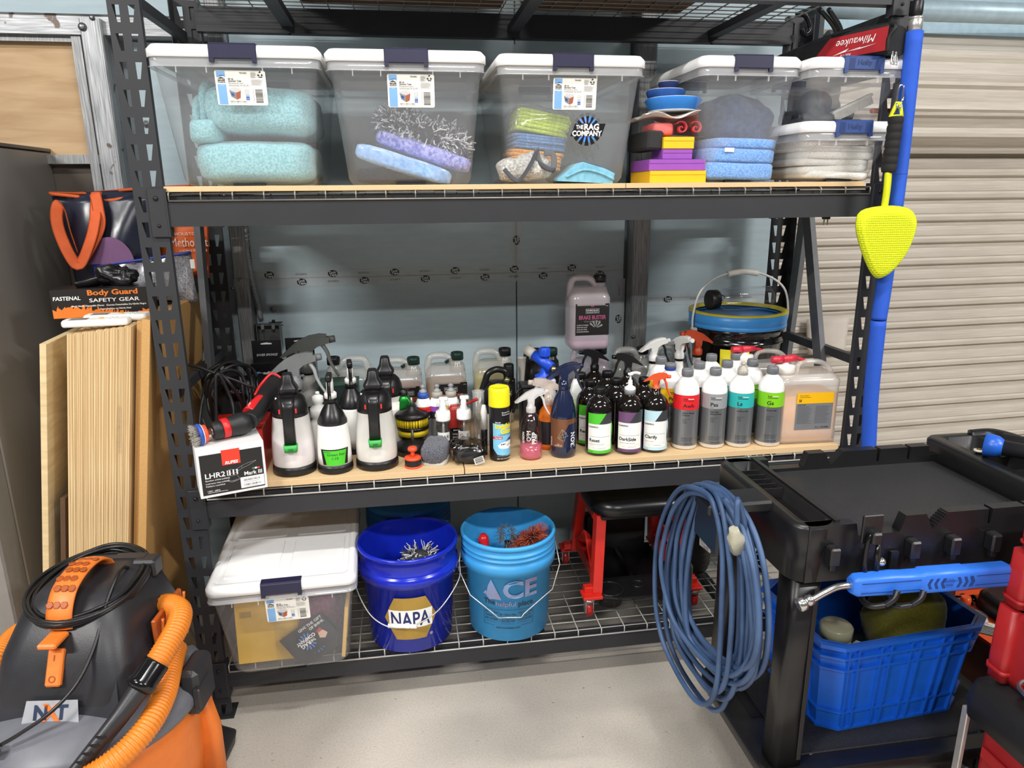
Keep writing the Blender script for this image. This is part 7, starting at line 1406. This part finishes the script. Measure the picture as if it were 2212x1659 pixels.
# lashing strap and cables seen above the tote, right rear corner
t = T('hanging_strap', 'black straps and hook hanging from the top deck at the right rear corner', 'strap', (0,0,0)); obj('straps', MB().tube([onY(1790, 20, .4), onY(1815, 60, .45), onY(1820, 100, .5)], .008, 8).tube([onY(1770, 20, .4), onY(1800, 55, .45), onY(1815, 95, .5)], .008, 8), KB, t); q = onY(1740, 55, .55); obj('hook', MB().tube([q+Vector((-.02, 0, .04)), q+Vector((.0, 0, .03)), q+Vector((.02, 0, -.01)), q+Vector((.0, 0, -.03)), q+Vector((-.012, 0, -.012))], .010, 8), M('2a2a2c', .2, .6), t)
# ================================================================ LEFT SIDE
cab = T('steel_cabinet', 'tall dark grey steel cabinet side at the left edge', 'cabinet', (-.5, 0, 0)); CG = M('85807b', .38, .2, var=.05, scale=2)
obj('body', MB().box((-.35, .42, .905), (.7, .64, 1.81), bev=.004), CG, cab); obj('door', MB().box((-.35, .045, .92), (.7, .10, 1.78), bev=.006), M('8a8783', .35, .3, var=.03), cab); obj('top_panel', MB().box((-.35, .42, 1.818), (.705, .65, .012), bev=.002), M('5c5955', .35, .3), cab); obj('foot', MB().box((-.05, .7, .01), (.05, .05, .02)), KB, cab)
# ---- sheets of plywood and MDF leaning beside the rack
TILT = math.radians(8.45)
PLY = tex_wood('b58f5d', 'ddc294', (60, 2, 1.2), 4.); MDF = tex_wood('b98d52', 'c79c62', (25, 25, 25), 10.); PFA = tex_wood('c9ae7f', 'dcc79c', (2, 2, 14), 4.)
def sheet(label, xt, zt, w, dep, mat, y0=0., face=None, plies=0, rz=0., name='plywood_sheet'):
    """sheet standing on the floor, leaning right; (xt, zt) = its top left front corner"""
    L = zt/math.cos(TILT); xb = xt-zt*math.tan(TILT)
    t = T(name, label, 'board', (xb, y0, 0), 0, rot=(0, TILT, rz)); R = random.Random(int(xt*1e4) & 0xffff); off = w*math.sin(TILT)
    if plies:
        for i in range(plies):
            obj('ply', MB().box((w*(i+.5)/plies, dep/2+R.uniform(-.0006, .0006), L/2+off/2), (w/plies-.0003, dep, L-off)), mat[i % 2] if isinstance(mat, list) else mat, t)
    else: obj('panel', MB().box((w/2, dep/2, L/2+off/2), (w, dep, L-off), bev=.0008), mat, t)
    return t
P1, P2 = tex_wood('c4a372', 'e3cc9f', (60, 2, .8), 4.), tex_wood('a98455', 'cfb184', (60, 2, .8), 5.)
x = -.224
for i, (w, zt, pl, nm) in enumerate(((.018, 1.292, 5, 'leftmost'), (.019, 1.294, 7, 'second'), (.018, 1.296, 7, 'third'), (.018, 1.297, 5, 'fourth'), (.02, 1.300, 5, 'fifth'), (.018, 1.302, 5, 'sixth'), (.018, 1.304, 5, 'seventh'), (.016, 1.306, 7, 'eighth'), (.017, 1.308, 5, 'rightmost'))):
    t = sheet('plywood sheet on edge, %s of the tight upright stack' % nm, x, zt, w, .52, [P1, P2], .0+.003*((i*7) % 3), plies=pl)
    if i == 7: prints([('t', 'U.S. PATENTS 8,112,998 AND 9,222,301', .008, 1.02, .0085, 0, dict(rot=PI/2))], Flat((0, -.0026, 0), (1,0,0), (0,0,1)), t, [M('a58f70', .6)], 'stamp', .0005)
    x += w+.0006
sheet('brown MDF panel right of the plywood stack', -.048, 1.318, .022, .6, MDF, .03, name='mdf_panel'); sheet('brown MDF panel against the rack upright', -.024, 1.327, .0225, .6, MDF, .0, name='mdf_panel')
sheet('single plywood sheet at the left with its pale face turned out', -.298, 1.268, .017, .55, PFA, -.01, rz=.05)
t = sheet('folded brown corrugated cardboard sheet between the plywood', -.328, .80, .014, .4, M('5c4430', .8), .02, name='cardboard_sheet')
for i in range(60): pass
sheet('rusty steel strip standing behind the front upright', .012, .62, .006, .04, M('4a2f28', .7, c2='6b4236', scale=40), .66, name='steel_strip') if 0 else None
# ---- remotes on top of the boards
def remote(label, x, y, z, rz):
    t = T('remote_control', label, 'remote', (x, y, z), rz); obj('shell', MB().rloft([(0, .165, .048, .008), (.004, .172, .054, .012), (.014, .172, .054, .012), (.019, .165, .048, .01)], 5), M('ecebe6', .4, var=.02), t); obj('screen', MB().box((-.045, 0, .0194), (.045, .03, .001)), M('6d7470', .3), t); obj('button', MB().lathe([(.006, .019), (.006, .0215), (0, .0215)], 14, (.012, 0, 0)), M('d8a83a', .5), t)
    for i in range(4): obj('key', MB().box((.035+.012*(i % 2), -.01+.02*(i//2), .0198), (.008, .012, .0015)), M('d5d4ce', .5), t)
remote('white remote control lying at the front edge of the plywood stack', -.155, .035, 1.309, .07); remote('white remote control with grey screen behind the front remote', -.125, .105, 1.311, .03)
# ---- glove box
gx = T('glove_box', 'black and orange printed glove box on the boards', 'box', (-.195, .225, 1.312), .14); gw, gd, gh = .265, .12, .085
obj('carton', MB().box((0, 0, gh/2), (gw, gd, gh), bev=.0015), M('1d1a18', .4, var=.1, scale=8), gx); GO_ = M('e07828', .45, var=.05); R = random.Random(6)
it = []; u = -gw/2+.002
while u < gw/2-.006:
    du_ = R.uniform(.004, .012); it.append(('p', [(u, -gh*.48), (u+du_, -gh*.48), (u+du_, -gh*(.12+.22*R.random()+.12*math.sin(u*20))), (u, -gh*(.12+.22*R.random()+.12*math.sin(u*20)))], 0)); u += du_
it += [('t', 'FASTENAL', -gw*.335, gh*.20, .0155, 1, dict(bold=.02, shear=.1, w=.072)), ('t', 'Body Guard', gw*.13, gh*.34, .0215, 0, dict(bold=.03, w=.135)), ('t', 'SAFETY GEAR', gw*.14, gh*.10, .0155, 1, dict(bold=.01, w=.135)), ('t', 'Black Nitrile Disposable Gloves   Guantes Desechables De Nitrilo Negro', gw*.08, -gh*.09, .007, 1, dict(bold=.015, w=.2)), ('t', 'Gants Jetables en Nitrile Noir', gw*.14, -gh*.22, .007, 1, dict(bold=.015))]
prints(it, Flat((0, -gd/2-.0006, gh/2), (1,0,0), (0,0,1)), gx, [GO_, M('ece8e4', .5, var=0.)], 'label_print', .0004); obj('opening', MB().lathe([(0, 0), (.045, 0), (.045, .001), (0, .001)], 24, (.05, 0, gh)), BK, gx)
t = T('black_glove', 'crumpled black nitrile gloves sticking out of the glove box', 'glove', (-.15, .225, 1.396)); obj('glove', soft(.12, .06, .06, .8, 40, 20, .02, 30), M('111113', .3, var=.1), t); obj('glove_tail', MB().tube([(-.05, 0, .02), (-.08, -.02, .012), (-.11, -.03, .004)], lambda q: (.012-.007*q, .02), 8, 4), M('111113', .3), t)
# ---- shopping bag with orange straps
bg = T('tote_bag', 'dark clear-sided shopping bag with bright orange straps on the boards', 'bag', (0,0,0)); yb_ = .44; OS = M('d9602c', .7, var=.05, bump=.3, bscale=500)
cpx = lambda p, y=yb_: onY(p[0], p[1], y)
def quadgrid(c, n, bulge, mat, name, par, sol=.0015):
    A_, B_, C_, D_ = c; o = obj(name, MB().grid(lambda u, v: tuple((A_*(1-u)+B_*u)*(1-v)+(D_*(1-u)+C_*u)*v+Vector((0, -bulge*math.sin(PI*u)*math.sin(PI*v)+.006*math.sin(u*14+v*6), 0))), n, n), mat, par); mod(o, 'SOLIDIFY', thickness=sol); return o
quadgrid([cpx((112, 425)), cpx((345, 415)), cpx((345, 690)), cpx((190, 690))], 16, .05, M('262a3a', .25, var=.15, scale=6), 'front_panel', bg); quadgrid([cpx((112, 418), .56), cpx((420, 402), .56), cpx((420, 690), .56), cpx((190, 690), .56)], 10, 0., M('23273a', .4), 'back_panel', bg)
obj('rim', MB().tube([cpx((108, 418)), cpx((170, 425)), cpx((235, 433)), cpx((290, 422)), cpx((345, 412)), cpx((420, 402), .56), cpx((300, 408), .56), cpx((180, 418), .56)], .0055, 8, 5, closed=True), OS, bg)
st_ = lambda pts: MB().tube([cpx(p, y) for *p, y in pts], lambda t: (.018, .0022), 8, 6, sq=(1, 0, .25))
obj('strap', st_(((208, 415, .43), (206, 455, .40), (205, 475, .38), (195, 520, .36), (172, 572, .35), (150, 550, .35), (128, 500, .36), (122, 465, .37), (128, 442, .38), (140, 455, .40), (152, 500, .41), (168, 545, .42))), OS, bg); obj('strap', st_(((205, 418, .425), (212, 450, .40), (215, 490, .385), (192, 540, .36), (170, 574, .352))), OS, bg)
obj('purple_print', MB().prism([(.07*math.cos(a), .085*math.sin(a)) for a in [PI*i/16 for i in range(17)]], 0, .003, Matrix.Translation(cpx((242, 570), .385)) @ Matrix.Rotation(PI/2, 4, 'X')), M('7d5580', .6), bg); obj('lining', MB().box((.0, 0, 0), (.19, .07, .2), Matrix.Translation(cpx((275, 600), .5)), bev=.02), M('3a2c4a', .6), bg); obj('side_piping', MB().tube([cpx((188, 560)), cpx((185, 610)), cpx((192, 650))], .003, 6), OS, bg)
obj('yellow_toy', MB().ball((0, 0, 0), (.035, .03, .05), X=Matrix.Translation(cpx((300, 500), .47))), M('b9b84a', .6), bg)
# ---- silver mesh pouch
ms = M('b4b4b8', .25, .3, c2='7a7a82', scale=220); po = T('mesh_pouch', 'silver mesh zip pouch with blue trim leaning behind the glove box', 'pouch', (0,0,0)); yp = .395
quadgrid([cpx((205, 575), yp), cpx((412, 545), yp), cpx((428, 652), yp), cpx((222, 640), yp)], 14, .012, ms, 'mesh_panel', po, .004); obj('blue_zip', MB().tube([cpx((200, 575), yp-.006), cpx((300, 562), yp-.012), cpx((412, 545), yp-.006)], .0045, 8), M('2c3f9c', .5), po); obj('zip_pull', MB().tube([cpx((205, 577), yp-.01), cpx((208, 600), yp-.012), cpx((212, 618), yp-.012)], .004, 8), M('2c3f9c', .5), po); obj('care_tag', MB().box((0, 0, 0), (.014, .002, .03), Matrix.Translation(cpx((416, 570), yp-.004))), M('e9e9e6', .6), po)
# ---- orange printed bag hanging further right
ob = T('orange_bag', 'orange printed bag behind the left upright above the mesh pouch', 'bag', (0,0,0)); yo = .50; quadgrid([cpx((300, 478), yo), cpx((446, 484), yo), cpx((447, 600), yo), cpx((300, 600), yo)], 8, .01, M('e2661f', .55, var=.04), 'panel', ob); q = cpx((421, 523), yo-.014); fr = Flat(q, (1,0,0), (0,0,1)); prints([('t', 'HOUSTON', -.022, .028, .014, 0, dict(bold=.0, w=.08)), ('t', 'Methodist', -.018, .0, .042, 0, dict(w=.12)), ('t', 'LEADING MEDICINE', -.008, -.028, .010, 0, dict(w=.09))], fr, ob, [M('f4ded0', .5, var=0.)], 'lettering', .0008); obj('side_gusset', MB().bar(cpx((445, 480), yo+.01), cpx((447, 600), yo+.01), .012, .02, (0, 1, 0)), M('c9561a', .6), ob)
# ================================================================ SHOP VACUUM
va = T('shop_vacuum', 'orange and black shop vacuum with ribbed orange hose and coiled cord', 'vacuum', (-.135, -.40, 0), -.12); VO = M('e0762a', .45, var=.04); VK = M('26262a', .42, var=.06, bump=.1, bscale=300); VG = M('63656c', .42, var=.05)
obj('tub', MB().lathe([(0, .06), (.20, .06), (.225, .08), (.245, .22), (.25, .34), (.248, .40)], 40), VO, va)
for a in (.35, 2.2, 4.2, 5.3): obj('tub_rib', MB().rloft([(.07, .11, .05, .02, .235*math.cos(a), .235*math.sin(a)), (.25, .10, .05, .02, .24*math.cos(a), .24*math.sin(a)), (.38, .06, .04, .015, .235*math.cos(a), .235*math.sin(a))], 5), VO, va)
obj('lid', MB().lathe([(.262, .395), (.268, .405), (.268, .425), (.258, .438), (.235, .455), (.20, .475), (.16, .485)], 48), VG, va)
def vsec(z, w, d, r, cy): return (z, w, d, r, 0, cy)
hd_ = obj('motor_head', MB().rloft([vsec(.43, .37, .40, .06, .05), vsec(.50, .345, .385, .06, .05), vsec(.60, .305, .345, .06, .065), vsec(.68, .25, .28, .06, .085), vsec(.715, .19, .22, .05, .095), vsec(.722, .12, .16, .04, .10)], 6), VK, va)
obj('front_apron', MB().prism([(-.155, 0), (.155, 0), (.13, .14), (.07, .255), (-.07, .255), (-.13, .14)], -.01, .012, Matrix.Translation((0, -.155, .45)) @ Matrix.Rotation(math.radians(62), 4, 'X')), M('2e2e33', .3, var=.05), hd_)
frv = Matrix.Translation((0, -.166, .452)) @ Matrix.Rotation(math.radians(62), 4, 'X'); fv = Flat(frv @ Vector((0, .05, .014)), frv.to_3x3() @ Vector((1, 0, 0)), frv.to_3x3() @ Vector((0, 1, 0)))
pt_ = patch(fv, [(-.066, -.03), (.066, -.03), (.058, .022), (-.06, .022)], M('c9cbd2', .25, .5, var=.05), hd_, 'name_plate', .002); prints([('t', 'N', -.024, -.004, .044, 0, dict(bold=.04)), ('t', 'X', .0, -.004, .05, 1, dict(bold=.05)), ('t', 'T', .024, -.004, .044, 0, dict(bold=.04))], fv, pt_, [M('22304a', .4, var=0.), M('e0702a', .4, var=0.)], 'lettering', .003)
obj('power_switch', MB().box((0, .145, .02), (.036, .085, .016), frv, bev=.004), VO, hd_); prints([('t', 'O', 0, -.025, .022, 0, {}), ('t', 'I', 0, .022, .02, 0, {})], Flat(frv @ Vector((0, .145, .0288)), frv.to_3x3() @ Vector((1, 0, 0)), frv.to_3x3() @ Vector((0, 1, 0))), hd_, [M('8a3a10', .5)], 'switch_marks', .0004)
# carrying handle with honeycomb openings
hn = obj('carry_handle', MB().tube([(0, -.075, .665), (0, -.065, .705), (0, -.03, .745), (0, .03, .762), (0, .09, .758), (0, .13, .735), (0, .15, .70)], lambda t: (.007, .032), 10, 6, sq=(0, 0, 1)), VO, va)
for i in range(6):
    for j in (-1, 0, 1):
        p = [(0, -.058, .722), (0, -.032, .751), (0, -.004, .761), (0, .024, .769), (0, .052, .770), (0, .08, .767)][i]; obj('honeycomb_cell', MB().lathe([(.009, 0), (.009, .003), (.007, .003)], 6, X=Matrix.Translation((j*.017+(.0085 if i % 2 else 0)-.004, p[1]-.004, p[2]-.001)) @ Matrix.Rotation((.9, .6, .3, .1, -.05, -.15)[i], 4, 'X')), M('9c4a14', .5), hn)
obj('handle_foot', MB().box((0, -.105, .655), (.044, .06, .014), Matrix.Identity(4), bev=.004), VO, hn)
# cord wrapped round the head top
R = random.Random(3); cv = MB()
for k in range(9):
    rx, ry = .118+.006*(k % 4), .142+.006*(k % 4); z = .690+.008*(k//3)+R.uniform(-.004, .004)
    cv.tube([(rx*math.cos(a)+R.uniform(-.004, .004), .075+ry*math.sin(a)+R.uniform(-.004, .004), z+.018*math.sin(a)+R.uniform(-.003, .003)) for a in [2*PI*i/14 for i in range(14)]], .0048, 8, 4, closed=True)
obj('cord_wrap', cv, M('161618', .35), va)
obj('cord_tail', MB().tube([(.07, .14, .70), (.09, .06, .745), (.088, -.02, .70), (.085, -.09, .63), (.07, -.155, .575), (.03, -.20, .535), (-.03, -.225, .50), (-.07, -.235, .48)], .0045, 8, 6), M('161618', .35), va); obj('plug', MB().box((-.10, -.245, .472), (.055, .026, .024), Matrix.Identity(4), bev=.004), M('131315', .4), va)
for sx in (-.007, .007): obj('plug_pin', MB().box((-.138, -.245+sx, .47), (.022, .0015, .006)), M('b8a878', .3, .8), va)
obj('rear_filter_post', MB().box((.105, .16, .70), (.06, .05, .05), bev=.006).box((.06, .17, .72), (.08, .03, .012)), VK, va)
vg = obj('vent_grille', MB().box((.175, .09, .555), (.012, .16, .14), Matrix.Identity(4), bev=.003), M('a84f16', .5), va)
for i in range(6): obj('vent_bar', MB().tube([(.184, .03+.026*i, .49), (.19, .035+.026*i, .53), (.184, .03+.026*i, .56), (.188, .036+.026*i, .615)], .004, 6), VO, vg)
# hose: wraps behind the head and comes forward on the right
W = lambda px, py, y: va.matrix_world.inverted() @ onY(px, py, y)
bpy.context.view_layer.update()
def hose(pts, r=.027, name='hose', seg=40):
    P = crom(pts, 24); ln = sum((P[i+1]-P[i]).length for i in range(len(P)-1)); n = int(ln/.0022); Q = []; acc = 0; i = 0
    # even resampling so the ribs are regular
    cum = [0]
    for k in range(len(P)-1): cum.append(cum[-1]+(P[k+1]-P[k]).length)
    j = 0
    for k in range(n+1):
        s_ = ln*k/n
        while j < len(P)-2 and cum[j+1] < s_: j += 1
        t_ = (s_-cum[j])/max(1e-9, cum[j+1]-cum[j]); Q.append(P[j]*(1-t_)+P[j+1]*t_)
    return obj(name, MB().tube(Q, lambda t: r+.0017*math.sin(t*n*2*PI/4.), 14, spline=False), M('d97c22', .4, var=.04), va)
hose([W(-60, 1500, -.45), W(-10, 1430, -.38), W(40, 1370, -.25), W(110, 1345, -.16), W(220, 1335, -.13), W(315, 1318, -.20), W(360, 1306, -.30), W(388, 1318, -.37), W(385, 1350, -.43), W(355, 1405, -.50), W(320, 1460, -.56)])
hose([W(380, 1400, -.36), W(368, 1445, -.44), W(355, 1500, -.52), W(325, 1560, -.60), W(275, 1620, -.66), W(210, 1670, -.70), W(120, 1720, -.72)])
w0, w1 = W(322, 1456, -.56), W(262, 1545, -.62); dw = (w1-w0).normalized()
obj('wand_cuff', along(w0-dw*.03, dw, [(.029, 0), (.031, .004), (.031, .045), (.034, .05), (.034, .062), (.028, .066), (.024, .07)], 20), M('121214', .15), va)
w2 = W(175, 1655, -.68); obj('crevice_tool', MB().tube([w0+dw*.035, w0+dw*.075, w1+(w2-w1)*.15, w2, w2+(w2-w1)*.8], lambda t: (.023-.009*t, .024+.004*t), 12, 5, sq=(1, 0, 0)), VK, va)
for i in range(6): q = w1+(w2-w1)*(.35+.16*i); obj('tool_slot', MB().box((0, 0, 0), (.022, .003, .006), Matrix.Translation(q+Vector((0, -.026, .010)))), M('131315', .5), va)
obj('side_latch', MB().box((.255, .03, .43), (.05, .11, .13), Matrix.Identity(4), bev=.012).box((.275, .01, .42), (.02, .08, .06), Matrix.Identity(4), bev=.004), VK, va)
obj('hose_port', MB().lathe([(.045, 0), (.048, .01), (.048, .03), (.036, .032), (.034, 0)], 24, X=Matrix.Translation((-.02, -.235, .33)) @ Matrix.Rotation(PI/2, 4, 'X'), cap=False), VK, va)
for a in (-.95, .95, 2.4, 3.9):
    x_, y_ = .25*math.cos(a+.2), .25*math.sin(a+.2)+.0
    c_ = obj('caster_foot', MB().rloft([(.0, .05, .05, .015, x_*1.0, y_*1.0), (.035, .11, .085, .02, x_*1.12, y_*1.12), (.075, .10, .08, .02, x_*1.06, y_*1.06), (.10, .05, .05, .02, x_*.95, y_*.95)], 5), M('171719', .5), va)
c_ = va.matrix_world.inverted() @ onZ(470, 1605, .04); obj('caster_foot', MB().rloft([(-.04, .07, .10, .012, c_.x, c_.y), (.0, .085, .12, .02, c_.x, c_.y), (.03, .07, .08, .02, c_.x-.02, c_.y), (.075, .05, .05, .015, c_.x-.045, c_.y+.02)], 5, X=Matrix.Translation((0, 0, .042))), M('171719', .5), va)
